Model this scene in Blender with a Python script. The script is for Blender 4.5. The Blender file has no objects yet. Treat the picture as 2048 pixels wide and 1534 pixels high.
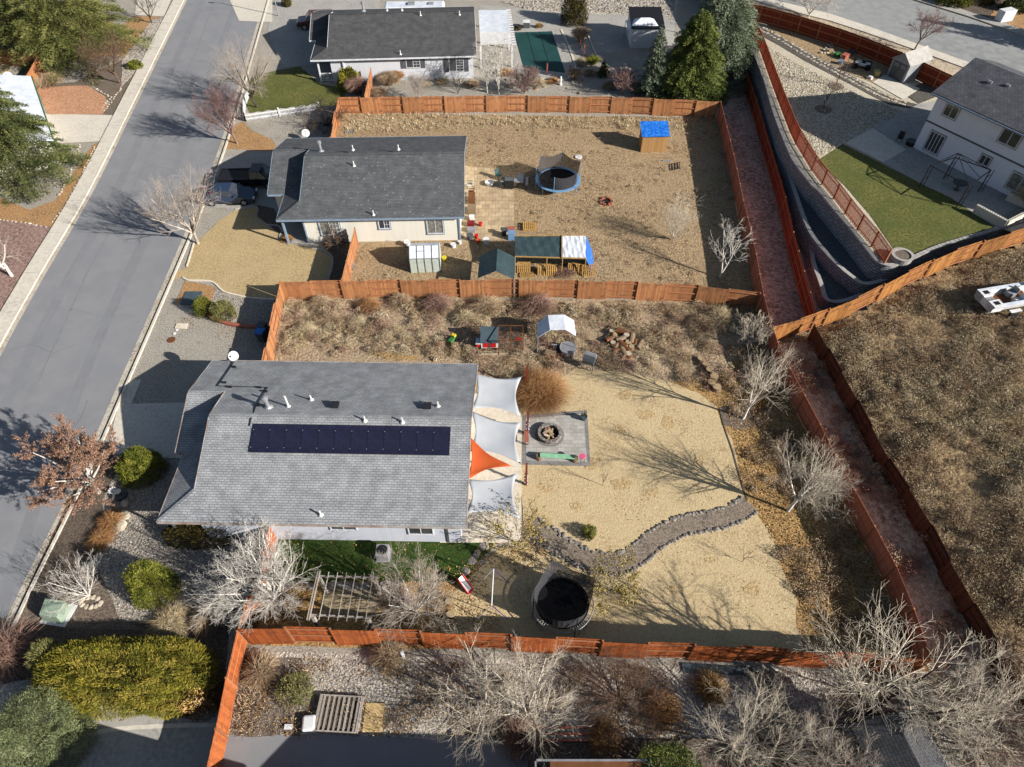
import bpy, bmesh, math, random
import numpy as np
from mathutils import Vector, Matrix, noise
from mathutils.geometry import tessellate_polygon
R = math.radians
random.seed(7); rng = np.random.default_rng(7)
sc = bpy.context.scene
col = sc.collection

# ------------------------------------------------------------ camera, sky, sun
FOC, CH = 1365.0, 37.0
PIT = R(50.0); sP, cP = math.sin(PIT), math.cos(PIT)
cam_d = bpy.data.cameras.new('camera'); cam = bpy.data.objects.new('camera', cam_d); col.objects.link(cam)
cam.location = (0, 0, CH); cam.rotation_euler = (R(90) - PIT, 0, 0)
cam_d.sensor_width = 36.0; cam_d.lens = FOC / 2048 * 36.0
cam_d.clip_start = 0.5; cam_d.clip_end = 2000
sc.camera = cam
SUN_EL, SUN_AZ = R(25.5), R(-25.5)          # azimuth measured from +X, counter-clockwise
w = bpy.data.worlds.new('World'); sc.world = w; w.use_nodes = True
nt = w.node_tree; nt.nodes.clear()
sky = nt.nodes.new('ShaderNodeTexSky'); sky.sky_type = 'NISHITA'; sky.sun_disc = False
sky.sun_elevation = SUN_EL; sky.sun_rotation = R(90) - SUN_AZ
bg = nt.nodes.new('ShaderNodeBackground'); bg.inputs['Strength'].default_value = 0.05
wo = nt.nodes.new('ShaderNodeOutputWorld')
nt.links.new(sky.outputs[0], bg.inputs[0]); nt.links.new(bg.outputs[0], wo.inputs[0])
sd = bpy.data.lights.new('sun', 'SUN'); sd.energy = 5.0; sd.angle = R(0.5); sd.color = (1.0, 0.955, 0.89)
sun = bpy.data.objects.new('sun', sd); col.objects.link(sun)
sdir = Vector((math.cos(SUN_EL) * math.cos(SUN_AZ), math.cos(SUN_EL) * math.sin(SUN_AZ), math.sin(SUN_EL)))
sun.rotation_euler = sdir.to_track_quat('Z', 'Y').to_euler()
sc.view_settings.view_transform = 'Standard'; sc.view_settings.look = 'None'
sc.view_settings.exposure = 0.92; sc.view_settings.gamma = 1.0
sc.render.engine = 'CYCLES'; sc.cycles.max_bounces = 5; sc.cycles.diffuse_bounces = 1; sc.cycles.transparent_max_bounces = 8

# ------------------------------------------------------------ geometry helpers
def G(px, py, z=0.0):
    """ground point seen at photo pixel (px, py), at height z"""
    u = (px - 1024) / FOC; v = (py - 767) / FOC
    t = (CH - z) / (sP + v * cP)
    return Vector((u * t, (cP - v * sP) * t, z))

def tag(o, label=None, cat=None, group=None, kind=None):
    if label: o['label'] = label
    if cat: o['category'] = cat
    if group: o['group'] = group
    if kind: o['kind'] = kind
    return o

def empty(name, loc=(0, 0, 0), rz=0.0, label=None, cat=None, group=None, s=1.0):
    o = bpy.data.objects.new(name, None); col.objects.link(o)
    o.location = loc; o.rotation_euler = (0, 0, rz); o.empty_display_size = 0.2
    if s != 1.0: o.scale = (s, s, s)
    return tag(o, label, cat, group)

def copy_tree(o, parent=None):
    c = o.copy(); col.objects.link(c); c.parent = parent
    for ch in list(o.children): copy_tree(ch, c)
    return c

def fast_mesh(name, V, F, mats, mi=None, smooth=False):
    """V (n,3) float array, F (m,k) int array of equal sized faces"""
    V = np.asarray(V, np.float32); F = np.asarray(F, np.int32)
    me = bpy.data.meshes.new(name)
    k = F.shape[1]
    me.vertices.add(len(V)); me.vertices.foreach_set('co', V.ravel())
    me.loops.add(F.size); me.loops.foreach_set('vertex_index', F.ravel())
    me.polygons.add(len(F))
    me.polygons.foreach_set('loop_start', np.arange(0, F.size, k, dtype=np.int32))
    if mi is not None: me.polygons.foreach_set('material_index', np.asarray(mi, np.int32))
    if smooth: me.polygons.foreach_set('use_smooth', np.ones(len(F), bool))
    me.update(calc_edges=True)
    for m in mats: me.materials.append(m)
    return me

def link(name, me, parent=None, loc=None):
    o = bpy.data.objects.new(name, me); col.objects.link(o)
    if parent: o.parent = parent
    if loc is not None: o.location = loc
    return o

class MB:
    """collects faces, builds one mesh object"""
    def __init__(self): self.v = []; self.f = []; self.m = []; self.cm = 0; self.X = None
    def add(self, vs, fs):
        b = len(self.v)
        if self.X is not None: vs = [self.X @ Vector(q) for q in vs]
        self.v += [tuple(q) for q in vs]; self.f += [tuple(b + i for i in f) for f in fs]; self.m += [self.cm] * len(fs)
        return self
    def box(self, x0, x1, y0, y1, z0, z1):
        vs = [(x, y, z) for z in (z0, z1) for x, y in ((x0, y0), (x1, y0), (x1, y1), (x0, y1))]
        return self.add(vs, [(3, 2, 1, 0), (4, 5, 6, 7), (0, 1, 5, 4), (1, 2, 6, 5), (2, 3, 7, 6), (3, 0, 4, 7)])
    def bar(self, a, b, wd, ht, up=(0, 0, 1)):
        a = Vector(a); b = Vector(b); d = (b - a).normalized(); up = Vector(up)
        if abs(d.dot(up)) > 0.98: up = Vector((0, 1, 0))
        s = d.cross(up).normalized() * wd / 2; u = s.cross(d).normalized() * ht / 2
        vs = [a - s - u, a + s - u, a + s + u, a - s + u, b - s - u, b + s - u, b + s + u, b - s + u]
        return self.add(vs, [(3, 2, 1, 0), (4, 5, 6, 7), (0, 1, 5, 4), (1, 2, 6, 5), (2, 3, 7, 6), (3, 0, 4, 7)])
    def tube(self, pts, rad, n=8, cap=True, closed=False):
        pts = [Vector(p) for p in pts]; m = len(pts)
        if not hasattr(rad, '__len__'): rad = [rad] * m
        vs = []; ref = None
        for i, p in enumerate(pts):
            if closed: d = (pts[(i + 1) % m] - pts[i - 1])
            else: d = pts[min(i + 1, m - 1)] - pts[max(i - 1, 0)]
            d.normalize()
            if ref is None: ref = d.orthogonal().normalized()
            s = (ref - d * ref.dot(d)).normalized(); ref = s; t = d.cross(s)
            for k in range(n):
                a = 2 * math.pi * k / n
                vs.append(p + (s * math.cos(a) + t * math.sin(a)) * rad[i])
        fs = []
        for i in range(m if closed else m - 1):
            j = (i + 1) % m
            for k in range(n):
                l = (k + 1) % n
                fs.append((i * n + k, i * n + l, j * n + l, j * n + k))
        if cap and not closed:
            fs.append(tuple(reversed(range(n)))); fs.append(tuple(range((m - 1) * n, m * n)))
        return self.add(vs, fs)
    def lathe(self, prof, n=16, c=(0, 0, 0), cap=True):
        vs = [(c[0] + r * math.cos(2 * math.pi * k / n), c[1] + r * math.sin(2 * math.pi * k / n), c[2] + z) for r, z in prof for k in range(n)]
        fs = [(i * n + k, i * n + (k + 1) % n, (i + 1) * n + (k + 1) % n, (i + 1) * n + k) for i in range(len(prof) - 1) for k in range(n)]
        if cap: fs += [tuple(reversed(range(n))), tuple(range((len(prof) - 1) * n, len(prof) * n))]
        return self.add(vs, fs)
    def prism(self, poly, z0, z1):
        n = len(poly); zz0 = z0 if hasattr(z0, '__len__') else [z0] * n; zz1 = z1 if hasattr(z1, '__len__') else [z1] * n
        vs = [(p[0], p[1], zz0[i]) for i, p in enumerate(poly)] + [(p[0], p[1], zz1[i]) for i, p in enumerate(poly)]
        tr = tessellate_polygon([[Vector((p[0], p[1], 0)) for p in poly]])
        ar = sum(poly[i][0] * poly[(i + 1) % n][1] - poly[(i + 1) % n][0] * poly[i][1] for i in range(n))
        fs = []
        for t in tr:
            a, b, c = (Vector((poly[k][0], poly[k][1], 0)) for k in t)
            if (b - a).cross(c - a).z < 0: t = (t[0], t[2], t[1])
            fs.append((t[2], t[1], t[0])); fs.append((t[0] + n, t[1] + n, t[2] + n))
        for i in range(n):
            j = (i + 1) % n
            fs.append((i, j, j + n, i + n) if ar > 0 else (j, i, i + n, j + n))
        return self.add(vs, fs)
    def profx(self, yz, x0, x1):
        """polygon in the y-z plane, extruded along x"""
        n = len(yz)
        vs = [(x0, y, z) for y, z in yz] + [(x1, y, z) for y, z in yz]
        fs = [tuple(reversed(range(n))), tuple(range(n, 2 * n))] + [(i, (i + 1) % n, (i + 1) % n + n, i + n) for i in range(n)]
        return self.add(vs, fs)
    def build(self, name, mats, parent=None, loc=None, smooth=False, solid=None, bev=None):
        if not isinstance(mats, (list, tuple)): mats = [mats]
        me = bpy.data.meshes.new(name); me.from_pydata(self.v, [], self.f)
        for m in mats: me.materials.append(m)
        if len(mats) > 1: me.polygons.foreach_set('material_index', self.m)
        if smooth: me.polygons.foreach_set('use_smooth', [True] * len(self.f))
        me.update()
        o = link(name, me, parent, loc)
        if solid:
            md = o.modifiers.new('t', 'SOLIDIFY'); md.thickness = solid; md.offset = -1
        if bev:
            md = o.modifiers.new('b', 'BEVEL'); md.width = bev; md.segments = 2; md.limit_method = 'ANGLE'
        return o

# ------------------------------------------------------------ materials
def srgb(*c):
    if len(c) == 1: c = c[0]
    return tuple((x / 255 / 12.92) if x / 255 <= 0.04045 else ((x / 255 + 0.055) / 1.055) ** 2.4 for x in c)

def mat(name, c0, c1=None, c2=None, s1=1.0, s2=12.0, rough=0.9, bump=0.0, bs=30.0, coord='Position', metal=0.0, spec=0.25, fine=0.0, fs=60.0, w1=(0.35, 0.65), w2=(0.4, 0.6), k2=0.5, trans=0.0):
    """base colour mixed by a broad noise (c0 > c1) and a finer one (> c2); optional fine speckle and bump"""
    m = bpy.data.materials.new(name); m.use_nodes = True
    t = m.node_tree; b = t.nodes['Principled BSDF']; L = t.links.new
    b.inputs['Roughness'].default_value = rough; b.inputs['Metallic'].default_value = metal
    b.inputs['Specular IOR Level'].default_value = spec
    if trans: b.inputs['Transmission Weight'].default_value = trans
    if coord == 'Position': src = t.nodes.new('ShaderNodeNewGeometry').outputs['Position']
    else: src = t.nodes.new('ShaderNodeTexCoord').outputs['Object']
    def nz(s, det=4.0, ro=0.6):
        n = t.nodes.new('ShaderNodeTexNoise'); n.inputs['Scale'].default_value = s; n.inputs['Detail'].default_value = det
        n.inputs['Roughness'].default_value = ro; L(src, n.inputs['Vector']); return n.outputs['Fac']
    def rmp(f, a, b_):
        r = t.nodes.new('ShaderNodeMapRange'); r.inputs[1].default_value = a; r.inputs[2].default_value = b_; L(f, r.inputs[0]); return r.outputs[0]
    def mix(f, a, b_, k=None, mode='MIX'):
        x = t.nodes.new('ShaderNodeMix'); x.data_type = 'RGBA'; x.blend_type = mode
        if isinstance(f, float): x.inputs[0].default_value = f
        else: L(f, x.inputs[0])
        for sk, v in ((x.inputs[6], a), (x.inputs[7], b_)):
            if isinstance(v, tuple): sk.default_value = v + (1,)
            else: L(v, sk)
        return x.outputs[2]
    cur = tuple(c0)
    if c1: cur = mix(rmp(nz(s1), *w1), cur, tuple(c1))
    if c2: cur = mix(rmp(nz(s2), *w2), cur, tuple(c2))
    if fine:
        n = nz(fs, 2.0, 0.7); g = rmp(n, 0.3, 0.7)
        lo = t.nodes.new('ShaderNodeMapRange'); lo.inputs[3].default_value = 1 - fine; lo.inputs[4].default_value = 1 + fine; L(g, lo.inputs[0])
        x = t.nodes.new('ShaderNodeVectorMath'); x.operation = 'SCALE'
        if isinstance(cur, tuple): x.inputs[0].default_value = cur
        else: L(cur, x.inputs[0])
        L(lo.outputs[0], x.inputs['Scale']); cur = x.outputs[0]
    if isinstance(cur, tuple): b.inputs['Base Color'].default_value = cur + (1,)
    else: L(cur, b.inputs['Base Color'])
    if bump:
        bp = t.nodes.new('ShaderNodeBump'); bp.inputs['Strength'].default_value = 1.0; bp.inputs['Distance'].default_value = bump
        L(nz(bs, 3.0, 0.6), bp.inputs['Height']); L(bp.outputs[0], b.inputs['Normal'])
    return m

def cellmat(name, cols, size, gap=0.05, mortar=(0.2, 0.2, 0.2), rough=0.9, coord='Object', offs=0.5, bump=0.01, rot=None, vary=0.5):
    """bricks, tiles, shingles: a Brick Texture, cols = two colours"""
    m = bpy.data.materials.new(name); m.use_nodes = True
    t = m.node_tree; b = t.nodes['Principled BSDF']; L = t.links.new
    b.inputs['Roughness'].default_value = rough; b.inputs['Specular IOR Level'].default_value = 0.2
    src = t.nodes.new('ShaderNodeNewGeometry').outputs['Position'] if coord == 'Position' else t.nodes.new('ShaderNodeTexCoord').outputs['Object']
    if rot:
        mp = t.nodes.new('ShaderNodeMapping'); mp.inputs['Rotation'].default_value = rot; L(src, mp.inputs[0]); src = mp.outputs[0]
    br = t.nodes.new('ShaderNodeTexBrick'); L(src, br.inputs['Vector'])
    br.inputs['Color1'].default_value = tuple(cols[0]) + (1,); br.inputs['Color2'].default_value = tuple(cols[1]) + (1,); br.inputs['Mortar'].default_value = tuple(mortar) + (1,)
    br.inputs['Scale'].default_value = 1.0; br.inputs['Mortar Size'].default_value = gap; br.inputs['Brick Width'].default_value = size[0]; br.inputs['Row Height'].default_value = size[1]
    br.offset = offs; br.inputs['Bias'].default_value = 0.0
    n = t.nodes.new('ShaderNodeTexNoise'); n.inputs['Scale'].default_value = 1.3; n.inputs['Detail'].default_value = 6; L(src, n.inputs['Vector'])
    r = t.nodes.new('ShaderNodeMapRange'); r.inputs[1].default_value = 0.3; r.inputs[2].default_value = 0.7; r.inputs[3].default_value = 1 - vary * 0.4; r.inputs[4].default_value = 1 + vary * 0.4; L(n.outputs['Fac'], r.inputs[0])
    n2 = t.nodes.new('ShaderNodeTexNoise'); n2.inputs['Scale'].default_value = 45; n2.inputs['Detail'].default_value = 3; L(src, n2.inputs['Vector'])
    r2 = t.nodes.new('ShaderNodeMapRange'); r2.inputs[1].default_value = 0.3; r2.inputs[2].default_value = 0.7; r2.inputs[3].default_value = 0.85; r2.inputs[4].default_value = 1.15; L(n2.outputs['Fac'], r2.inputs[0])
    mm = t.nodes.new('ShaderNodeMath'); mm.operation = 'MULTIPLY'; L(r.outputs[0], mm.inputs[0]); L(r2.outputs[0], mm.inputs[1])
    x = t.nodes.new('ShaderNodeVectorMath'); x.operation = 'SCALE'; L(br.outputs['Color'], x.inputs[0]); L(mm.outputs[0], x.inputs['Scale'])
    L(x.outputs[0], b.inputs['Base Color'])
    if bump:
        bp = t.nodes.new('ShaderNodeBump'); bp.inputs['Distance'].default_value = bump; bp.invert = True
        L(br.outputs['Fac'], bp.inputs['Height']); L(bp.outputs[0], b.inputs['Normal'])
    return m

def boardmat(name, ca, cb, pitch=0.14, axis=0, rough=0.85, groove=0.0, knots=True, wear=None):
    """timber boards: a random tint for every board plus grain along it (object space)"""
    m = bpy.data.materials.new(name); m.use_nodes = True
    t = m.node_tree; b = t.nodes['Principled BSDF']; L = t.links.new
    b.inputs['Roughness'].default_value = rough; b.inputs['Specular IOR Level'].default_value = 0.2
    src = t.nodes.new('ShaderNodeTexCoord').outputs['Object']
    sp = t.nodes.new('ShaderNodeSeparateXYZ'); L(src, sp.inputs[0])
    d = t.nodes.new('ShaderNodeMath'); d.operation = 'DIVIDE'; d.inputs[1].default_value = pitch; L(sp.outputs[axis], d.inputs[0])
    fl = t.nodes.new('ShaderNodeMath'); fl.operation = 'FLOOR'; L(d.outputs[0], fl.inputs[0])
    oi = t.nodes.new('ShaderNodeObjectInfo'); ad = t.nodes.new('ShaderNodeMath'); ad.operation = 'MULTIPLY_ADD'; ad.inputs[1].default_value = 91.0
    L(oi.outputs['Random'], ad.inputs[0]); L(fl.outputs[0], ad.inputs[2])
    wn = t.nodes.new('ShaderNodeTexWhiteNoise'); wn.noise_dimensions = '1D'; L(ad.outputs[0], wn.inputs['W'])
    mp = t.nodes.new('ShaderNodeMapping'); mp.inputs['Scale'].default_value = (9, 9, 1.2) if axis == 0 else (1.2, 9, 9); L(src, mp.inputs[0])
    n = t.nodes.new('ShaderNodeTexNoise'); n.inputs['Scale'].default_value = 2.0; n.inputs['Detail'].default_value = 5; L(mp.outputs[0], n.inputs['Vector'])
    a2 = t.nodes.new('ShaderNodeMath'); a2.operation = 'MULTIPLY_ADD'; a2.inputs[1].default_value = 0.55; L(wn.outputs['Value'], a2.inputs[0])
    h = t.nodes.new('ShaderNodeMapRange'); h.inputs[1].default_value = 0.3; h.inputs[2].default_value = 0.7; h.inputs[4].default_value = 0.45; L(n.outputs['Fac'], h.inputs[0]); L(h.outputs[0], a2.inputs[2])
    x = t.nodes.new('ShaderNodeMix'); x.data_type = 'RGBA'; x.inputs[6].default_value = tuple(ca) + (1,); x.inputs[7].default_value = tuple(cb) + (1,)
    L(a2.outputs[0], x.inputs[0]); cur = x.outputs[2]
    if wear:
        n3 = t.nodes.new('ShaderNodeTexNoise'); n3.inputs['Scale'].default_value = 1.6; n3.inputs['Detail'].default_value = 5; L(src, n3.inputs['Vector'])
        r3 = t.nodes.new('ShaderNodeMapRange'); r3.inputs[1].default_value = 0.56; r3.inputs[2].default_value = 0.68; r3.inputs[4].default_value = 0.8; L(n3.outputs['Fac'], r3.inputs[0])
        y = t.nodes.new('ShaderNodeMix'); y.data_type = 'RGBA'; L(r3.outputs[0], y.inputs[0]); L(cur, y.inputs[6]); y.inputs[7].default_value = tuple(wear) + (1,); cur = y.outputs[2]
    pr = t.nodes.new('ShaderNodeMapRange'); pr.inputs[3].default_value = 0.8; pr.inputs[4].default_value = 1.12; L(oi.outputs['Random'], pr.inputs[0])
    sc_ = t.nodes.new('ShaderNodeVectorMath'); sc_.operation = 'SCALE'; L(cur, sc_.inputs[0]); L(pr.outputs[0], sc_.inputs['Scale']); cur = sc_.outputs[0]
    L(cur, b.inputs['Base Color'])
    return m

def plain(name, c, rough=0.6, metal=0.0, spec=0.3, fine=0.08, fs=3.0, emit=None):
    return mat(name, c, tuple(x * 0.8 for x in c), s1=2.5, rough=rough, metal=metal, spec=spec, fine=fine, fs=fs, coord='Object')
# ------------------------------------------------------------ ground, roads, beds
KX = 1.3
def ph(r, g, b, k=1.0): return tuple(min(0.9, x / KX * k) for x in srgb(r, g, b))

M = {}
M['gravel_front'] = mat('gravel_front', ph(158, 150, 138), ph(128, 120, 108), ph(185, 178, 165), s1=0.5, s2=9, fine=0.38, fs=30, bump=0.04, bs=18)
M['soil'] = mat('soil', ph(166, 142, 110), ph(130, 108, 82), ph(180, 154, 118), s1=0.35, s2=3.5, fine=0.3, fs=14, bump=0.08, bs=6)
M['wild'] = mat('wild', ph(166, 144, 116), ph(130, 108, 86), ph(186, 164, 134), s1=0.5, s2=4.0, fine=0.35, fs=12, bump=0.1, bs=6)
M['field'] = mat('field', ph(138, 114, 84), ph(92, 74, 58), ph(176, 150, 112), s1=0.3, s2=2.5, fine=0.35, fs=11, bump=0.12, bs=5)
M['sand_lawn'] = mat('sand_lawn', ph(198, 175, 133), ph(172, 146, 106), ph(208, 186, 146), s1=0.5, s2=7.0, fine=0.2, fs=16, bump=0.025, bs=9, w1=(.5, .72))
M['dead_lawn'] = mat('dead_lawn', ph(186, 163, 120), ph(166, 142, 100), ph(196, 173, 130), s1=0.5, s2=6.0, fine=0.2, fs=14, bump=0.03, bs=14)
M['straw'] = mat('straw', ph(180, 138, 84), ph(150, 104, 62), ph(196, 160, 108), s1=0.7, s2=5, fine=0.3, fs=16, bump=0.05, bs=12)
M['grass'] = mat('grass', ph(96, 100, 48), ph(128, 120, 66), ph(78, 88, 38), s1=0.45, s2=5, fine=0.3, fs=22, bump=0.04, bs=22)
M['grass_green'] = mat('grass_green', ph(52, 78, 24), ph(70, 90, 30), ph(40, 62, 18), s1=0.8, s2=6, fine=0.35, fs=22, bump=0.04, bs=22)
M['asphalt'] = mat('asphalt', ph(140, 141, 144), ph(134, 135, 138), ph(144, 144, 146), s1=0.06, s2=0.5, fine=0.08, fs=40, bump=0.003, bs=60, rough=0.85)
M['asphalt_far'] = mat('asphalt_far', ph(150, 152, 150), ph(138, 139, 138), ph(158, 158, 156), s1=0.1, s2=1.0, fine=0.08, fs=20, rough=0.85)
M['tar'] = mat('tar', ph(104, 104, 106), ph(120, 120, 121), s1=1.5)
M['concrete'] = mat('concrete', ph(216, 206, 190), ph(198, 189, 174), ph(222, 214, 200), s1=0.6, s2=4, fine=0.1, fs=30)
M['concrete_grey'] = mat('concrete_grey', ph(172, 168, 160), ph(150, 147, 141), ph(180, 176, 168), s1=0.5, s2=4, fine=0.12, fs=26)
M['concrete_pale'] = mat('concrete_pale', ph(226, 212, 190), ph(208, 194, 172), ph(232, 220, 200), s1=0.6, s2=4, fine=0.08, fs=30)
M['kerb'] = mat('kerb', ph(204, 194, 178), ph(158, 146, 128), ph(204, 196, 182), s1=1.1, s2=6, fine=0.15, fs=20)
M['mulch'] = mat('mulch', ph(112, 100, 88), ph(86, 74, 64), ph(134, 120, 106), s1=0.5, s2=9, fine=0.4, fs=26, bump=0.04, bs=20)
M['mulch_dark'] = mat('mulch_dark', ph(96, 84, 74), ph(72, 60, 52), ph(118, 104, 90), s1=0.6, s2=8, fine=0.35, fs=22, bump=0.04, bs=20)
M['mulch_orange'] = mat('mulch_orange', ph(172, 128, 84), ph(132, 98, 68), ph(190, 152, 106), s1=0.5, s2=6, fine=0.3, fs=16, bump=0.04, bs=16)
M['river'] = mat('river', ph(150, 140, 126), ph(116, 106, 94), ph(184, 176, 164), s1=0.8, s2=7, fine=0.5, fs=9, bump=0.12, bs=7)
M['river_pale'] = mat('river_pale', ph(182, 172, 158), ph(148, 136, 120), ph(206, 198, 186), s1=0.7, s2=7, fine=0.42, fs=9, bump=0.12, bs=7)
M['rose_gravel'] = mat('rose_gravel', ph(148, 118, 108), ph(108, 82, 76), ph(170, 142, 130), s1=0.5, s2=4, fine=0.3, fs=14, bump=0.05, bs=10)
M['path'] = mat('path', ph(128, 114, 100), ph(100, 88, 78), ph(156, 142, 126), s1=0.8, s2=9, fine=0.4, fs=22, bump=0.04, bs=18)
M['channel_soil'] = mat('channel_soil', ph(176, 150, 134), ph(128, 104, 92), ph(200, 178, 162), s1=0.5, s2=3, fine=0.3, fs=12, bump=0.05, bs=9)
M['ditch_soil'] = mat('ditch_soil', ph(186, 168, 142), ph(136, 116, 96), ph(204, 188, 162), s1=0.5, s2=3, fine=0.3, fs=12, bump=0.08, bs=7)
M['red_soil'] = mat('red_soil', ph(192, 142, 108), ph(160, 112, 82), ph(206, 160, 126), s1=0.7, s2=5, fine=0.25, fs=14, bump=0.03, bs=14)
M['leaf_bed'] = mat('leaf_bed', ph(166, 132, 84), ph(122, 92, 60), ph(190, 154, 100), s1=0.6, s2=6, fine=0.4, fs=11, bump=0.08, bs=8)
M['white_rock'] = mat('white_rock', ph(196, 184, 160), ph(176, 162, 138), ph(212, 202, 182), s1=0.5, s2=5, fine=0.28, fs=10, bump=0.05, bs=9)
M['black_gravel'] = mat('black_gravel', ph(88, 84, 78), ph(68, 65, 60), ph(110, 104, 96), s1=0.9, s2=7, fine=0.35, fs=20, bump=0.03, bs=16)
M['terrace_gravel'] = mat('terrace_gravel', ph(72, 76, 80), ph(52, 56, 60), ph(92, 96, 98), s1=0.8, s2=7, fine=0.35, fs=18, bump=0.03, bs=16)
M['pavers'] = cellmat('pavers', (ph(188, 184, 176), ph(168, 164, 157)), (0.46, 0.3), gap=0.006, mortar=ph(120, 116, 110), coord='Position', vary=0.3)
M['pavers_dark'] = cellmat('pavers_dark', (ph(146, 142, 139), ph(132, 129, 126)), (0.3, 0.15), gap=0.006, mortar=ph(90, 88, 86), coord='Position', vary=0.3)
M['pavers_tan'] = cellmat('pavers_tan', (ph(200, 178, 144), ph(176, 154, 124)), (0.6, 0.6), gap=0.02, mortar=ph(150, 130, 100), coord='Position', offs=0.5, vary=0.5)
M['flagstone'] = cellmat('flagstone', (ph(168, 152, 122), ph(150, 134, 106)), (0.3, 0.3), gap=0.015, mortar=ph(110, 96, 74), coord='Position', offs=0.0, vary=0.4)

def ragged(pts, amp, step=0.5, seed=0):
    """subdivide a closed outline and give it an irregular natural edge"""
    out = []; n = len(pts)
    for i in range(n):
        a, b = pts[i], pts[(i + 1) % n]; d = math.hypot(b[0] - a[0], b[1] - a[1]); k = max(1, int(d / step))
        for j in range(k):
            t = j / k; x = a[0] + (b[0] - a[0]) * t; y = a[1] + (b[1] - a[1]) * t
            q = noise.noise(Vector((x * 0.9, y * 0.9, seed))) * 0.7 + noise.noise(Vector((x * 3, y * 3, seed + 5))) * 0.5
            r = noise.noise(Vector((x * 0.9, y * 0.9, seed + 9))) * 0.7 + noise.noise(Vector((x * 3, y * 3, seed + 15))) * 0.5
            out.append((x + q * amp, y + r * amp))
    return out

def smooth_pts(pts, k=6, closed=True):
    """Catmull-Rom through the points"""
    n = len(pts); out = []
    for i in range(n if closed else n - 1):
        P = [pts[(i + d) % n] if closed else pts[min(max(i + d, 0), n - 1)] for d in (-1, 0, 1, 2)]
        for j in range(k):
            t = j / k
            out.append(tuple(0.5 * (2 * P[1][c] + (P[2][c] - P[0][c]) * t + (2 * P[0][c] - 5 * P[1][c] + 4 * P[2][c] - P[3][c]) * t * t + (3 * P[1][c] - P[0][c] - 3 * P[2][c] + P[3][c]) * t ** 3) for c in range(len(P[1]))))
    if not closed: out.append(tuple(pts[-1]))
    return out

REG = {}; NSH = [0]
def sheet(name, px, m, lev, z=0.0, amp=0.0, smooth=False, kind='structure', th=0.0, label=None):
    """flat patch of ground whose outline is given in photo pixels, lying at height z (+4 mm a level)"""
    pts = [G(x, y, z)[:2] for x, y in px]
    if smooth: pts = smooth_pts(pts)
    if amp: pts = ragged(pts, amp, seed=lev * 3.1 + len(px))
    REG[name + str(lev)] = pts
    b = MB(); NSH[0] += 1; zz = z + lev * 0.008 + NSH[0] * 0.0001
    if th: b.prism(pts, zz - 0.03, zz + th)
    else:
        tr = tessellate_polygon([[Vector((p[0], p[1], 0)) for p in pts]])
        fs = []
        for t in tr:
            a, q, c = (Vector((pts[k][0], pts[k][1], 0)) for k in t)
            fs.append(t if (q - a).cross(c - a).z > 0 else (t[0], t[2], t[1]))
        b.add([(p[0], p[1], zz) for p in pts], fs)
    return tag(b.build(name, m), label, None, None, kind)

def offset(poly, d):
    out = []; n = len(poly)
    for i in range(n):
        a = Vector(poly[max(i - 1, 0)][:2]); b = Vector(poly[min(i + 1, n - 1)][:2]); t = (b - a).normalized()
        out.append((poly[i][0] - t.y * d, poly[i][1] + t.x * d))
    return out

def strip(name, line, d0, d1, z0, z1, m, kind='structure', joints=0):
    """band along a world polyline between offsets d0 and d1 (left positive)"""
    A = offset(line, d0); B = offset(line, d1); b = MB(); n = len(line)
    if d0 > d1: A, B = B, A
    vs = [(p[0], p[1], z) for z in (z0, z1) for q in (A, B) for p in q]
    fs = []
    for i in range(n - 1):
        a0, a1, b0, b1 = i, i + 1, n + i, n + i + 1; o = 2 * n
        fs += [(a0 + o, a1 + o, b1 + o, b0 + o), (a0, a1, a1 + o, a0 + o), (b1, b0, b0 + o, b1 + o)]
    b.add(vs, fs); return tag(b.build(name, m), kind=kind)

# base soil, one sheet to the horizon
b = MB(); b.add([(-400, -120, 0), (400, -120, 0), (400, 700, 0), (-400, 700, 0)], [(0, 1, 2, 3)])
tag(b.build('ground', M['gravel_front']), kind='structure')

# street on the left
Lpx = [(-330, 1420), (-140, 990), (0, 713), (92, 546), (188, 380), (283, 187), (374, 0), (420, -95), (470, -205)]
Rpx = [(-150, 1530), (-62, 1370), (0, 1262), (52, 1155), (155, 950), (229, 785), (364, 479), (440, 290), (514, 46), (552, -85), (588, -205)]
LW = [tuple(p) for p in smooth_pts([tuple(G(*q)[:2]) for q in Lpx], 4, False)]
RW = [tuple(p) for p in smooth_pts([tuple(G(*q)[:2]) for q in Rpx], 4, False)]
def surf(name, poly, m, z):
    b = MB(); tr = tessellate_polygon([[Vector((p[0], p[1], 0)) for p in poly]]); fs = []
    for t in tr:
        a, q, c = (Vector((poly[k][0], poly[k][1], 0)) for k in t)
        fs.append(t if (q - a).cross(c - a).z > 0 else (t[0], t[2], t[1]))
    b.add([(p[0], p[1], z) for p in poly], fs); return tag(b.build(name, m), kind='structure')
surf('road', LW + RW[::-1], M['asphalt'], 0.005)
strip('gutter', LW, 0.0, 0.35, -0.03, 0.012, M['kerb']); strip('kerb', LW, 0.35, 0.5, -0.03, 0.12, M['concrete'])
strip('sidewalk', LW, 0.505, 1.75, -0.03, 0.115, M['concrete'])
strip('gutter', RW, 0.0, -0.4, -0.03, 0.012, M['kerb']); strip('gutter_dark_strip', RW, -0.4, -0.56, -0.02, 0.018, M['mulch_dark']); strip('kerb', RW, -0.56, -0.72, -0.03, 0.12, M['concrete'])  # includes a thin dark strip between gutter pan and kerb
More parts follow.
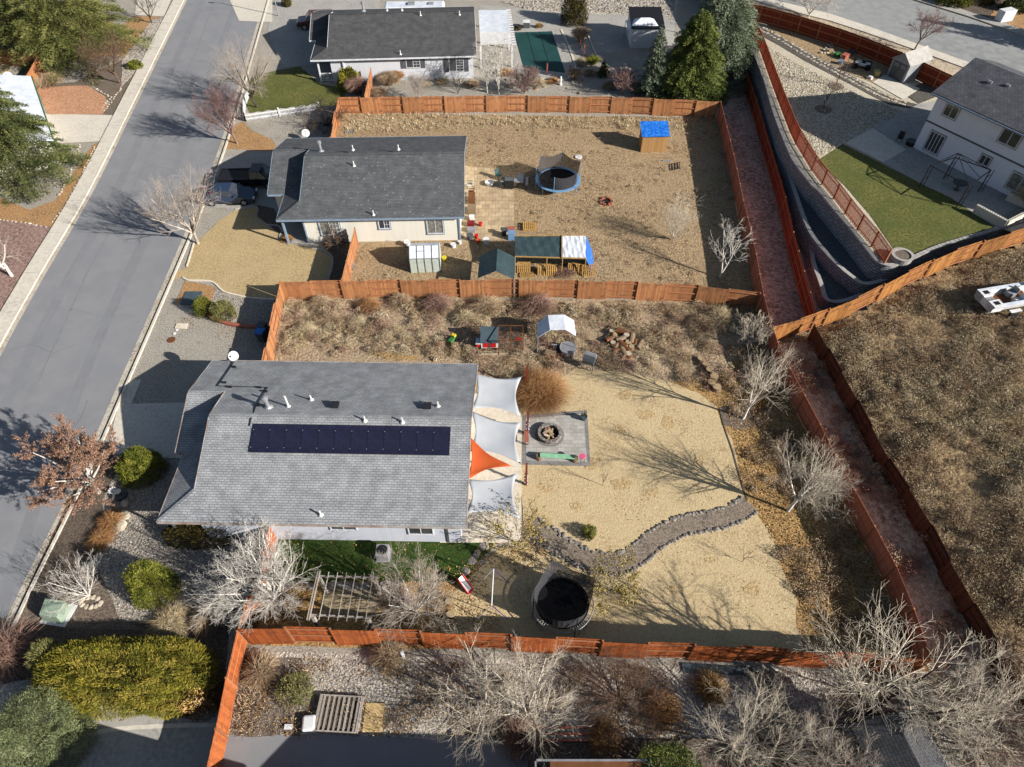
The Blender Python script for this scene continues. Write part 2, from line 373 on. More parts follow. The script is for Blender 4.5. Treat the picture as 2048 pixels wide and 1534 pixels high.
for i in range(0, len(LW) - 1):      # scored joints in the sidewalk
    a = Vector(LW[i]); c = Vector(LW[i + 1]); n_ = int((c - a).length / 1.5)
    for j in range(n_):
        p = a.lerp(c, j / max(n_, 1)); t = (c - a).normalized(); q = Vector((-t.y, t.x))
        if (i * 7 + j) % 2 == 0:
            bb = MB() if i == 0 and j == 0 else bb
            bb.bar((p + q * 0.51).to_3d() + Vector((0, 0, 0.1165)), (p + q * 1.74).to_3d() + Vector((0, 0, 0.1165)), 0.018, 0.004)
tag(bb.build('sidewalk_joint', M['tar']), kind='structure')
# sealed seams and cracks in the asphalt
def crack(px, wd, m, z=0.0, lev=0.012, jit=0.08):
    pts = [G(x, y, z) for x, y in px]; out = []
    for a, c in zip(pts[:-1], pts[1:]):
        k = max(2, int((c - a).length / 0.4))
        for j in range(k):
            p = a.lerp(c, j / k); out.append(Vector((p.x + random.uniform(-jit, jit), p.y + random.uniform(-jit, jit), z + lev)))
    out.append(pts[-1] + Vector((0, 0, lev)))
    b = MB()
    A = offset(out, wd / 2); B_ = offset(out, -wd / 2); n = len(out)
    b.add([(p[0], p[1], z + lev) for p in A] + [(p[0], p[1], z + lev) for p in B_], [(i + n, i + 1 + n, i + 1, i) for i in range(n - 1)])
    return tag(b.build('road_seam', m), kind='structure')
M['seam'] = mat('seam', ph(128, 128, 130), ph(140, 140, 141), s1=2)
crack([(76, 765), (175, 545), (260, 390), (330, 245), (395, 95), (430, 0)], 0.1, M['seam'], jit=0.02)
crack([(165, 765), (240, 600), (300, 480)], 0.07, M['seam'], jit=0.03)
crack([(20, 700), (60, 690), (110, 705), (150, 690)], 0.03, M['tar'], jit=.1)
crack([(270, 120), (330, 128), (380, 118), (440, 130)], 0.04, M['tar'], jit=.1)
crack([(120, 880), (160, 840), (175, 800)], 0.03, M['tar'], jit=.1)
crack([(300, 330), (340, 338), (385, 330)], 0.03, M['tar'], jit=.1)
crack([(85, 622), (140, 618), (200, 632), (272, 630)], 0.05, M['seam'])

# ---- left of the street
sheet('planting_bed', [(-40, 380), (60, 420), (110, 400), (185, 290), (195, 285), (200, 288), (150, 385), (0, 640), (-80, 780), (-260, 900), (-300, 400)], M['mulch_orange'], 1, amp=0.15)
sheet('gravel_bed', [(0, 440), (95, 452), (105, 455), (0, 632), (-150, 900), (-300, 900), (-300, 420)], M['rose_gravel'], 2, amp=0.1)
sheet('driveway', [(30, 226), (230, 231), (199, 283), (115, 287), (40, 286)], M['concrete'], 3)
sheet('red_dirt_patch', [(72, 175), (175, 171), (212, 195), (215, 215), (205, 229), (95, 229)], M['red_soil'], 3, amp=0.1)
sheet('gravel_bed', [(40, 140), (70, 160), (180, 150), (265, 110), (330, 60), (232, 232), (205, 229), (222, 205), (180, 172), (72, 174), (30, 190)], M['mulch'], 2, amp=0.15)
sheet('planting_bed', [(240, 55), (268, 32), (320, 33), (325, 45), (255, 150), (240, 110), (60, 130), (0, 60), (180, 20)], M['mulch_orange'], 1, amp=0.2)
sheet('cobble_bed', [(326, 36), (302, 90), (262, 155), (243, 175), (245, 120), (280, 75), (303, 40)], M['river_pale'], 4, amp=0.1)
sheet('cobble_bed', [(58, 145), (110, 148), (180, 150), (150, 165), (100, 168), (62, 162)], M['river_pale'], 4, amp=0.1)
sheet('driveway', [(275, -10), (350, -20), (328, 33), (270, 30)], M['concrete'], 3)
sheet('lawn', [(-60, 118), (28, 118), (20, 145), (0, 175), (-60, 180)], M['dead_lawn'], 3, amp=0.1)

# ---- between the street and the houses
sheet('front_lawn', [(476, 418), (510, 412), (530, 430), (556, 462), (582, 488), (620, 495), (645, 503), (662, 515), (664, 530), (658, 552), (640, 575), (560, 578), (556, 600), (500, 596), (470, 590), (447, 583), (428, 566), (408, 562), (380, 561), (366, 555), (345, 560), (350, 545), (372, 536), (385, 490), (402, 478), (440, 440)], M['dead_lawn'], 3, amp=0.03)
sheet('driveway', [(418, 345), (438, 315), (560, 303), (575, 398), (545, 412), (470, 420), (398, 412), (398, 398)], M['concrete_grey'], 3)
sheet('walkway', [(535, 398), (570, 398), (612, 440), (640, 495), (582, 486), (545, 450)], M['concrete_grey'], 4)
sheet('planting_bed', [(448, 298), (470, 250), (500, 235), (545, 280), (560, 302)], M['mulch_orange'], 2, amp=0.15)
sheet('gravel_bed', [(485, 243), (640, 218), (680, 216), (668, 262), (660, 276), (545, 280), (505, 262)], M['gravel_front'], 3, amp=0.1)
sheet('planting_bed', [(514, 410), (548, 418), (575, 470), (582, 487), (560, 470), (540, 452), (517, 435)], M['mulch_dark'], 5, amp=0.03)
sheet('planting_bed', [(640, 480), (708, 456), (708, 500), (683, 565), (655, 562), (668, 525), (655, 505)], M['mulch_dark'], 4, amp=0.03)
sheet('driveway', [(545, 20), (640, 20), (640, 128), (565, 135), (535, 60)], M['concrete_grey'], 3)
sheet('driveway', [(455, -10), (545, -20), (545, 44), (520, 44), (478, 42)], M['concrete'], 4)
sheet('gravel_bed', [(545, -30), (760, -30), (760, 30), (640, 30), (560, 60)], M['concrete_grey'], 2)
sheet('lawn', [(505, 150), (600, 133), (640, 168), (690, 178), (692, 212), (640, 212), (545, 222), (500, 226), (490, 205)], M['grass'], 3, amp=0.1)
sheet('gravel_bed', [(372, 560), (400, 566), (430, 572), (448, 590), (500, 605), (556, 600), (552, 690), (530, 655), (450, 655), (400, 640), (385, 600), (360, 590)], M['river'], 2, amp=0.1)
sheet('planting_bed', [(370, 562), (408, 568), (430, 575), (425, 600), (380, 612), (352, 606)], M['mulch_orange'], 3, amp=0.1)
sheet('driveway', [(257, 760), (283, 759), (263, 808), (420, 804), (400, 918), (330, 916), (228, 908), (222, 870), (240, 800)], M['concrete'], 3)
sheet('mulch_bed', [(165, 945), (225, 905), (235, 940), (205, 1000), (210, 1070), (190, 1110), (150, 1150), (70, 1165), (65, 1155)], M['mulch_dark'], 2, amp=0.08)
sheet('cobble_bed', [(225, 905), (330, 910), (362, 950), (345, 1065), (380, 1080), (530, 1060), (535, 1100), (500, 1220), (380, 1240), (230, 1240), (200, 1200), (195, 1110), (212, 1060), (206, 1000), (236, 940)], M['river'], 1, amp=0.15)
sheet('gravel_bed', [(70, 1165), (200, 1140), (240, 1240), (300, 1260), (180, 1260), (80, 1250), (30, 1230)], M['mulch'], 3, amp=0.12)
sheet('driveway', [(195, 1408), (280, 1420), (440, 1430), (410, 1560), (-40, 1600), (60, 1525), (180, 1445)], M['concrete_grey'], 3)
sheet('gravel_bed', [(-60, 1380), (60, 1360), (180, 1405), (195, 1410), (180, 1445), (100, 1500), (20, 1530), (-100, 1560)], M['river_pale'], 2, amp=0.1)
sheet('planting_bed', [(-80, 1240), (60, 1235), (460, 1250), (440, 1425), (0, 1400), (-90, 1400)], M['mulch_dark'], 1, amp=0.1)

# ---- main house lot
sheet('wild_yard', [(562, 594), (1522, 602), (1545, 700), (1500, 770), (1430, 790), (1300, 755), (1150, 745), (1040, 800), (900, 800), (528, 790)], M['wild'], 1, amp=0.1)
sheet('leaf_strip', [(1330, 765), (1430, 760), (1548, 650), (1632, 850), (1822, 1180), (1880, 1345), (1600, 1335), (1540, 1120), (1480, 1010), (1450, 950), (1400, 860), (1300, 780)], M['leaf_bed'], 2, amp=0.15)
sheet('sand_lawn', [(1040, 790), (1100, 770), (1150, 738), (1250, 745), (1330, 762), (1395, 785), (1432, 812), (1442, 850), (1465, 880), (1478, 940), (1495, 1000), (1520, 1040), (1545, 1075), (1560, 1130), (1595, 1200), (1590, 1250), (1610, 1305), (480, 1290), (480, 1250), (760, 1250), (900, 1180), (955, 1140), (1000, 1095), (1050, 1095), (1040, 940)], M['sand_lawn'], 3, amp=0.12)
sheet('soil_patch', [(480, 1100), (960, 1110), (955, 1140), (905, 1190), (880, 1250), (890, 1300), (478, 1290)], M['leaf_bed'], 4, amp=0.1)
sheet('patio', [(915, 770), (1044, 832), (1042, 1086), (880, 1086), (880, 780)], M['concrete_pale'], 6, th=0.03)
sheet('green_lawn', [(500, 1060), (985, 1060), (985, 1095), (955, 1125), (930, 1165), (760, 1163), (640, 1166), (545, 1172), (515, 1130)], M['grass_green'], 5, amp=0.08)
sheet('paver_patio', [(1044, 832), (1174, 822), (1181, 933), (1044, 930)], M['pavers_dark'], 7, th=0.02)
sheet('paver_patio', [(1052, 838), (1167, 829), (1174, 925), (1052, 922)], M['pavers'], 8, th=0.022)
c_ = G(1099, 871); ring = [(c_.x + 0.98 * math.cos(a * math.pi / 16), c_.y + 0.98 * math.sin(a * math.pi / 16)) for a in range(32)]
b = MB(); b.prism(ring, 0.02, 0.1); tag(b.build('paver_ring', M['pavers_dark']), kind='structure')
PATH = [(1062, 1052), (1085, 1068), (1120, 1090), (1160, 1112), (1200, 1127), (1240, 1127), (1272, 1112), (1305, 1085), (1342, 1062), (1385, 1048), (1430, 1040), (1470, 1028), (1500, 1008)]
PW = smooth_pts([tuple(G(*q)[:2]) for q in PATH], 5, False)
strip('gravel_path', PW, -0.62, 0.62, 0.0, 0.05, M['path'])
sheet('stone_pad', [(650, 1178), (752, 1180), (757, 1235), (640, 1232)], M['flagstone'], 6, th=0.02)
sheet('stone_border', [(1440, 815), (1500, 810), (1520, 850), (1480, 862), (1450, 850)], M['mulch'], 4, amp=0.1)

M['worn'] = mat('worn', ph(186, 158, 112), ph(172, 140, 98), ph(200, 176, 132), s1=1.2, s2=7, fine=0.3, fs=14, bump=0.04, bs=9)
for cx_, cy_, rx_, ry_ in ((1255, 792, 22, 8), (1292, 830, 16, 10), (1238, 858, 12, 9), (1242, 968, 22, 14), (1150, 1012, 14, 8), (1335, 848, 18, 12), (1180, 930, 9, 14), (1095, 975, 16, 10), (1300, 985, 16, 8), (1400, 920, 12, 12), (1420, 1120, 14, 8), (1240, 1210, 18, 10), (1340, 1180, 16, 9), (1500, 1180, 14, 12)):
    sheet('worn_patch', [(cx_ + rx_ * math.cos(a * .52), cy_ + ry_ * math.sin(a * .52)) for a in range(12)], M['worn'], 4, amp=.45)
M['track'] = mat('track', ph(136, 137, 140), ph(139, 140, 143), ph(133, 134, 137), s1=0.15, s2=0.8, fine=0.1, fs=40)
M['dusty'] = mat('dusty', ph(160, 156, 150), ph(148, 147, 146), ph(170, 164, 154), s1=0.3, s2=1.2, fine=0.1, fs=40)
strip('road_wear', LW, -1.7, -2.5, -.01, 0.007, M['track']); strip('road_wear', LW, -6.3, -7.1, -.01, 0.0072, M['track'])
# ---- middle lot
sheet('dry_yard', [(672, 226), (1442, 236), (1525, 590), (1200, 596), (565, 596), (700, 480), (690, 470), (650, 300)], M['soil'], 1, amp=0.05)
sheet('tile_patio', [(925, 332), (988, 338), (1000, 372), (1027, 382), (1028, 482), (960, 478), (918, 490)], M['pavers_tan'], 3)
# ---- far lot with the pool
sheet('gravel_yard', [(735, 130), (1060, 120), (1440, 80), (1450, 205), (735, 195)], M['gravel_front'], 2)
sheet('cobble_bed', [(1000, 2), (1360, -10), (1350, 40), (1250, 30), (1160, 30), (1060, 22)], M['river_pale'], 3, amp=0.2)
sheet('gravel_yard', [(960, 10), (1060, 18), (1350, 38), (1345, 190), (1290, 150), (1160, 145), (960, 60)], M['concrete_grey'], 1)
sheet('pool_deck', [(1018, 62), (1122, 60), (1136, 90), (1152, 140), (1142, 155), (1110, 160), (1040, 150), (1020, 90)], M['concrete_grey'], 4, smooth=True)
# ---- drainage channel
sheet('channel_bed', [(1440, 115), (1492, 110), (1530, 270), (1560, 420), (1600, 560), (1632, 655), (1640, 690), (1555, 700), (1520, 560), (1470, 380), (1440, 240)], M['channel_soil'], 4)
sheet('ditch_bed', [(1545, 690), (1650, 660), (1760, 850), (1900, 1120), (2060, 1400), (2100, 1560), (1900, 1480), (1850, 1320), (1760, 1110), (1640, 870)], M['ditch_soil'], 3)
# ---- lot along the bottom
sheet('cobble_yard', [(478, 1300), (1880, 1350), (2060, 1600), (440, 1600), (430, 1480)], M['river_pale'], 1)
sheet('parking_pad', [(445, 1462), (640, 1465), (860, 1480), (1080, 1500), (1100, 1620), (400, 1620)], M['asphalt'], 2, amp=0.1)
sheet('soil_patch', [(1060, 1480), (1380, 1475), (1700, 1480), (1720, 1600), (1050, 1600)], M['mulch_dark'], 3, amp=0.2)
sheet('leaf_bed', [(478, 1310), (600, 1315), (640, 1400), (600, 1470), (450, 1470)], M['mulch'], 3, amp=0.3)
# ------------------------------------------------------------ pixel rays on planes
def ray(px, py):
    u = (px - 1024) / FOC; v = (py - 767) / FOC
    return Vector((u, cP - v * sP, -sP - v * cP))
CAMP = Vector((0, 0, CH))
def hit(px, py, p, n):
    d = ray(px, py); p = Vector(p); n = Vector(n)
    return CAMP + d * ((p - CAMP).dot(n) / d.dot(n))

# ------------------------------------------------------------ raised yard, terraces, field
ZP = 2.8
CAP3 = [(1488, 60), (1503, 97), (1528, 163), (1541, 209), (1556, 254), (1576, 303), (1589, 328), (1622, 371), (1637, 384), (1670, 424), (1706, 466), (1744, 515), (1757, 527), (1776, 533), (1795, 531), (1823, 520), (1884, 494), (2001, 459), (2070, 437)]
CAP2 = [(1538, 240), (1552, 300), (1571, 338), (1586, 380), (1602, 428), (1620, 469), (1650, 507), (1681, 538), (1706, 558), (1724, 569), (1744, 569), (1767, 562), (1800, 548), (1850, 530)]
CAP1 = [(1572, 330), (1590, 400), (1608, 455), (1620, 502), (1625, 530), (1637, 563), (1645, 589), (1650, 599), (1665, 606), (1690, 604), (1730, 590), (1770, 575)]
def gp(px, z, k=4): return [Vector((p[0], p[1], z)) for p in smooth_pts([tuple(G(x, y, z)[:2]) for x, y in px], k, False)]
C3, C2, C1 = gp(CAP3, ZP), gp(CAP2, 1.65), gp(CAP1, 0.85)
plate = [tuple(p[:2]) for p in C3]
plat = plate + [(200, plate[-1][1] + 12), (260, 420), (14, 420), (23, 120)]
def top(name, poly, m, z, kind='structure'):
    o = surf(name, poly, m, z); return o
top('raised_yard', plat, M['white_rock'], ZP)
b = MB(); 
for a, c in zip(plate[:-1], plate[1:]): b.add([(a[0], a[1], 0), (c[0], c[1], 0), (c[0], c[1], ZP), (a[0], a[1], ZP)], [(0, 1, 2, 3)])
M['block'] = cellmat('block', (ph(142, 144, 150), ph(120, 122, 130)), (0.4, 0.2), gap=0.02, mortar=ph(88, 88, 92), rot=(R(90), 0, 0), bump=0.03)
M['block_cap'] = mat('block_cap', ph(182, 178, 172), ph(160, 156, 152), s1=2.5, fine=0.15, coord='Object')
def wall_strip(parent, pts, zt, zb, th, m):
    """a run of block wall: every straight stretch carries its own local x axis so the courses follow it"""
    b = MB(); n = len(pts); A = offset([tuple(p[:2]) for p in pts], 0.0); B = offset([tuple(p[:2]) for p in pts], th); O = offset([tuple(p[:2]) for p in pts], -0.2 * (zt - zb))
    vs = [(p[0], p[1], zt) for p in A] + [(p[0], p[1], zb) for p in O] + [(p[0], p[1], zt) for p in B] + [(p[0], p[1], zb) for p in B]
    fs = []
    for i in range(n - 1):
        fs += [(n + i, n + i + 1, i + 1, i), (i, i + 1, 2 * n + i + 1, 2 * n + i), (2 * n + i, 2 * n + i + 1, 3 * n + i + 1, 3 * n + i)]
    b.add(vs, fs); o = b.build('block_face', m, parent)
    c = MB(); A2 = offset([tuple(p[:2]) for p in pts], -0.05); B2 = offset([tuple(p[:2]) for p in pts], 0.27)
    L = 0
    for i in range(n - 1):
        d = (Vector(A2[i + 1]) - Vector(A2[i])).length; k = max(1, round(d / 0.42))
        for j in range(k):
            t0, t1 = j / k + 0.02, (j + 1) / k - 0.02
            q = [Vector(A2[i]).lerp(Vector(A2[i + 1]), t0), Vector(A2[i]).lerp(Vector(A2[i + 1]), t1), Vector(B2[i]).lerp(Vector(B2[i + 1]), t1), Vector(B2[i]).lerp(Vector(B2[i + 1]), t0)]
            c.prism([tuple(x) for x in q], zt, zt + 0.1 + 0.004 * (j % 3))
    c.build('cap_stones', M['block_cap'], parent)
M['block_wall'] = None
def blockmat_pos():
    """coursed blocks on a curved wall: courses from height, joints from distance along the wall (world x+y)"""
    m = bpy.data.materials.new('retaining_block'); m.use_nodes = True; t = m.node_tree; L = t.links.new; b = t.nodes['Principled BSDF']; b.inputs['Roughness'].default_value = 0.95
    g = t.nodes.new('ShaderNodeNewGeometry'); s = t.nodes.new('ShaderNodeSeparateXYZ'); L(g.outputs['Position'], s.inputs[0])
    a = t.nodes.new('ShaderNodeMath'); a.operation = 'SUBTRACT'; L(s.outputs[0], a.inputs[0]); L(s.outputs[1], a.inputs[1])
    c = t.nodes.new('ShaderNodeCombineXYZ'); L(a.outputs[0], c.inputs[0]); L(s.outputs[2], c.inputs[1])
    br = t.nodes.new('ShaderNodeTexBrick'); L(c.outputs[0], br.inputs['Vector']); br.inputs['Scale'].default_value = 1
    br.inputs['Brick Width'].default_value = 0.5; br.inputs['Row Height'].default_value = 0.2; br.inputs['Mortar Size'].default_value = 0.028
    for k, v in (('Color1', ph(150, 150, 154)), ('Color2', ph(124, 124, 130)), ('Mortar', ph(78, 78, 84))): br.inputs[k].default_value = v + (1,)
    L(br.outputs['Color'], b.inputs['Base Color'])
    bp = t.nodes.new('ShaderNodeBump'); bp.invert = True; bp.inputs['Distance'].default_value = 0.05; L(br.outputs['Fac'], bp.inputs['Height']); L(bp.outputs[0], b.inputs['Normal'])
    return m
M['block_wall'] = blockmat_pos()
for pts, zt, zb, lab in ((C3, ZP + 0.02, 1.0, 'tall upper grey block retaining wall holding up the lawn of the two storey house'),
                         (C2, 1.65, 0.3, 'middle tier of the curved grey block retaining walls between the two dark gravel terraces'),
                         (C1, 0.85, -0.3, 'lowest and shortest tier of the curved block retaining walls, beside the red fence')):
    r = empty('retaining_wall', (0, 0, 0), 0, lab, 'retaining wall', 'tiers of the block retaining wall')
    wall_strip(r, pts, zt, zb, 0.3, M['block_wall'])
def between(name, A, B, m, zf=None):
    poly = [tuple(p[:2]) for p in A] + [tuple(p[:2]) for p in B][::-1]; return surf(name, poly, m, zf)
between('terrace', C2, [C3[i] for i in range(8, len(C3) - 10)], M['terrace_gravel'], 1.45)
between('terrace', C1, [C2[i] for i in range(4, len(C2))], M['terrace_gravel'], 0.7)
# features lying on the raised yard
def usheet(*a, **k): return sheet(*a, z=ZP, **k)
usheet('lawn', [(1634, 322), (1686, 288), (1765, 328), (1850, 372), (1900, 395), (2000, 458), (1888, 496), (1830, 514), (1797, 512), (1785, 495), (1740, 430), (1690, 372)], M['grass'], 2)
usheet('concrete_slab', [(1690, 286), (1745, 256), (1826, 296), (2060, 410), (2080, 480), (1990, 455), (1900, 395), (1850, 372)], M['concrete_grey'], 3)
usheet('concrete_slab', [(1690, 287), (1745, 257), (1812, 300), (1766, 326)], M['concrete'], 5)
usheet('gravel_bed', [(2000, 460), (2070, 436), (2070, 400), (2010, 428)], M['gravel_front'], 4)
usheet('side_yard', [(1745, 256), (1826, 298), (1880, 200), (1838, 208)], M['concrete_grey'], 4)
usheet('gravel_path', [(1512, 50), (1535, 58), (1590, 92), (1640, 118), (1700, 150), (1760, 182), (1800, 200), (1838, 210), (1825, 218), (1780, 210), (1740, 190), (1700, 168), (1660, 148), (1610, 122), (1560, 92), (1512, 66)], M['black_gravel'], 3)
usheet('planting_bed', [(1535, 48), (1600, 62), (1680, 82), (1760, 118), (1810, 140), (1770, 175), (1700, 148), (1640, 116), (1590, 90), (1535, 57)], M['soil'], 2, amp=0.1)
usheet('concrete_slab', [(1745, 165), (1770, 150), (1840, 178), (1806, 200)], M['concrete'], 5)
usheet('gravel_bed', [(1800, 182), (1850, 165), (1900, 170), (1870, 195), (1838, 208), (1825, 200)], M['black_gravel'], 4)
usheet('verge', [(1500, -2), (1560, 8), (1660, 30), (1700, 48), (1830, 98), (1950, 140), (1930, 165), (1500, 20)], M['ditch_soil'], 1, amp=0.1)
usheet('sidewalk', [(1480, -22), (1528, -3), (1600, 14), (1660, 29), (1730, 52), (1830, 88), (1960, 135), (2060, 172), (2060, 184), (1925, 136), (1830, 101), (1730, 66), (1660, 43), (1600, 28), (1528, 8), (1480, -8)], M['concrete'], 3, th=0.08)
usheet('road', [(1480, -28), (1528, -5), (1600, 12), (1660, 27), (1730, 50), (1830, 86), (1960, 133), (2060, 170), (2200, 220), (2200, 120), (2055, 78), (1940, 38), (1815, -2), (1650, -60), (1400, -80)], M['asphalt_far'], 2)
usheet('sidewalk', [(1815, -3), (1940, 36), (2055, 76), (2200, 120), (2200, 110), (2060, 66), (1945, 28), (1840, -8), (1650, -68), (1650, -60)], M['concrete_grey'], 4, th=0.1)
usheet('planting_bed', [(1780, -30), (1945, 27), (2200, 105), (2200, -60), (1780, -60)], M['mulch_dark'], 1)
for px in ([(1721, 50), (1745, 30), (1765, 8)], [(1915, 112), (1945, 88), (1992, 64)]):
    crack(px, 0.12, M['tar'], z=ZP, lev=0.02)

F2 = [(1634, 641), (1709, 770), (1782, 905), (1859, 1019), (1930, 1155), (1994, 1258), (2052, 1372), (2110, 1490)]
F3 = [(1546, 653), (1625, 632), (1731, 589), (1833, 535), (1920, 497), (2048, 458), (2120, 436)]
F2W = [G(x, y, 1.95) for x, y in F2]
F2b = [Vector((p.x, p.y, 0)) for p in F2W]
def xF2(y):
    P = sorted(F2b, key=lambda p: p.y)
    if y <= P[0].y: return P[0].x
    for a, c in zip(P[:-1], P[1:]):
        if y <= c.y: return a.x + (c.x - a.x) * (y - a.y) / (c.y - a.y)
    return P[-1].x
def zf(x, y):
    d = max(0.0, x - xF2(y))
    return 0.05 + 3.3 * (1 - math.exp(-d / 14.0)) + 0.12 * noise.noise(Vector((x * 0.25, y * 0.25, 3))) * min(1, d / 2) + 0.06 * noise.noise(Vector((x, y, 9))) * min(1, d / 2)
def Gf(px, py, dz=0.0):
    z = 1.0
    for _ in range(12):
        p = G(px, py, z + dz); z = zf(p.x, p.y)
    return G(px, py, z + dz)
F3b = []
for x, y in F3:
    p = Gf(x, y, 1.8); F3b.append(Vector((p.x, p.y, p.z - 1.8)))
F3b.append(Vector((75, F3b[-1].y + 10, 3.3)))
def inpoly(x, y, poly):
    c = False; n = len(poly); j = n - 1
    for i in range(n):
        if (poly[i][1] > y) != (poly[j][1] > y) and x < (poly[j][0] - poly[i][0]) * (y - poly[i][1]) / (poly[j][1] - poly[i][1]) + poly[i][0]: c = not c
        j = i
    return c
FPOLY = [tuple(p[:2]) for p in F2b] + [(F2b[-1].x, -30), (95, -30), (95, 70)] + [tuple(p[:2]) for p in F3b[::-1]]
vs = []; fs = []; idx = {}; st = 0.5
for i in range(0, 170):
    for j in range(0, 200):
        x, y = 14 + i * st, -30 + j * st
        if inpoly(x + st / 2, y + st / 2, FPOLY):
            q = []
            for a, c in ((i, j), (i + 1, j), (i + 1, j + 1), (i, j + 1)):
                if (a, c) not in idx: idx[(a, c)] = len(vs); vs.append((14 + a * st, -30 + c * st, zf(14 + a * st, -30 + c * st)))
                q.append(idx[(a, c)])
            fs.append(q)
o = link('field', fast_mesh('field', vs, fs, [M['field']], smooth=True)); tag(o, kind='structure')

# ------------------------------------------------------------ houses
def roofmat(name, a, b_, mort, spots=None, row=0.14):
    m = cellmat(name, (a, b_), (0.32, row), gap=0.018, mortar=mort, coord='Object', offs=0.42, vary=0.55, bump=0.012)
    if spots:
        t = m.node_tree; L = t.links.new; bs = t.nodes['Principled BSDF']; cur = bs.inputs['Base Color'].links[0].from_socket
        tc = t.nodes.new('ShaderNodeTexCoord'); v = t.nodes.new('ShaderNodeTexVoronoi'); v.inputs['Scale'].default_value = 2.1; L(tc.outputs['Object'], v.inputs['Vector'])
        r = t.nodes.new('ShaderNodeMapRange'); r.inputs[1].default_value = 0.17; r.inputs[2].default_value = 0.1; r.inputs[4].default_value = 0.7; L(v.outputs['Distance'], r.inputs[0])
        x = t.nodes.new('ShaderNodeMix'); x.data_type = 'RGBA'; L(r.outputs[0], x.inputs[0]); L(cur, x.inputs[6]); x.inputs[7].default_value = tuple(spots) + (1,)
        L(x.outputs[2], bs.inputs['Base Color'])
    return m
M['roof_light'] = roofmat('roof_light', ph(162, 164, 166), ph(147, 149, 152), ph(122, 124, 127))
M['roof_mid'] = roofmat('roof_mid', ph(104, 106, 108), ph(92, 94, 97), ph(76, 78, 81), spots=ph(150, 152, 152))
M['roof_dark'] = roofmat('roof_dark', ph(94, 94, 95), ph(82, 82, 84), ph(66, 66, 68), spots=None)
M['roof_two'] = roofmat('roof_two', ph(104, 105, 110), ph(88, 89, 95), ph(70, 71, 76), row=0.2)
M['white_wall'] = boardmat('white_wall', ph(214, 216, 222), ph(226, 226, 230), pitch=0.2)
M['cream_wall'] = boardmat('cream_wall', ph(236, 230, 214), ph(244, 240, 228), pitch=0.2, wear=None)
M['grey_white_wall'] = boardmat('grey_white_wall', ph(214, 220, 234), ph(226, 230, 240), pitch=0.2)
M['stucco'] = mat('stucco', ph(236, 238, 246), ph(228, 231, 242), s1=1.5, fine=0.05, fs=30, coord='Object', bump=0.01, bs=50)
M['trim_blue'] = plain('trim_blue', ph(140, 158, 178)); M['trim_white'] = plain('trim_white', ph(226, 228, 232)); M['trim_grey'] = plain('trim_grey', ph(96, 98, 104))
M['trim_tan'] = plain('trim_tan', ph(170, 162, 152))
M['glass'] = mat('glass', (0.03, 0.035, 0.045), (0.06, 0.06, 0.065), s1=1.2, rough=0.08, spec=0.8, coord='Object')
M['curtain'] = mat('curtain', ph(150, 148, 138), ph(90, 90, 86), s1=3, coord='Object', rough=0.4)
M['metal'] = plain('metal', ph(186, 188, 192), rough=0.4, metal=0.5); M['pipe_white'] = plain('pipe_white', ph(222, 222, 220))
M['black'] = plain('black', (0.012, 0.012, 0.014), rough=0.5); M['dark_metal'] = plain('dark_metal', (0.03, 0.03, 0.034), rough=0.45, metal=0.3)
M['fascia_rust'] = mat('fascia_rust', ph(150, 118, 98), ph(186, 184, 180), s1=1.2, coord='Object')

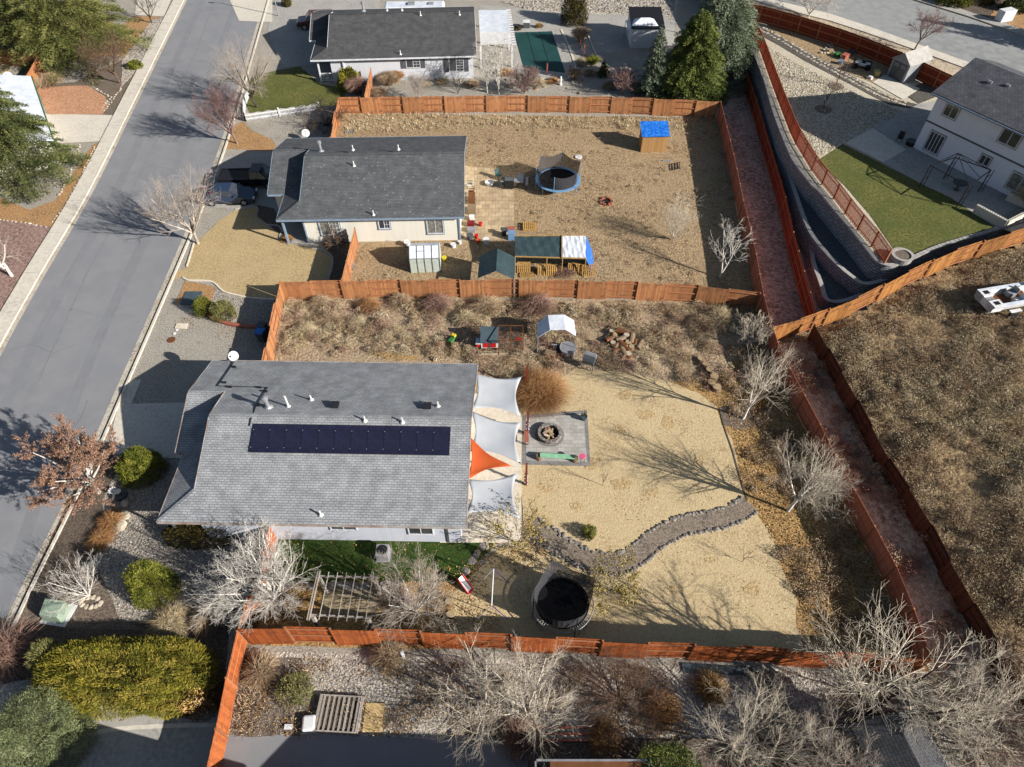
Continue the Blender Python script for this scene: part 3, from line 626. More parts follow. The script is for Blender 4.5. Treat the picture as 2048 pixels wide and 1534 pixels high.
def window(parent, p0, u, px, m=None, zt=None, mull=(1,), trim=None, nrm=None, grid=None, shutters=None, pane='glass'):
    """a window on the vertical wall through p0 along u; px = (left, top, right, bottom) pixels of the opening"""
    u = Vector(u).normalized(); n = Vector((u.y, -u.x, 0)) if nrm is None else Vector(nrm)
    a = hit(px[0], px[1], p0, n); c = hit(px[2], px[3], p0, n)
    s0 = (a - Vector(p0)).dot(u); s1 = (c - Vector(p0)).dot(u); z1, z0 = a.z, c.z
    if zt is not None: z1 = zt; s0 = (hit(px[0], px[3], p0, n) - Vector(p0)).dot(u)
    m = m or M['trim_white']
    base = Vector((p0[0], p0[1], 0)) + n * 0.02
    X = Matrix.Translation(base) @ Matrix(((u.x, n.x, 0, 0), (u.y, n.y, 0, 0), (0, 0, 1, 0), (0, 0, 0, 1)))
    Xi = parent.matrix_world.inverted() @ X if parent else X
    f = MB(); f.X = Xi; t = 0.06
    f.box(s0 - t, s1 + t, -0.02, 0.05, z1, z1 + t); f.box(s0 - t, s1 + t, -0.02, 0.07, z0 - t, z0); f.box(s0 - t, s0, -0.02, 0.05, z0, z1); f.box(s1, s1 + t, -0.02, 0.05, z0, z1)
    W = s1 - s0
    for k in range(len(mull)):
        x = s0 + W * (k + 1) / (len(mull) + 1); f.box(x - 0.025, x + 0.025, -0.01, 0.045, z0, z1)
    if grid:
        x0 = s0 + W * grid[2]
        for k in range(1, grid[0]): x = x0 + (s1 - x0) * k / grid[0]; f.box(x - 0.012, x + 0.012, 0.0, 0.035, z0, z1)
        for k in range(1, grid[1]): z = z0 + (z1 - z0) * k / grid[1]; f.box(x0, s1, 0.0, 0.034, z - 0.012, z + 0.012)
    o = f.build('window', m, parent)
    if trim:
        g = MB(); g.X = Xi; w_ = 0.13; q = t
        g.box(s0 - w_, s1 + w_, -0.02, 0.04, z1 + q, z1 + w_ + .02); g.box(s0 - w_, s1 + w_, -0.02, 0.06, z0 - w_ - .02, z0 - q); g.box(s0 - w_, s0 - q, -0.02, 0.04, z0 - q, z1 + q); g.box(s1 + q, s1 + w_, -0.02, 0.04, z0 - q, z1 + q)
        g.build('trim', trim, o)
    g = MB(); g.X = Xi; g.box(s0, s1, -0.02, 0.015, z0, z1); g.build('pane', M[pane], o)
    if shutters:
        for a_, b_ in ((s0 - 0.6, s0 - 0.1), (s1 + 0.1, s1 + 0.6)):
            g = MB(); g.X = Xi; g.box(a_, b_, -0.01, 0.05, z0 - 0.08, z1 + 0.05)
            for k in range(10): zz = z0 + (z1 - z0) * (k + .5) / 10; g.box(a_ + .06, b_ - .06, 0.05, 0.062, zz - 0.04, zz + 0.03)
            g.build('shutter', shutters, o)
    return o

def ranch(name, origin, yaw, L, W, g, gx, gy, k, eave, label, rm, wm, fm, zo=0.0):
    """long house: main gable roof east-west, a lower garage gable at the north-west, a small west-facing hip over the porch"""
    h = empty(name, (origin[0], origin[1], zo), yaw, label, 'house'); bpy.context.view_layer.update()
    e = eave; zr = e + k * W / 2; yG = (gy + W) / 2; zG = e + k * (W - yG)
    def Z(y): return e + k * min(y, W - y)
    top = [
        [(L, W, e), (g, W, e), (g, W / 2, zr), (L, W / 2, zr)],
        [(g, W, e), (gx, W, e), (gx, yG, zG), (g, yG, zG)],
        [(0, 0, e), (L, 0, e), (L, W / 2, zr), (g, W / 2, zr), (g, g, e + k * g)],
        [(0, gy, e), (0, 0, e), (g, g, e + k * g), (g, gy + g, e + k * g)],
        [(gx, gy, e), (0, gy, e), (g, gy + g, e + k * g), (g, yG, zG), (gx, yG, zG)],
    ]
    b = MB()
    for f in top:
        b.add(f, [tuple(range(len(f)))])
    roof = b.build('roof', rm, h, solid=0.1)
    # ridge cap, fascia boards, gutters
    b = MB(); b.bar((g, W / 2, zr + 0.01), (L, W / 2, zr + 0.01), 0.3, 0.03); b.bar((gx, yG, zG + 0.01), (g, yG, zG + 0.01), 0.25, 0.03); b.bar((0.03, 0.03, e + 0.015), (g, g, e + k * g + 0.015), 0.22, 0.03)
    b.build('ridge_cap', rm, roof)
    b = MB(); t = 0.025
    b.box(0 - t, L + t, -t - .03, -0.005, e - 0.16, e + 0.0); b.box(-t - .03, -0.005, 0, gy, e - 0.16, e); b.box(gx, 0, gy - t - .03, gy - .005, e - 0.16, e)
    b.box(gx - t, L + t, W + .005, W + t + .03, e - 0.16, e)
    for x, y0, y1 in ((L + t, 0, W / 2), (L + t, W, W / 2), (gx - t, gy, yG), (gx - t, W, yG)):
        b.bar((x, y0, Z(y0) - 0.08 if x > L else e - .08), (x, y1, (Z(y1) if x > L else zG) - 0.08), 0.04, 0.17)
    b.bar((g - t, g, e + k * g - .04), (g - t, W / 2, zr - .06), 0.04, 0.12); b.bar((g - t, yG, zG), (g - t, W / 2, zr - 0.06), 0.04, 0.12)
    b.build('fascia', fm, roof)
    i = 0.42; q = 0.1
    b = MB(); 
    b.profx([(i, 0), (W - i, 0), (W - i, Z(W - i) - q - .02), (W / 2, zr - q - .02), (i, Z(i) - q - .02)], g + 0.22, L - i)
    yy = gy + i
    b.profx([(yy, 0), (W - i - .004, 0), (W - i - .004, e + k * i - q - .02), (yG, zG - q - .02), (yy, e + k * i - q - .02)], gx + i, g + 0.22)
    wall = b.build('wall', wm, h)
    return h, roof, dict(e=e, zr=zr, k=k, W=W, L=L, g=g, gx=gx, gy=gy, yG=yG, zG=zG, i=i)

def onroof(h, d, px, py, south=True):
    """point of the roof slope seen at a pixel, in the house's own axes"""
    mw = h.matrix_world; Wd = d['W']; k = d['k']; e = d['e']
    if south: p = mw @ Vector((0, 0, e)); n = mw.to_3x3() @ Vector((0, -k, 1))
    else: p = mw @ Vector((0, Wd, e)); n = mw.to_3x3() @ Vector((0, k, 1))
    return mw.inverted() @ hit(px, py, p, n)

def vent(h, roof, p, kind):
    b = MB()
    if kind == 'pipe': b.tube([p - Vector((0, 0, .1)), p + Vector((0, 0, .45))], 0.055, 8); b.lathe([(.16, 0), (.07, .12)], 10, p)
    elif kind == 'tall': b.tube([p - Vector((0, 0, .1)), p + Vector((0, 0, 1.0))], 0.07, 8); b.lathe([(.14, 0), (.09, .1)], 10, p)
    elif kind == 'flue': b.tube([p - Vector((0, 0, .1)), p + Vector((0, 0, .8))], 0.12, 12); b.lathe([(.2, .8), (.2, .95), (.05, 1.02)], 12, p); b.lathe([(.3, 0), (.14, .15)], 10, p)
    else: b.box(p.x - .2, p.x + .2, p.y - .2, p.y + .2, p.z - .05, p.z + .18); b.box(p.x - .25, p.x + .25, p.y - .25, p.y + .25, p.z + .18, p.z + .22)
    b.build('roof_vent', M['dark_metal'] if kind == 'box' else (M['metal'] if kind == 'flue' else M['pipe_white']), roof)

def post(h, x, y, z1, m, wd=0.12, name='porch_post'):
    b = MB(); b.box(x - wd / 2, x + wd / 2, y - wd / 2, y + wd / 2, 0, z1); return b.build(name, m, h)

# --- main house
hm, rf, d = ranch('house', (-19.9, 18.66), R(-1.1), 17.35, 12.15, 1.75, -0.55, 4.68, 0.32, 2.7,
    'low white house with a light grey shingle roof carrying a long row of solar panels', M['roof_light'], M['grey_white_wall'], M['fascia_rust'])
post(hm, 0.35, 0.4, 2.6, M['trim_grey']); post(hm, 0.25, 3.9, 2.6, M['trim_grey'])
p0 = hm.matrix_world @ Vector((2, d['i'], 0)); u = hm.matrix_world.to_3x3() @ Vector((1, 0, 0))
window(hm, p0, u, (664, 1050, 713, 1058), zt=2.1); window(hm, p0, u, (820, 1050, 866, 1067), zt=2.1)
b = MB(); b.box(16.1, 16.22, .36, .43, .1, 2.5); b.build('downspout', M['trim_grey'], hm)
b = MB(); b.box(1.94, 1.97, 1.2, 2.1, .1, 2.1); b.build('front_door', M['trim_grey'], hm)
b = MB(); b.box(-.16, -.12, 5.6, 10.8, 0.05, 2.2)
for z in (.55, 1.1, 1.65): b.box(-.165, -.16, 5.6, 10.8, z, z + .02)
b.build('garage_door', M['trim_white'], hm)
for px, py, k in ((537, 815, 'flue'), (577, 813, 'tall'), (623, 800, 'pipe'), (671, 813, 'box'), (876, 813, 'pipe'), (855, 815, 'box')): vent(hm, rf, onroof(hm, d, px, py, False), k)
for px, py, k in ((730, 842, 'pipe'), (805, 845, 'pipe'), (642, 1030, 'pipe')): vent(hm, rf, onroof(hm, d, px, py), k)
# black conduit and satellite dish
def rp(px, py, s): return onroof(hm, d, px, py, s) + Vector((0, 0, 0.06))
b = MB(); b.tube([rp(467, 724, False), rp(465, 731, False), rp(436, 773, False), rp(536, 776, False), rp(512, 815, False), rp(503, 838, True), rp(500, 853, True)], 0.028, 6)
for q in ((466, 735), (446, 766), (457, 775), (516, 776), (528, 784), (512, 812)):
    p = rp(q[0], q[1], False); b.box(p.x - .02, p.x + .22, p.y - .05, p.y + .05, p.z - .05, p.z + .07)
b.build('conduit', M['black'], rf)
DISH = empty('satellite_dish', hm.matrix_world @ (onroof(hm, d, 472, 724, False)), 0, 'white satellite dish on the back edge of the light grey roof', 'satellite dish', 'satellite dishes')
def dish(root, face, s=1.0):
    q_ = lambda L: [(r_ * s, z_ * s) for r_, z_ in L]
    b = MB(); n = 20
    X = Vector(face).normalized().to_track_quat('Z', 'Y').to_matrix().to_4x4(); X.translation = Vector((0, 0, .75 * s)); b.X = X
    b.lathe(q_([(0.001, -.09), (.15, -.075), (.3, -.035), (.42, .02), (.425, .03), (.3, -.015), (.15, -.055), (0.001, -.07)]), n, cap=False)
    if s != 1: pass
    b.build('reflector', M['pipe_white'], root, smooth=True)
    b = MB(); b.X = X; b.tube([(0, -.4, .0), (0, -.2, .45), (0, -.05, .5)], .018, 6); b.box(-.06, .06, -.1, .02, .44, .56); b.build('feed_arm', M['metal'], root)
    b = MB(); b.tube([(0, 0, 0), (0, 0, .5 * s), (0, .02, .7 * s)], .03, 8); b.build('mast', M['metal'], root)
dish(DISH, (0.55, -0.55, 0.62), .8)
# solar panels
M['solar'] = cellmat('solar', ((0.012, 0.013, 0.03), (0.015, 0.016, 0.036)), (0.165, 0.165), gap=0.003, mortar=(0.03, 0.03, 0.05), offs=0, rough=0.25, bump=0)
pa = onroof(hm, d, 501, 906); pb = onroof(hm, d, 899, 907); pt = onroof(hm, d, 508, 850)
nP = 12; wP = (pb.x - pa.x) / nP; ln = (pt.y - pa.y); ang = math.atan(d['k'])
proto = None
for i in range(nP):
    loc = hm.matrix_world @ Vector((pa.x + wP * i, pa.y, pa.z + 0.09))
    if proto is None:
        r = proto = empty('solar_panel', loc, 0, None, 'solar panel', 'solar panels in a row on the light grey roof'); r.rotation_euler = (ang, 0, R(-1.1))
        hl = ln / math.cos(ang)
        b = MB(); b.box(0.012, wP - .012, 0, hl, 0, .035); b.build('panel_glass', M['solar'], r)
        b = MB(); b.box(0.004, .012, 0, hl, -.002, .04); b.box(wP - .012, wP - .004, 0, hl, -.002, .04); b.box(0.004, wP - .004, -.01, 0, -.002, .04); b.box(0.004, wP - .004, hl, hl + .01, -.002, .04); b.build('panel_frame', M['black'], r)
        b = MB(); b.box(-.018, .018, hl * .15, hl * .15 + .05, .03, .055); b.box(-.018, .018, hl * .78, hl * .78 + .05, .03, .055); b.box(0, wP, hl * .17, hl * .17 + .04, -.09, -.004); b.box(0, wP, hl * .8, hl * .8 + .04, -.09, -.004); b.build('clamps', M['metal'], r)
    else:
        r = copy_tree(proto); r.location = loc
    ordn = ['first', 'second', 'third', 'fourth', 'fifth', 'sixth', 'seventh', 'eighth', 'ninth', 'tenth', 'eleventh', 'last'][i]
    r['label'] = 'black solar panel on the light grey roof, %s from the street end of the row' % ordn

# --- middle house
h2, rf2, d2 = ranch('house', (-19.35, 46.3), R(1.6), 15.4, 12.55, 1.75, -1.45, 3.6, 0.33, 2.7,
    'cream white house with a dark grey speckled shingle roof and blue-grey trim', M['roof_mid'], M['cream_wall'], M['trim_blue'])
post(h2, 0.3, 0.35, 2.6, M['trim_blue'], .16); post(h2, 0.3, 3.3, 2.6, M['trim_blue'], .16)
p0 = h2.matrix_world @ Vector((2, d2['i'], 0)); u = h2.matrix_world.to_3x3() @ Vector((1, 0, 0))
window(h2, p0, u, (638, 443, 682, 468), trim=M['trim_blue'], grid=(3, 4, .5), pane='curtain'); window(h2, p0, u, (757, 441, 780, 455.5), trim=M['trim_blue'], grid=(2, 2, .5)); window(h2, p0, u, (854, 440, 887, 465), trim=M['trim_blue'], pane='curtain')
b = MB(); b.box(14.88, 15.02, .34, .42, 0.05, 2.5); b.box(1.93, 2.05, .36, .43, .05, 2.5); b.build('corner_board', M['trim_blue'], h2)
for px, py, k in ((642, 303, 'flue'),): vent(h2, rf2, onroof(h2, d2, px, py, False), k)
for px, py, k in ((706, 300, 'pipe'), (797, 299, 'pipe'), (708, 332, 'pipe'), (747, 430, 'pipe')): vent(h2, rf2, onroof(h2, d2, px, py), k)
# --- far house
h3, rf3, d3 = ranch('house', (-21.95, 74.75), R(3.4), 18.1, 13.2, 1.75, -0.75, 4.9, 0.32, 2.7,
    'pale house with a plain charcoal roof, grey shutters and a railed porch', M['roof_dark'], M['white_wall'], M['trim_white'])
post(h3, 0.6, 0.5, 2.6, M['trim_white'], .16); post(h3, 3.4, .35, 2.6, M['trim_white'], .16)
p0 = h3.matrix_world @ Vector((2, d3['i'], 0)); u = h3.matrix_world.to_3x3() @ Vector((1, 0, 0))
window(h3, p0, u, (812, 117, 840, 134), grid=(2, 3, .5), shutters=M['trim_grey']); window(h3, p0, u, (898, 115, 927, 141), grid=(2, 5, .5), shutters=M['trim_grey'])
b = MB()
for i in range(16): x = .7 + i * .17; b.box(x, x + .05, .48, .53, .2, .95)
b.box(.6, 3.4, .46, .55, .95, 1.0); b.box(.6, 3.4, .47, .54, .15, .2); b.build('porch_railing', M['trim_white'], h3)
for px, py, k in ((727, 22, 'flue'), (774, 21, 'pipe'), (804, 21, 'pipe'), (841, 31, 'pipe'), (919, 30, 'pipe'), (801, 109, 'pipe')): vent(h3, rf3, onroof(h3, d3, px, py), k)

# --- two storey house on the raised yard
A = G(1826, 295, ZP); E0 = G(1868, 190, ZP + 5.2); E1 = G(2048, 272, ZP + 5.2)
u = (E1 - E0); u.z = 0; u.normalize(); yaw = math.atan2(u.y, u.x)
ht = empty('two_storey_house', (A.x, A.y, ZP), yaw, 'white two storey house with a charcoal roof and tan window trim', 'house'); bpy.context.view_layer.update()
LL, DD, HH = 16.0, 9.0, 5.2
b = MB(); b.profx([(0, 0), (DD, 0), (DD, HH), (DD / 2, HH + 1.55), (0, HH)], 0, LL); wl = b.build('wall', M['stucco'], ht)
b = MB(); b.box(-.03, LL, -.05, -.002, 2.62, 2.75); b.build('belt_trim', M['trim_grey'], ht)
k = 1.55 / (DD / 2); o_ = .45
b = MB(); b.add([(-o_, -o_, HH - k * o_ + .16), (LL, -o_, HH - k * o_ + .16), (LL, DD / 2, HH + 1.71), (-o_, DD / 2, HH + 1.71), (LL, DD + o_, HH - k * o_ + .16), (-o_, DD + o_, HH - k * o_ + .16)], [(0, 1, 2, 3), (3, 2, 4, 5)])
r2 = b.build('roof', M['roof_two'], ht, solid=.12)
b = MB(); b.box(-o_ - .02, LL, -o_ - .12, -o_ - .01, HH - k * o_ - .02, HH - k * o_ + .1); b.build('gutter', M['trim_blue'], r2)
b = MB(); b.box(2.1, 2.5, 2.6, 2.75, HH + 1.0, HH + 1.25); b.box(3.4, 3.8, 3.0, 3.15, HH + 1.1, HH + 1.35); b.build('roof_vent', M['metal'], r2)
n_ = Vector((u.y, -u.x, 0)); p0 = A
for q, pn in (((1897, 206, 1909, 238), 'glass'), ((2011, 256, 2030, 296), 'glass'), ((1966, 309, 1974, 332), 'glass'), ((2029, 344, 2052, 392), 'curtain')):
    window(ht, p0, u, q, m=M['trim_white'], trim=M['trim_tan'], pane=pn)
window(ht, p0, u, (1865, 262, 1873, 308), m=M['trim_white'], mull=(1, 1, 1), trim=M['trim_tan'])

# ------------------------------------------------------------ fences
M['cedar'] = boardmat('cedar', ph(208, 146, 98), ph(146, 96, 62), pitch=0.145, wear=ph(128, 92, 70))
M['cedar_red'] = boardmat('cedar_red', ph(202, 112, 58), ph(138, 70, 34), pitch=0.145, wear=ph(130, 70, 46))
M['stain_red'] = boardmat('stain_red', ph(204, 122, 96), ph(164, 92, 70), pitch=0.145)
M['stain_dark'] = boardmat('stain_dark', ph(150, 66, 40), ph(118, 46, 28), pitch=0.145)
M['raw_cedar'] = boardmat('raw_cedar', ph(190, 132, 72), ph(112, 70, 36), pitch=0.145, wear=ph(84, 56, 34))
M['dark_cedar'] = boardmat('dark_cedar', ph(104, 72, 54), ph(58, 42, 34), pitch=0.145, wear=ph(60, 44, 36))  # board tones darkened to paint in the shade of the west face
M['rail_wood'] = boardmat('rail_wood', ph(186, 126, 90), ph(150, 96, 66), pitch=9.0)

def fence(label, line, m, h=1.83, bay=2.4, style='alt', side=1, ph0=0, name='fence', group=None, rail=None):
    """line: world points with the ground height in z. Boards alternate sides bay by bay; side = +1: rails show to the right"""
    pts = [Vector(p) for p in line]; rail = rail or M['rail_wood']
    L = [0]
    for a, c in zip(pts[:-1], pts[1:]): L.append(L[-1] + (c - a).length)
    n = max(1, round(L[-1] / bay)); root = empty(name, pts[0], 0, label, 'fence', group)
    def at(s):
        for i in range(len(pts) - 1):
            if s <= L[i + 1] + 1e-6: return pts[i].lerp(pts[i + 1], (s - L[i]) / (L[i + 1] - L[i]))
        return pts[-1]
    P = [at(L[-1] * i / n) for i in range(n + 1)]
    for i in range(n + 1):
        b = MB(); b.box(-.05, .05, -.05, .05, 0, h + .03); o = b.build('post', rail, root); o.location = P[i] - pts[0]
        a = P[min(i + 1, n)] - P[max(i - 1, 0)]; o.rotation_euler = (0, 0, math.atan2(a.y, a.x))
    for i in range(n):
        a, c = P[i], P[i + 1]; dlt = c - a; ln = math.hypot(dlt.x, dlt.y); rz = math.atan2(dlt.y, dlt.x); sl = dlt.z / ln
        solid = style == 'solid' or (i + ph0) % 2 == 0
        s = side * (-1 if solid else 1) * (1 if side else 0)
        yo = 0.062 * s if s else 0.0
        b = MB(); nb = int(ln / 0.145)
        if style != 'slat':
            for j in range(nb + 1):
                x0 = j * 0.145; x1 = min(x0 + 0.139, ln)
                if x1 - x0 < .03: continue
                hh = h + random.uniform(-.012, .012); z = sl * x0; j_ = random.uniform(-.004, .004)
                b.box(x0, x1, yo - .009 + j_, yo + .009 + j_, z + .03, z + hh)
        else:
            nb = int(ln / 0.11)
            for j in range(nb):
                x0 = .06 + j * .11; b.box(x0, x0 + .045, -.06, -.03, sl * x0 + .05, sl * x0 + h * .98)
        o = b.build('board_panel' if style != 'slat' else 'slat_panel', m, root); o.location = a - pts[0]; o.rotation_euler = (0, 0, rz)
        b = MB()
        for z in (.25, h * .52, h - .2) if style != 'slat' else (.25, h - .35, h - .02):
            b.bar((0, 0, z), (ln, 0, z + dlt.z), .045, .09 if style != 'slat' else .05)
        o = b.build('rails', rail, root); o.location = a - pts[0]; o.rotation_euler = (0, 0, rz)
    return root
def fl(px, z=0.0, h=1.83): return [Vector((p.x, p.y, z)) for p in (G(x, y, z + h) for x, y in px)]
fence('orange cedar fence between the middle lot and the solar roof house lot', fl([(560, 563), (800, 560), (1030, 559), (1274, 564), (1402, 571), (1521, 586)]), M['cedar'], side=1, ph0=0, bay=2.25)
fence('orange cedar fence between the far pool lot and the middle lot', fl([(677, 195), (850, 193), (1030, 191), (1240, 194), (1437, 203)]), M['cedar'], side=1, ph0=1, bay=2.2)
fence('bright rust-orange fence along the bottom lot, its top edge in the shade of bare trees', fl([(478, 1256), (553, 1255), (800, 1261), (1030, 1271), (1274, 1286), (1452, 1291), (1668, 1306), (1862, 1318)], h=2.2), M['cedar_red'], h=2.2, side=1, ph0=0, bay=2.3)
fence('rust-orange fence running off the bottom edge beside the yellow-green hedge', fl([(474, 1262), (466, 1286), (433, 1449), (405, 1570)]), M['cedar_red'], side=0, style='solid')
fence('short rust fence under the white-barked tree, from house to lot corner', fl([(537, 1052), (510, 1147), (480, 1252)]), M['cedar_red'], side=-1)
fence('long brick-red fence between the three back yards and the drainage channel', fl([(1442, 204), (1470, 318), (1488, 405), (1511, 497), (1525, 578), (1543, 650), (1561, 698), (1597, 768), (1622, 811), (1670, 907), (1711, 981), (1775, 1098), (1808, 1160), (1862, 1312)]), M['stain_red'], side=0, style='solid')
fence('dark red fence standing between the channel and the block retaining walls', fl([(1484, 112), (1515, 200), (1540, 285), (1569, 380), (1589, 469), (1612, 553), (1634, 630)]), M['stain_dark'], side=0, style='solid')
fence('weathered brown fence climbing along the top of the dry field', F3b, M['raw_cedar'], side=1, ph0=0)
fence('weathered fence between the ditch and the dry field, shade painted into its dark boards', F2b, M['dark_cedar'], h=1.55, side=-1, ph0=1, rail=M['dark_cedar'])
fence('orange fence at the street end of the wild yard, down to the light grey roof', fl([(558, 566), (545, 625), (528, 705), (520, 745)]), M['cedar'], side=-1)
fence('short orange fence beside the ladder, from the cream house to the lot line', fl([(709, 456), (683, 558)]), M['cedar'], side=0, style='solid')
fence('short orange fence behind the speckled dark roof, toward the white picket fence', fl([(675, 197), (660, 274)]), M['cedar'], side=-1)
fence('short orange fence at the side of the far house by the yellow-green shrub', fl([(741, 136), (729, 190)]), M['cedar'], side=0, style='solid')
fence('dark red open slat fence along the lawn above the retaining walls', [Vector((p.x, p.y, ZP)) for p in (G(x, y, ZP + 1.5) for x, y in ((1512, 40), (1528, 75), (1560, 160), (1596, 250), (1640, 320), (1681, 368), (1707, 402), (1728, 428), (1760, 464), (1784, 498)))], M['stain_dark'], h=1.5, bay=2.1, style='slat')
fence('dark red fence along the far side road behind the grey garden shed', [Vector((p.x, p.y, ZP)) for p in (G(x, y, ZP + 1.83) for x, y in ((1484, 5), (1528, 12), (1600, 32), (1681, 57), (1745, 80), (1803, 104), (1843, 122), (1902, 150), (1925, 160)))], M['stain_dark'], side=0, style='solid')
fence('orange fence by the white house across the street, next to the satellite dish', fl([(75, 112), (52, 152), (20, 190)]), M['cedar'], side=0, style='solid')
fence('orange fence at the left edge of the photo, under the big pine', fl([(-40, 92), (75, 110)]), M['cedar'], side=0, style='solid')
# ------------------------------------------------------------ vegetation
def norm(a): return a / np.maximum(np.linalg.norm(a, axis=-1, keepdims=True), 1e-9)
def blades_mesh(name, P, D, L, Wd, mats, mi, bend=0.0, roll=None):
    """every blade a four-cornered leaf shape: base P, direction D, length L, width W"""
    P = np.asarray(P, float); D = norm(np.asarray(D, float)); n = len(P)
    L = np.broadcast_to(L, (n,))[:, None]; Wd = np.broadcast_to(Wd, (n,))[:, None]
    A = norm(rng.normal(size=(n, 3))) if roll is None else roll
    S = norm(np.cross(D, A)) * Wd / 2
    mid = P + D * L * 0.5; tip = P + D * L
    if bend: tip = tip - np.array([0, 0, 1.0]) * L * bend
    V = np.stack([P, mid + S, tip, mid - S], 1).reshape(-1, 3)
    F = np.arange(4 * n).reshape(n, 4)
    return fast_mesh(name, V, F, mats, mi)
def tubes_mesh(name, P0, P1, R0, R1, mats, mi=None, k=4):
    P0 = np.asarray(P0, float); P1 = np.asarray(P1, float); n = len(P0)
    D = norm(P1 - P0); ref = np.where(np.abs(D[:, 2:3]) > 0.9, np.array([[1.0, 0, 0]]), np.array([[0, 0, 1.0]]))
    S = norm(np.cross(D, ref)); T = np.cross(D, S)
    a = np.arange(k) * 2 * np.pi / k
    ring = S[:, None, :] * np.cos(a)[None, :, None] + T[:, None, :] * np.sin(a)[None, :, None]
    V = np.concatenate([P0[:, None] + ring * np.asarray(R0)[:, None, None], P1[:, None] + ring * np.asarray(R1)[:, None, None]], 1).reshape(-1, 3)
    base = (np.arange(n) * 2 * k)[:, None]
    F = np.stack([np.stack([base[:, 0] + i, base[:, 0] + (i + 1) % k, base[:, 0] + k + (i + 1) % k, base[:, 0] + k + i], 1) for i in range(k)], 1).reshape(-1, 4)
    return fast_mesh(name, V, F, mats, None if mi is None else np.repeat(mi, k), smooth=True)

def leafmats(key, *cs, rough=0.8):
    return [mat('%s_%d' % (key, i), c, tuple(x * 0.72 for x in c), s1=6, rough=rough, spec=0.15) for i, c in enumerate(cs)]
BARK = {
    'white': [mat('bark_white', ph(240, 234, 224), ph(200, 190, 178), s1=3, fine=0.12)],
    'grey': [mat('bark_grey', ph(206, 192, 178), ph(150, 136, 122), s1=3, fine=0.2)],
    'brown': [mat('bark_brown', ph(128, 102, 84), ph(96, 74, 62), s1=3, fine=0.2)],
    'purple': [mat('bark_purple', ph(148, 118, 112), ph(116, 92, 88), s1=3, fine=0.2)],
    'dark': [mat('bark_dark', ph(88, 76, 68), ph(62, 52, 46), s1=3, fine=0.2)],
    'tan': [mat('bark_tan', ph(228, 216, 196), ph(178, 164, 144), s1=3, fine=0.15)],
}
LEAF = {
    'spruce': leafmats('spruce', ph(98, 104, 58), ph(120, 124, 74), ph(70, 80, 46)),
    'blue_spruce': leafmats('blue_spruce', ph(128, 140, 112), ph(152, 162, 134), ph(96, 110, 84)),
    'pine': leafmats('pine', ph(110, 114, 58), ph(134, 134, 78), ph(80, 86, 44)),
    'green_spruce': leafmats('green_spruce', ph(110, 122, 58), ph(136, 144, 76), ph(80, 92, 44)),
    'juniper': leafmats('juniper', ph(158, 146, 52), ph(134, 130, 46), ph(106, 108, 40), ph(176, 156, 72)),
    'yew': leafmats('yew', ph(120, 124, 44), ph(146, 144, 60), ph(84, 94, 34)),
    'sage': leafmats('sage', ph(140, 138, 82), ph(116, 118, 66), ph(160, 150, 96)),
    'globe': leafmats('globe', ph(128, 136, 92), ph(156, 162, 118), ph(96, 106, 68)),
    'yellow': leafmats('yellow', ph(172, 160, 56), ph(148, 140, 48), ph(120, 120, 42)),
    'rust': leafmats('rust', ph(172, 132, 108), ph(146, 108, 88), ph(192, 156, 132)),
    'goldleaf': leafmats('goldleaf', ph(206, 182, 112), ph(180, 156, 88), ph(150, 138, 66)),
    'thuja': leafmats('thuja', ph(86, 80, 36), ph(110, 96, 44), ph(66, 62, 30)),
    'straw': leafmats('straw', ph(190, 140, 92), ph(164, 112, 70), ph(208, 166, 116)),
    'dry': leafmats('dry', ph(230, 210, 170), ph(208, 184, 142), ph(184, 158, 120), ph(238, 222, 188)),
    'brush': leafmats('brush', ph(208, 182, 148), ph(180, 150, 116), ph(222, 198, 164), ph(150, 120, 94)),
    'litter': leafmats('litter', ph(196, 156, 92), ph(160, 112, 66), ph(214, 184, 128), ph(120, 84, 54)),
    'purplebrush': leafmats('purplebrush', ph(172, 136, 120), ph(144, 112, 98), ph(190, 156, 138)),
}

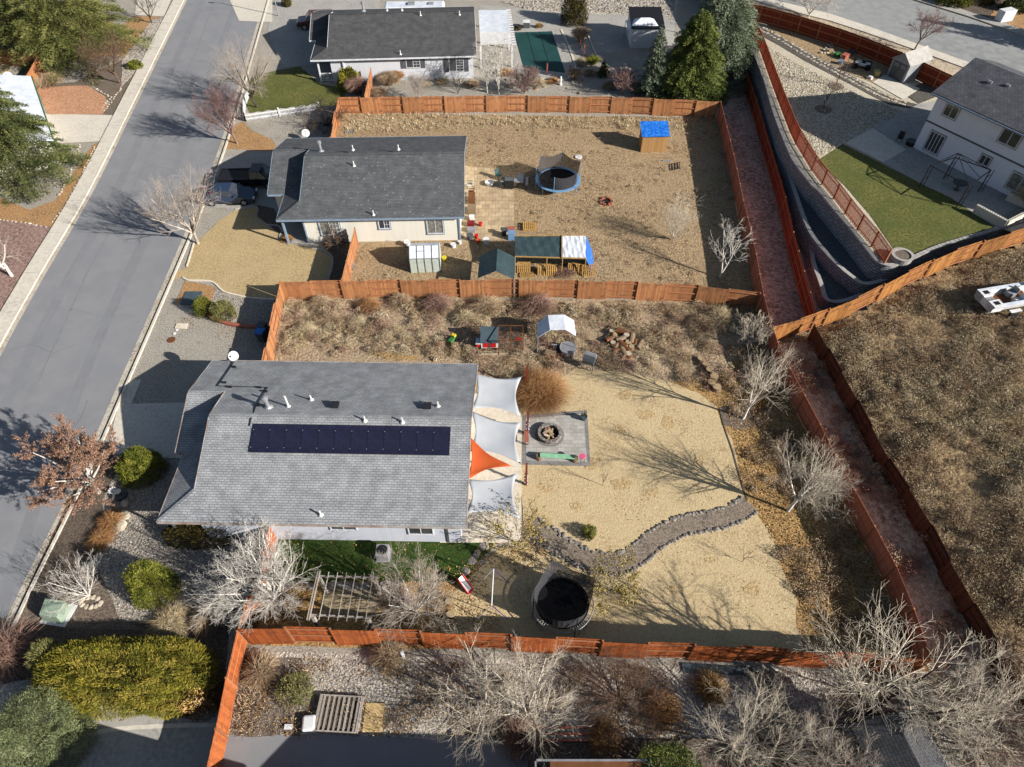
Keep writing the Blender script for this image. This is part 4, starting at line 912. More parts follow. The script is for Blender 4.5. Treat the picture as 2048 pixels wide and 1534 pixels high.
def grow(H=6.0, r0=0.12, limbs=5, up=0.55, spread=0.5, levels=4, kids=(6, 6, 5), ratio=0.55, trunk=0.25, lean=(0, 0), seed=1, wob=0.075, twig=0.006, bias=0.045, nseg=4, dirs=None):
    """bare branching skeleton: arrays of tapered segments with their level"""
    rg = random.Random(seed); S = []
    def br(p, d, ln, r, lev):
        n = nseg if lev < 3 else 2; q = p.copy(); dd = d.copy(); pts = [q.copy()]; rs = [r]
        for i in range(n):
            dd = (dd + Vector((rg.gauss(0, wob), rg.gauss(0, wob), rg.gauss(0, wob) + bias))).normalized()
            q2 = q + dd * ln / n; r2 = max(twig * .7, r * (1 - 0.75 * (i + 1) / n)) if lev > 0 else r * (1 - .25 * (i + 1) / n)
            S.append((q.x, q.y, q.z, q2.x, q2.y, q2.z, rs[-1], r2, lev)); q = q2; pts.append(q.copy()); rs.append(r2)
        if lev >= levels: return
        k = kids[min(lev - 1, len(kids) - 1)] if lev > 0 else 0
        for j in range(k):
            t = 0.22 + 0.78 * (j + rg.random() * .8) / k; t = min(t, 0.99); i = min(int(t * n), n - 1); f = t * n - i
            o = pts[i].lerp(pts[i + 1], f); ax = (pts[i + 1] - pts[i]).normalized()
            pr = ax.orthogonal().normalized(); pr.rotate(Matrix.Rotation(rg.random() * 6.28, 3, ax))
            a = rg.uniform(0.45, 0.95); nd = (ax * math.cos(a) + pr * math.sin(a)).normalized()
            br(o, nd, ln * ratio * rg.uniform(0.7, 1.15) * (1.15 - 0.45 * t), max(twig, rs[i] * 0.55), lev + 1)
    tl = H * trunk; base = Vector((0, 0, -0.05)); d0 = Vector((lean[0], lean[1], 1)).normalized()
    br(base, d0, tl, r0, 0)
    tp = base + d0 * tl
    dl = dirs or [(2 * math.pi * (i + rg.random() * .6) / limbs, rg.uniform(0.4, 1.0)) for i in range(limbs)]
    for (a, e) in dl:
        d = Vector((math.cos(a) * spread * e + lean[0] * .6, math.sin(a) * spread * e + lean[1] * .6, up)).normalized()
        br(tp - d0 * tl * rg.uniform(0, .35) if trunk > .12 else tp, d, (H - tl) * rg.uniform(0.8, 1.05), r0 * .62, 1)
    return np.array(S)

def bare_tree(px, label, H=6.0, bark='white', twigs=None, name='bare_tree', cat='tree', group='leafless trees', z=0.0, rz=0.0, leaves=None, nleaf=0, lsize=0.06, loc=None, crown=None, **kw):
    kw_crown = crown
    p = loc or G(px[0], px[1], z)
    root = empty(name, p, rz, label, cat, group)
    S = grow(H=H, **kw); crown = kw_crown; k_ = H / max(S[:, 5].max(), .1); S[:, :6] *= k_; S[:, 6:8] *= min(1.0, max(.8, k_))
    if crown:
        tip = S[S[:, 8] >= 2][:, 3:5]; m0 = tip.mean(0); q = np.percentile(np.linalg.norm(tip - m0, axis=1), 96); f = crown / max(q, .1)
        hgt = np.clip(S[:, [2, 5]] / (H * kw.get('trunk', .25) + .01), 0, 1)
        S[:, 0:2] *= (1 + (f - 1) * hgt[:, 0:1]); S[:, 3:5] *= (1 + (f - 1) * hgt[:, 1:2])
    S[:, 2] = np.maximum(S[:, 2], -0.1)
    big = S[:, 8] <= 1
    for nm, msk, bk, k in (('trunk', big, bark, 6), ('crown', ~big, twigs or bark, 3)):
        s = S[msk]
        if len(s): link(nm, tubes_mesh(nm, s[:, 0:3], s[:, 3:6], s[:, 6], s[:, 7], BARK[bk], k=k), root)
    if leaves:
        s = S[S[:, 8] >= max(2, kw.get('levels', 4) - 1)]; i = rng.integers(0, len(s), nleaf); t = rng.random((nleaf, 1))
        P = s[i, 0:3] * (1 - t) + s[i, 3:6] * t + rng.normal(0, .03, (nleaf, 3)); D = rng.normal(size=(nleaf, 3)); D[:, 2] -= .3
        link('leaves', blades_mesh('leaves', P, D, rng.uniform(.7, 1.4, nleaf) * lsize, lsize * .6, LEAF[leaves], rng.integers(0, len(LEAF[leaves]), nleaf)), root)
    return root

def conifer(px, label, H, Rd, leaf='spruce', name='spruce_tree', cat='spruce', z=0.0, seed=1, n=16000, L=0.22, Wd=0.05, droop=0.25, top=1.0, loc=None, group='evergreen trees', ragged_=0.25, z0=0.04):
    """layered evergreen: whorls of boughs, each bough feathered with sprays of needles"""
    rg = np.random.default_rng(seed); p = loc or G(px[0], px[1], z); root = empty(name, p, 0, label, cat, group)
    b = MB(); b.tube([(0, 0, -.05), (0, 0, H * .5), (0, 0, H * .96)], [0.035 * H * .6, .02 * H * .6, .01], 8); b.build('trunk', BARK['dark'][0], root)
    nb = int(130 + H * 26)
    t = rg.random(nb) ** 0.85; zz = H * (z0 + (1 - z0 - .02) * t); az = rg.random(nb) * 2 * np.pi
    ln = Rd * np.maximum(0.06, (1 - t) ** top) * rg.uniform(1 - ragged_, 1 + ragged_ * .6, nb)
    w_ = ln ** 1.5; w_ /= w_.sum(); i = rg.choice(nb, n, p=w_)
    u = rg.random(n) ** 0.55
    dx, dy = np.cos(az[i]), np.sin(az[i])
    lat = rg.normal(0, 0.13, n) * ln[i] * (1.1 - u * .75)
    P = np.stack([dx * ln[i] * u - dy * lat, dy * ln[i] * u + dx * lat, zz[i] + .25 * ln[i] * u - (droop + .3) * ln[i] * u ** 2 * .8 + rg.normal(0, .05, n)], 1)
    D = np.stack([dx - dy * np.sign(lat) * .55, dy + dx * np.sign(lat) * .55, np.full(n, .1) + rg.normal(0, .25, n)], 1) + rg.normal(0, .3, (n, 3))
    ci = (i * 7 + (u * 4).astype(int)) % len(LEAF[leaf])
    ci = np.where(rg.random(n) < .35, rg.integers(0, len(LEAF[leaf]), n), ci)
    link('foliage', blades_mesh('foliage', P, D, rg.uniform(.6, 1.3, n) * L, Wd * rg.uniform(.7, 1.3, n), LEAF[leaf], ci, roll=np.stack([dx * .8, dy * .8, np.full(n, .8)], 1) + rg.normal(0, .4, (n, 3))), root)
    s = rg.choice(nb, min(nb, 160), replace=False); Q0 = np.stack([0 * s, 0 * s, zz[s]], 1); Q1 = np.stack([np.cos(az[s]) * ln[s] * .85, np.sin(az[s]) * ln[s] * .85, zz[s] - .15 * ln[s]], 1)
    link('boughs', tubes_mesh('boughs', Q0, Q1, np.full(len(s), .03), np.full(len(s), .01), BARK['dark']), root)
    return root

def shrub(px, label, rx, ry, h, leaf='yew', name='shrub', cat='shrub', z=0.0, seed=1, n=6000, L=0.14, Wd=0.04, lumps=14, up=0.6, loc=None, rz=0.0, group='evergreen shrubs', stems=None, box=0.0):
    """evergreen shrub: sprays spread through a lumpy crown, denser at its surface"""
    rg = np.random.default_rng(seed); p = loc or G(px[0], px[1], z); root = empty(name, p, rz, label, cat, group)
    lc = norm(rg.normal(size=(lumps, 3))); lc[:, 2] = np.abs(lc[:, 2])
    d = norm(rg.normal(size=(n, 3))); d[:, 2] = np.abs(d[:, 2])
    k = (d @ lc.T).max(1); k0 = 1 - .35 * min(1, 60 / lumps) ; rr = 0.62 + 0.4 * np.clip((k - k0) / (1 - k0), 0, 1) ** 1.5 + rg.normal(0, .04, n); rr *= 1 + .12 * np.array([noise.noise(Vector(v_) * 1.8 + Vector((seed * 3.3, 0, 0))) for v_ in d])
    rr *= 1 - (rg.random(n) ** 3) * .55
    q = d * rr[:, None]
    if box: q = np.sign(q) * np.abs(q) ** (1 - box)
    P = q * np.array([rx, ry, h]); P[:, 2] = np.maximum(P[:, 2], 0.03)
    li = (d @ lc.T).argmax(1); tw = norm(rg.normal(size=(lumps, 3)))
    D = d * np.array([.8, .8, .5]) + tw[li] * .7 + np.array([0, 0, up]) + rg.normal(0, .35, (n, 3)); ci = np.where(rg.random(n) < .5, li % len(LEAF[leaf]), rg.integers(0, len(LEAF[leaf]), n))
    link('foliage', blades_mesh('foliage', P, D, rg.uniform(.6, 1.4, n) * L, Wd, LEAF[leaf], ci, roll=d + rg.normal(0, .35, (n, 3))), root)
    m_ = 26; a = rg.random(m_) * 6.28; Q1 = np.stack([np.cos(a) * rx * .6, np.sin(a) * ry * .6, np.full(m_, h * .7)], 1) * rg.uniform(.6, 1, (m_, 1))
    link('stems', tubes_mesh('stems', np.zeros((m_, 3)), Q1, np.full(m_, .03), np.full(m_, .008), BARK['brown']), root)
    return root

def spray(px, label, Rd, h, leaf='straw', name='ornamental_grass', cat='grass clump', n=3000, Wd=0.012, z=0.0, seed=1, loc=None, group=None, arch=0.5, inner=0.25):
    """clump of arching stalks from one crown, or a twiggy bush"""
    rg = np.random.default_rng(seed); p = loc or G(px[0], px[1], z); root = empty(name, p, 0, label, cat, group)
    a = rg.random(n) * 6.28; e = rg.random(n) ** .6; r0 = Rd * inner * rg.random(n) ** .5; a0 = rg.random(n) * 6.28
    P = np.stack([np.cos(a0) * r0, np.sin(a0) * r0, np.zeros(n)], 1)
    D1 = norm(np.stack([np.cos(a) * e * Rd * .8, np.sin(a) * e * Rd * .8, np.full(n, h)], 1)); l1 = h * rg.uniform(.5, .9, n)
    Q = P + D1 * l1[:, None]
    D2 = norm(np.stack([np.cos(a) * e, np.sin(a) * e, np.full(n, .25) - arch * e], 1) + rg.normal(0, .12, (n, 3))); l2 = Rd * .7 * e + .12
    R_ = Q + D2 * l2[:, None]; R_[:, 2] = np.maximum(R_[:, 2], .02)
    mi = rg.integers(0, len(LEAF[leaf]), n)
    link('stalks', tubes_mesh('stalks', np.concatenate([P, Q]), np.concatenate([Q, R_]), np.full(2 * n, Wd / 2), np.concatenate([np.full(n, Wd / 2), np.full(n, Wd * .15)]), LEAF[leaf], np.concatenate([mi, mi]), k=3), root)
    return root

def in_poly_np(X, Y, poly):
    c = np.zeros(len(X), bool); n = len(poly); j = n - 1
    for i in range(n):
        xi, yi, xj, yj = poly[i][0], poly[i][1], poly[j][0], poly[j][1]
        if yi != yj: c ^= ((yi > Y) != (yj > Y)) & (X < (xj - xi) * (Y - yi) / (yj - yi) + xi)
        j = i
    return c
def scatter_pts(poly, n, seed=0, thresh=None, sc_=0.6):
    rg = np.random.default_rng(seed); P = np.array([p[:2] for p in poly]); lo, hi = P.min(0), P.max(0); out = []
    tot = 0
    while tot < n:
        q = lo + rg.random((n * 2, 2)) * (hi - lo); q = q[in_poly_np(q[:, 0], q[:, 1], poly)]
        if thresh is not None:
            v = np.array([noise.noise(Vector((a * sc_, b_ * sc_, 7.7))) for a, b_ in q]); q = q[v + rg.normal(0, .12, len(v)) > thresh]
        out.append(q); tot += len(q)
        if len(q) == 0: break
    return np.concatenate(out)[:n]
def tufts(name, poly, n, leaf, h=(.1, .3), nb=14, rad=.1, Wd=.02, zfn=None, seed=0, thresh=None, label=None, lean=.6, sc_=.6, z=0.0, flat=0.0):
    """ground cover: many tufts of blades as one mesh"""
    rg = np.random.default_rng(seed + 11); C = scatter_pts(poly, n, seed, thresh, sc_); n = len(C)
    hh = rg.uniform(h[0], h[1], n) * rg.choice([.6, 1, 1.6], n, p=[.4, .45, .15])
    zc = np.array([zfn(a, b_) for a, b_ in C]) if zfn else np.full(n, z)
    I = np.repeat(np.arange(n), nb); m = len(I); a = rg.random(m) * 6.28; r = rad * rg.random(m) ** .5 * (hh[I] / h[1]) * 1.4
    P = np.stack([C[I, 0] + np.cos(a) * r, C[I, 1] + np.sin(a) * r, zc[I]], 1)
    D = np.stack([np.cos(a) * lean * rg.random(m), np.sin(a) * lean * rg.random(m), np.full(m, 1.0 - flat)], 1) + rg.normal(0, .25, (m, 3)); D[:, 2] = np.abs(D[:, 2])
    k = len(LEAF[leaf]); tc = rg.integers(0, k, n); mi = np.where(rg.random(m) < .6, tc[I], rg.integers(0, k, m))
    o = link(name, blades_mesh(name, P, D, hh[I] * rg.uniform(.6, 1.1, m), Wd, LEAF[leaf], mi)); return tag(o, label, None, None, 'stuff')
def clumps(name, poly, n, leaf, r=(.25, .75), h=(.4, .85), nb=260, L=.1, Wd=.026, zfn=None, seed=0, thresh=None, label=None, sc_=.6, z=0.0):
    """low rounded brush: short twigs spread over the surface of many small domes, bare gaps between"""
    rg = np.random.default_rng(seed + 31); Cc = scatter_pts(poly, n, seed, thresh, sc_); n = len(Cc); rr = rg.uniform(r[0], r[1], n); hh = rr / r[1] * rg.uniform(h[0], h[1], n)
    zc = np.array([zfn(a, b_) for a, b_ in Cc]) if zfn else np.full(n, z)
    I = np.repeat(np.arange(n), nb); m = len(I); d = norm(rg.normal(size=(m, 3))); d[:, 2] = np.abs(d[:, 2]); wob = 1 + .25 * np.sin(np.arctan2(d[:, 1], d[:, 0]) * 3 + I * 1.7)
    q = d * (1 - .3 * rg.random(m) ** 2)[:, None]
    P = np.stack([Cc[I, 0] + q[:, 0] * rr[I] * wob, Cc[I, 1] + q[:, 1] * rr[I] * wob, zc[I] + q[:, 2] * hh[I]], 1)
    t_ = norm(np.cross(d, rg.normal(size=(m, 3)))); D = d * .5 + t_ * .8 + np.array([0, 0, .3]); k = len(LEAF[leaf]); tc = rg.integers(0, k, n); mi = np.where(rg.random(m) < .65, tc[I], rg.integers(0, k, m))
    o = link(name, blades_mesh(name, P, D, rg.uniform(.5, 1.3, m) * L, Wd, LEAF[leaf], mi, roll=d + rg.normal(0, .3, (m, 3)))); return tag(o, label, None, None, 'stuff')
def litter(name, poly, n, leaf, size=.07, z=.03, zfn=None, seed=0, thresh=None, label=None, sc_=.6):
    rg = np.random.default_rng(seed + 5); C = scatter_pts(poly, n, seed, thresh, sc_); n = len(C)
    zz = np.array([zfn(a, b_) for a, b_ in C]) + z if zfn else np.full(n, z)
    P = np.column_stack([C, zz + rg.random(n) * .03]); D = rg.normal(size=(n, 3)); D[:, 2] *= .25
    roll = np.tile(np.array([[0, 0, 1.0]]), (n, 1)) + rg.normal(0, .3, (n, 3))
    o = link(name, blades_mesh(name, P, D, rg.uniform(.6, 1.5, n) * size, size * .7, LEAF[leaf], rg.integers(0, len(LEAF[leaf]), n), roll=roll)); return tag(o, label, None, None, 'stuff')

def rock_mesh(name, seed, m, flat=.6):
    rg = random.Random(seed); bm = bmesh.new(); bmesh.ops.create_icosphere(bm, subdivisions=2, radius=1)
    o = Vector((rg.random() * 50, rg.random() * 50, 0))
    for v in bm.verts: v.co *= 1 + .35 * noise.noise(v.co * 1.1 + o); v.co.z *= flat
    me = bpy.data.meshes.new(name); bm.to_mesh(me); bm.free(); me.materials.append(m); return me
M['stone_grey'] = mat('stone_grey', ph(118, 112, 106), ph(74, 70, 66), ph(162, 154, 144), s1=2.2, s2=8, fine=.2, coord='Position', bump=.02, bs=14)
M['stone_pale'] = mat('stone_pale', ph(208, 196, 176), ph(168, 156, 136), s1=2.2, fine=.2, bump=.02, bs=14)
M['stone_tan'] = mat('stone_tan', ph(176, 156, 128), ph(136, 120, 98), s1=2.2, fine=.2, bump=.02, bs=14)
ROCKS = [rock_mesh('rock', s, M['stone_grey']) for s in range(6)]; PROCKS = [rock_mesh('rock', s + 20, M['stone_pale']) for s in range(4)]; TROCKS = [rock_mesh('rock', s + 40, M['stone_tan']) for s in range(4)]
def rock(p, s, label, group=None, kinds=None, name='rock', flat=1.0):
    o = link(name, random.choice(kinds or ROCKS), None, p); o.scale = (s * random.uniform(.8, 1.2), s * random.uniform(.7, 1.1), s * random.uniform(.7, 1.0) * flat); o.rotation_euler = (random.uniform(-.2, .2), random.uniform(-.2, .2), random.random() * 6.28)
    return tag(o, label, 'rock', group)
def pebbles(name, poly, n, size, m, seed=0, z=0.0, thresh=None, label=None):
    """loose cobbles: small angular stones merged as one ground cover"""
    rg = np.random.default_rng(seed); C = scatter_pts(poly, n, seed, thresh); n = len(C); s = size * rg.uniform(.5, 1.5, n)
    base = np.array([[1, 0, 0], [0, 1, 0], [-1, 0, 0], [0, -1, 0], [0, 0, .8]], float); J = base[None] * s[:, None, None] * rg.uniform(.6, 1.3, (n, 5, 1))
    a = rg.random(n) * 6.28; ca, sa = np.cos(a)[:, None], np.sin(a)[:, None]; X = J[..., 0] * ca - J[..., 1] * sa; Y = J[..., 0] * sa + J[..., 1] * ca
    V = np.stack([X + C[:, 0:1], Y + C[:, 1:2], J[..., 2] + z], 2).reshape(-1, 3)
    f = np.array([[0, 1, 4], [1, 2, 4], [2, 3, 4], [3, 0, 4]]); F = (f[None] + (np.arange(n) * 5)[:, None, None]).reshape(-1, 3)
    o = link(name, fast_mesh(name, V, F, m, np.repeat(rg.integers(0, len(m), n), 4), smooth=False)); return tag(o, label, None, None, 'stuff')
# ------------------------------------------------------------ trees of the photo
T = bare_tree
WT = 'white-barked leafless trees'
# along the street
T((397, 488), 'leafless pale-trunked street tree beside the tan front lawn, shading the road', 7.6, 'grey', seed=3, r0=.16, limbs=8, spread=.7, kids=(9, 8, 5), lean=(-.12, .05), crown=3.3)
T((475, 287), 'reddish-purple leafless tree leaning over the road at the orange mulch bed', 6.6, 'purple', seed=4, r0=.13, limbs=8, spread=.6, up=.6, kids=(10, 9, 6), lean=(-.3, .0), twig=.008, crown=2.5)
T((515, 215), 'grey leafless tree at the far front lawn, behind the reddish-purple one', 7.6, 'dark', twigs='grey', seed=5, r0=.15, limbs=8, spread=.7, kids=(9, 9, 6), lean=(-.15, 0), twig=.005, crown=3.8)
T((240, 166), 'reddish-brown leafless tree in the white stone bed across the street', 6.0, 'brown', twigs='brown', seed=6, r0=.12, limbs=8, spread=.6, kids=(9, 8, 5), lean=(-.1, 0), twig=.005, crown=2.7)
T((304, 46), 'small dark leafless tree at the top edge by the far sidewalk', 4.0, 'dark', seed=7, r0=.1, limbs=5, spread=.6, kids=(6, 6, 5), twig=.005, crown=1.9)
T((24, 552), 'leafless tree with a thick white trunk at the left edge', 4.2, 'white', twigs='grey', seed=8, r0=.16, limbs=5, spread=.7, kids=(6, 6, 5), lean=(-.25, 0), trunk=.35, crown=1.8)
T((198, 985), 'tree still carrying rust-brown leaves at the kerb in front of the driveway', 5.6, 'white', twigs='brown', seed=9, r0=.17, limbs=9, spread=.95, up=.75, kids=(7, 6, 5), leaves='rust', nleaf=38000, lsize=.07, twig=.008, name='brown_leaf_tree', group='trees keeping some leaves', crown=3.1)
T((180, 1192), 'small white-barked multi-stem tree beside the green utility box', 3.3, 'white', seed=10, r0=.07, limbs=9, spread=.95, up=.7, kids=(6, 5, 3), trunk=.05, group=WT, crown=1.8)
# south side of the main house
T((556, 1196), 'big white-barked tree straddling the short fence, branches over the light grey roof', 5.6, 'white', seed=11, r0=.17, limbs=10, spread=.85, up=.8, kids=(9, 8, 5), trunk=.14, group=WT, lean=(-.1, 0), crown=3.0)
T((508, 1190), 'white-barked tree fanning low to the left of the short orange fence', 3.6, 'white', seed=12, r0=.12, limbs=9, spread=1.2, up=.55, kids=(9, 8, 5), trunk=.12, group=WT, lean=(-.45, -.1), crown=2.6)
T((832, 1228), 'white-barked tree with pink-tipped twigs between the pergola and the red slide', 5.4, 'white', twigs='grey', seed=13, r0=.13, limbs=9, spread=.65, up=.85, kids=(9, 8, 5), trunk=.14, group=WT, crown=2.5)
# right edge of the main back yard
T((1485, 838), 'slender white tree in the round stone bed at the lawn corner', 7.2, 'white', twigs='tan', seed=14, r0=.12, limbs=5, spread=.35, up=.9, kids=(8, 7, 4), trunk=.25, group=WT, lean=(.08, 0), twig=.005, crown=2.1)
T((1575, 1022), 'white tree beside the long red fence, casting the longest shadow on the sand lawn', 6.8, 'white', twigs='tan', seed=15, r0=.14, limbs=6, spread=.5, up=.85, kids=(9, 8, 5), trunk=.32, group=WT, lean=(.1, 0), twig=.005, crown=2.6)
T((1440, 556), 'bare white two-stemmed tree in the middle lot by the long red fence', 5.6, 'white', seed=16, r0=.13, limbs=2, spread=.35, up=.9, kids=(9, 5, 3), trunk=.12, group=WT, dirs=[(1.9, .35), (.1, 1.0)], twig=.012, crown=1.7)
T((1345, 480), 'pale wispy multi-stemmed tree alone in the dry middle lot', 4.6, 'tan', seed=17, r0=.05, limbs=16, spread=.45, up=.9, kids=(7, 5, 3), trunk=.03, group='wispy pale trees', twig=.005, crown=2.1)
T((1500, 690), 'pale tangled bush-like tree in the upper corner of the wild yard', 3.0, 'tan', seed=18, r0=.05, limbs=12, spread=.7, up=.7, kids=(6, 5, 3), trunk=.04, group='wispy pale trees', twig=.008, crown=1.6)
T((1038, 1088), 'slender tree with golden leaves at the corner of the pale patio', 3.6, 'grey', twigs='brown', seed=19, r0=.06, limbs=7, spread=.6, up=.8, kids=(6, 5, 3), trunk=.12, leaves='goldleaf', nleaf=2200, lsize=.1, name='golden_leaf_tree', group='trees keeping some leaves')
T((1222, 1182), 'small yellow-green leafy tree touching the big black trampoline', 3.0, 'grey', twigs='brown', seed=20, r0=.05, limbs=7, spread=.7, up=.7, kids=(6, 5, 3), trunk=.12, leaves='goldleaf', nleaf=3400, lsize=.09, name='golden_leaf_tree', group='trees keeping some leaves')
T((1205, 972), 'thin leafless sapling standing alone on the sand lawn near the green bench', 1.9, 'brown', seed=21, r0=.018, limbs=4, spread=.35, up=.9, kids=(4, 2), levels=3, trunk=.35, name='sapling', group='saplings')
T((1484, 1124), 'tiny sapling on the lawn between the rock path and the near fence', 1.7, 'brown', seed=22, r0=.018, limbs=5, spread=.5, up=.9, kids=(4, 2), levels=3, trunk=.3, name='sapling', group='saplings')
T((1660, 1040), 'small bare twig tree in the fence shade right of the tall white tree', 2.0, 'tan', seed=23, r0=.03, limbs=6, spread=.6, kids=(5, 3), levels=3, trunk=.2, group='wispy pale trees')
# bottom lot
T((975, 1408), 'large pale tree reaching over the bottom river rock, left of the pair', 3.9, 'tan', seed=24, r0=.13, limbs=7, spread=1.0, up=.7, kids=(9, 7, 4), trunk=.15, group='big pale trees of the bottom lot', lean=(-.15, 0), twig=.005, crown=3.2)
T((1052, 1425), 'large pale tree right of its twin in the bottom river rock', 3.9, 'tan', seed=25, r0=.13, limbs=9, spread=.85, up=.7, kids=(9, 7, 4), trunk=.15, group='big pale trees of the bottom lot', twig=.005, crown=2.9)
T((1238, 1400), 'dark brown twiggy tree in the bottom lot between two pale ones', 2.8, 'brown', seed=26, r0=.08, limbs=14, spread=1.0, up=.7, kids=(9, 7, 5), trunk=.04, group='dark leafless trees', twig=.005, crown=2.5)
T((1490, 1492), 'grey leafless tree with a wide web of twigs at the bottom edge', 4.4, 'grey', twigs='tan', seed=27, r0=.14, limbs=11, spread=.95, up=.75, kids=(9, 7, 4), trunk=.12, group='big pale trees of the bottom lot', twig=.005, crown=3.2)
T((1650, 1530), 'grey leafless tree touching the shaded dark roof at the bottom', 4.2, 'grey', seed=28, r0=.12, limbs=9, spread=.7, up=.8, kids=(9, 8, 5), trunk=.15, group='big pale trees of the bottom lot', twig=.005, crown=2.2)
T((1708, 1440), 'tallest tree, forked dark trunk rising over the right end of the near fence', 7.6, 'dark', twigs='tan', seed=29, r0=.26, limbs=4, spread=.55, up=.9, kids=(9, 7, 5), trunk=.28, group='big pale trees of the bottom lot', dirs=[(1.9, .9), (1.2, .7), (.45, 1.2), (-.2, 1.1), (2.8, .5)], twig=.011, crown=4.2)
T((1935, 1452), 'broad pale-twigged tree spreading over the ditch at the lower right', 5.2, 'grey', twigs='tan', seed=30, r0=.2, limbs=10, spread=.9, up=.75, kids=(9, 8, 5), trunk=.2, group='big pale trees of the bottom lot', twig=.008, crown=3.5)
T((1960, 1500), 'purple-brown thicket of twigs in the lower right corner', 3.4, 'purple', seed=31, r0=.09, limbs=16, spread=1.0, up=.75, kids=(9, 7, 5), trunk=.04, group='dark leafless trees', twig=.005, crown=3.0)
# far lots
T((1617, 34), 'white-barked young tree growing outside the far dark red fence', 4.4, 'white', seed=32, z=ZP, r0=.1, limbs=9, spread=.8, up=.8, kids=(8, 7, 5), trunk=.1, group=WT, twig=.014, crown=3.2)
T((1828, 101), 'pinkish leafless tree on the verge behind the grey shed', 4.6, 'brown', twigs='purple', seed=33, z=ZP, r0=.1, limbs=5, spread=.5, up=.8, kids=(7, 7, 4), trunk=.3, lean=(.15, 0), group='dark leafless trees', twig=.014, crown=2.2)
T((1673, 173), 'young leafless tree in a round mulch ring, sunlit white gravel around it', 3.4, 'brown', seed=34, z=ZP, r0=.05, limbs=4, spread=.3, up=.9, kids=(5, 4), levels=3, trunk=.35, name='sapling', group='saplings', twig=.012)
T((1647, 218), 'young leafless tree in a round mulch ring inside the house shadow', 3.2, 'brown', seed=35, z=ZP, r0=.05, limbs=4, spread=.3, up=.9, kids=(5, 4), levels=3, trunk=.35, name='sapling', group='saplings', twig=.012)
T((998, 190), 'tall white birch-like tree between the far house and the pool', 6.5, 'white', seed=36, r0=.09, limbs=4, spread=.2, up=1, kids=(9, 5, 3), trunk=.2, group=WT, twig=.014)
T((975, 186), 'thinner birch-like tree just left of its taller twin at the far patio', 5.6, 'white', seed=37, r0=.08, limbs=4, spread=.22, up=1, kids=(8, 5, 3), trunk=.2, group=WT, twig=.014)
T((1048, 188), 'dense reddish bare shrub tree in front of the covered pool', 3.2, 'purple', seed=38, r0=.07, limbs=12, spread=.6, up=.8, kids=(8, 7, 4), trunk=.06, group='dark leafless trees', twig=.014, crown=1.9)
T((1245, 190), 'vase-shaped mauve bare tree behind the far orange fence', 3.2, 'purple', twigs='purple', seed=39, r0=.07, limbs=14, spread=.55, up=.9, kids=(6, 5, 4), trunk=.05, group='dark leafless trees', twig=.016, crown=1.8)
T((916, 188), 'dark two-stemmed bare tree by the far house corner window', 3.0, 'dark', seed=40, r0=.06, limbs=4, spread=.6, up=.8, kids=(6, 5), levels=3, trunk=.08, group='dark leafless trees', twig=.012)
T((838, 205), 'grey bare shrub tree poking above the far orange fence', 3.4, 'grey', seed=41, r0=.05, limbs=8, spread=.35, up=.9, kids=(7, 5, 3), trunk=.05, group='dark leafless trees', twig=.012)
T((655, 250), 'dark spreading bare shrub between the picket fence and the middle house', 2.6, 'dark', seed=42, r0=.06, limbs=16, spread=1.2, up=.5, kids=(7, 5, 3), trunk=.03, group='dark leafless trees', twig=.012, crown=2.6)
T((676, 498), 'small grey bare tree by the cream house sliding door', 2.3, 'grey', twigs='brown', seed=43, r0=.07, limbs=9, spread=1.0, up=.5, kids=(7, 6, 3), trunk=.2, group='dark leafless trees', twig=.01, crown=1.3)
# ---- evergreens
conifer((165, 112), 'huge dark green pine filling the upper left corner', 9.5, 7.2, 'pine', 'pine_tree', 'pine', n=95000, L=.26, Wd=.06, top=.45, droop=.1, seed=2, ragged_=.35, group='big evergreens across the street')
conifer((75, 100), 'second dark green pine merging with the huge one at the top left', 8.5, 6.0, 'pine', 'pine_tree', 'pine', n=60000, L=.26, Wd=.06, top=.5, seed=3, ragged_=.35, group='big evergreens across the street')
conifer((52, 350), 'broad dark green spruce at the left edge beside the pale driveway', 11.5, 5.4, 'spruce', n=100000, L=.22, Wd=.06, top=.75, seed=4, group='big evergreens across the street')
conifer((1425, 145), 'tall blue-grey spruce at the head of the drainage channel', 11.0, 6.0, 'blue_spruce', n=90000, L=.26, Wd=.06, top=.7, seed=5)
conifer((1375, 192), 'large yellow-green spruce behind the corner of the far orange fence', 9.0, 4.1, 'green_spruce', n=80000, L=.24, Wd=.06, top=.6, seed=6)
conifer((1303, 192), 'small narrow blue spruce left of the large yellow-green one', 7.5, 2.0, 'blue_spruce', n=16000, L=.24, Wd=.06, top=.8, seed=7)
conifer((1206, 152), 'small dark conical evergreen below the pool deck', 1.9, .8, 'spruce', n=2500, L=.16, Wd=.05, seed=8, name='conical_shrub', cat='shrub')
shrub((95, 1475), 'round grey-green spruce at the bottom left corner', 2.35, 2.1, 3.0, 'globe', seed=9, n=60000, L=.1, Wd=.022, lumps=190, up=.3, name='spruce_tree', cat='spruce')
SG = 'evergreen shrubs'
shrub((288, 945), 'dense yellow-green mounded pine shrub between the driveway and the porch', 1.45, 1.25, 2.0, 'yew', seed=1, n=20000, L=.1, Wd=.035, lumps=110)
shrub((318, 1185), 'dark yellow-green upright evergreen below the porch, beside the white tree', 1.25, 1.1, 3.0, 'yew', seed=2, n=20000, L=.1, Wd=.035, lumps=90)
shrub((262, 1362), 'massive yellow-green juniper hedge along the rust-orange fence', 4.4, 1.9, 2.3, 'juniper', seed=3, n=80000, L=.15, Wd=.028, lumps=300, up=.3, name='juniper_hedge', cat='hedge', box=.3)
shrub((112, 1325), 'soft pale green bush at the street end of the juniper hedge', 1.0, .9, 1.8, 'sage', seed=4, n=6000, L=.2, Wd=.02, lumps=20)
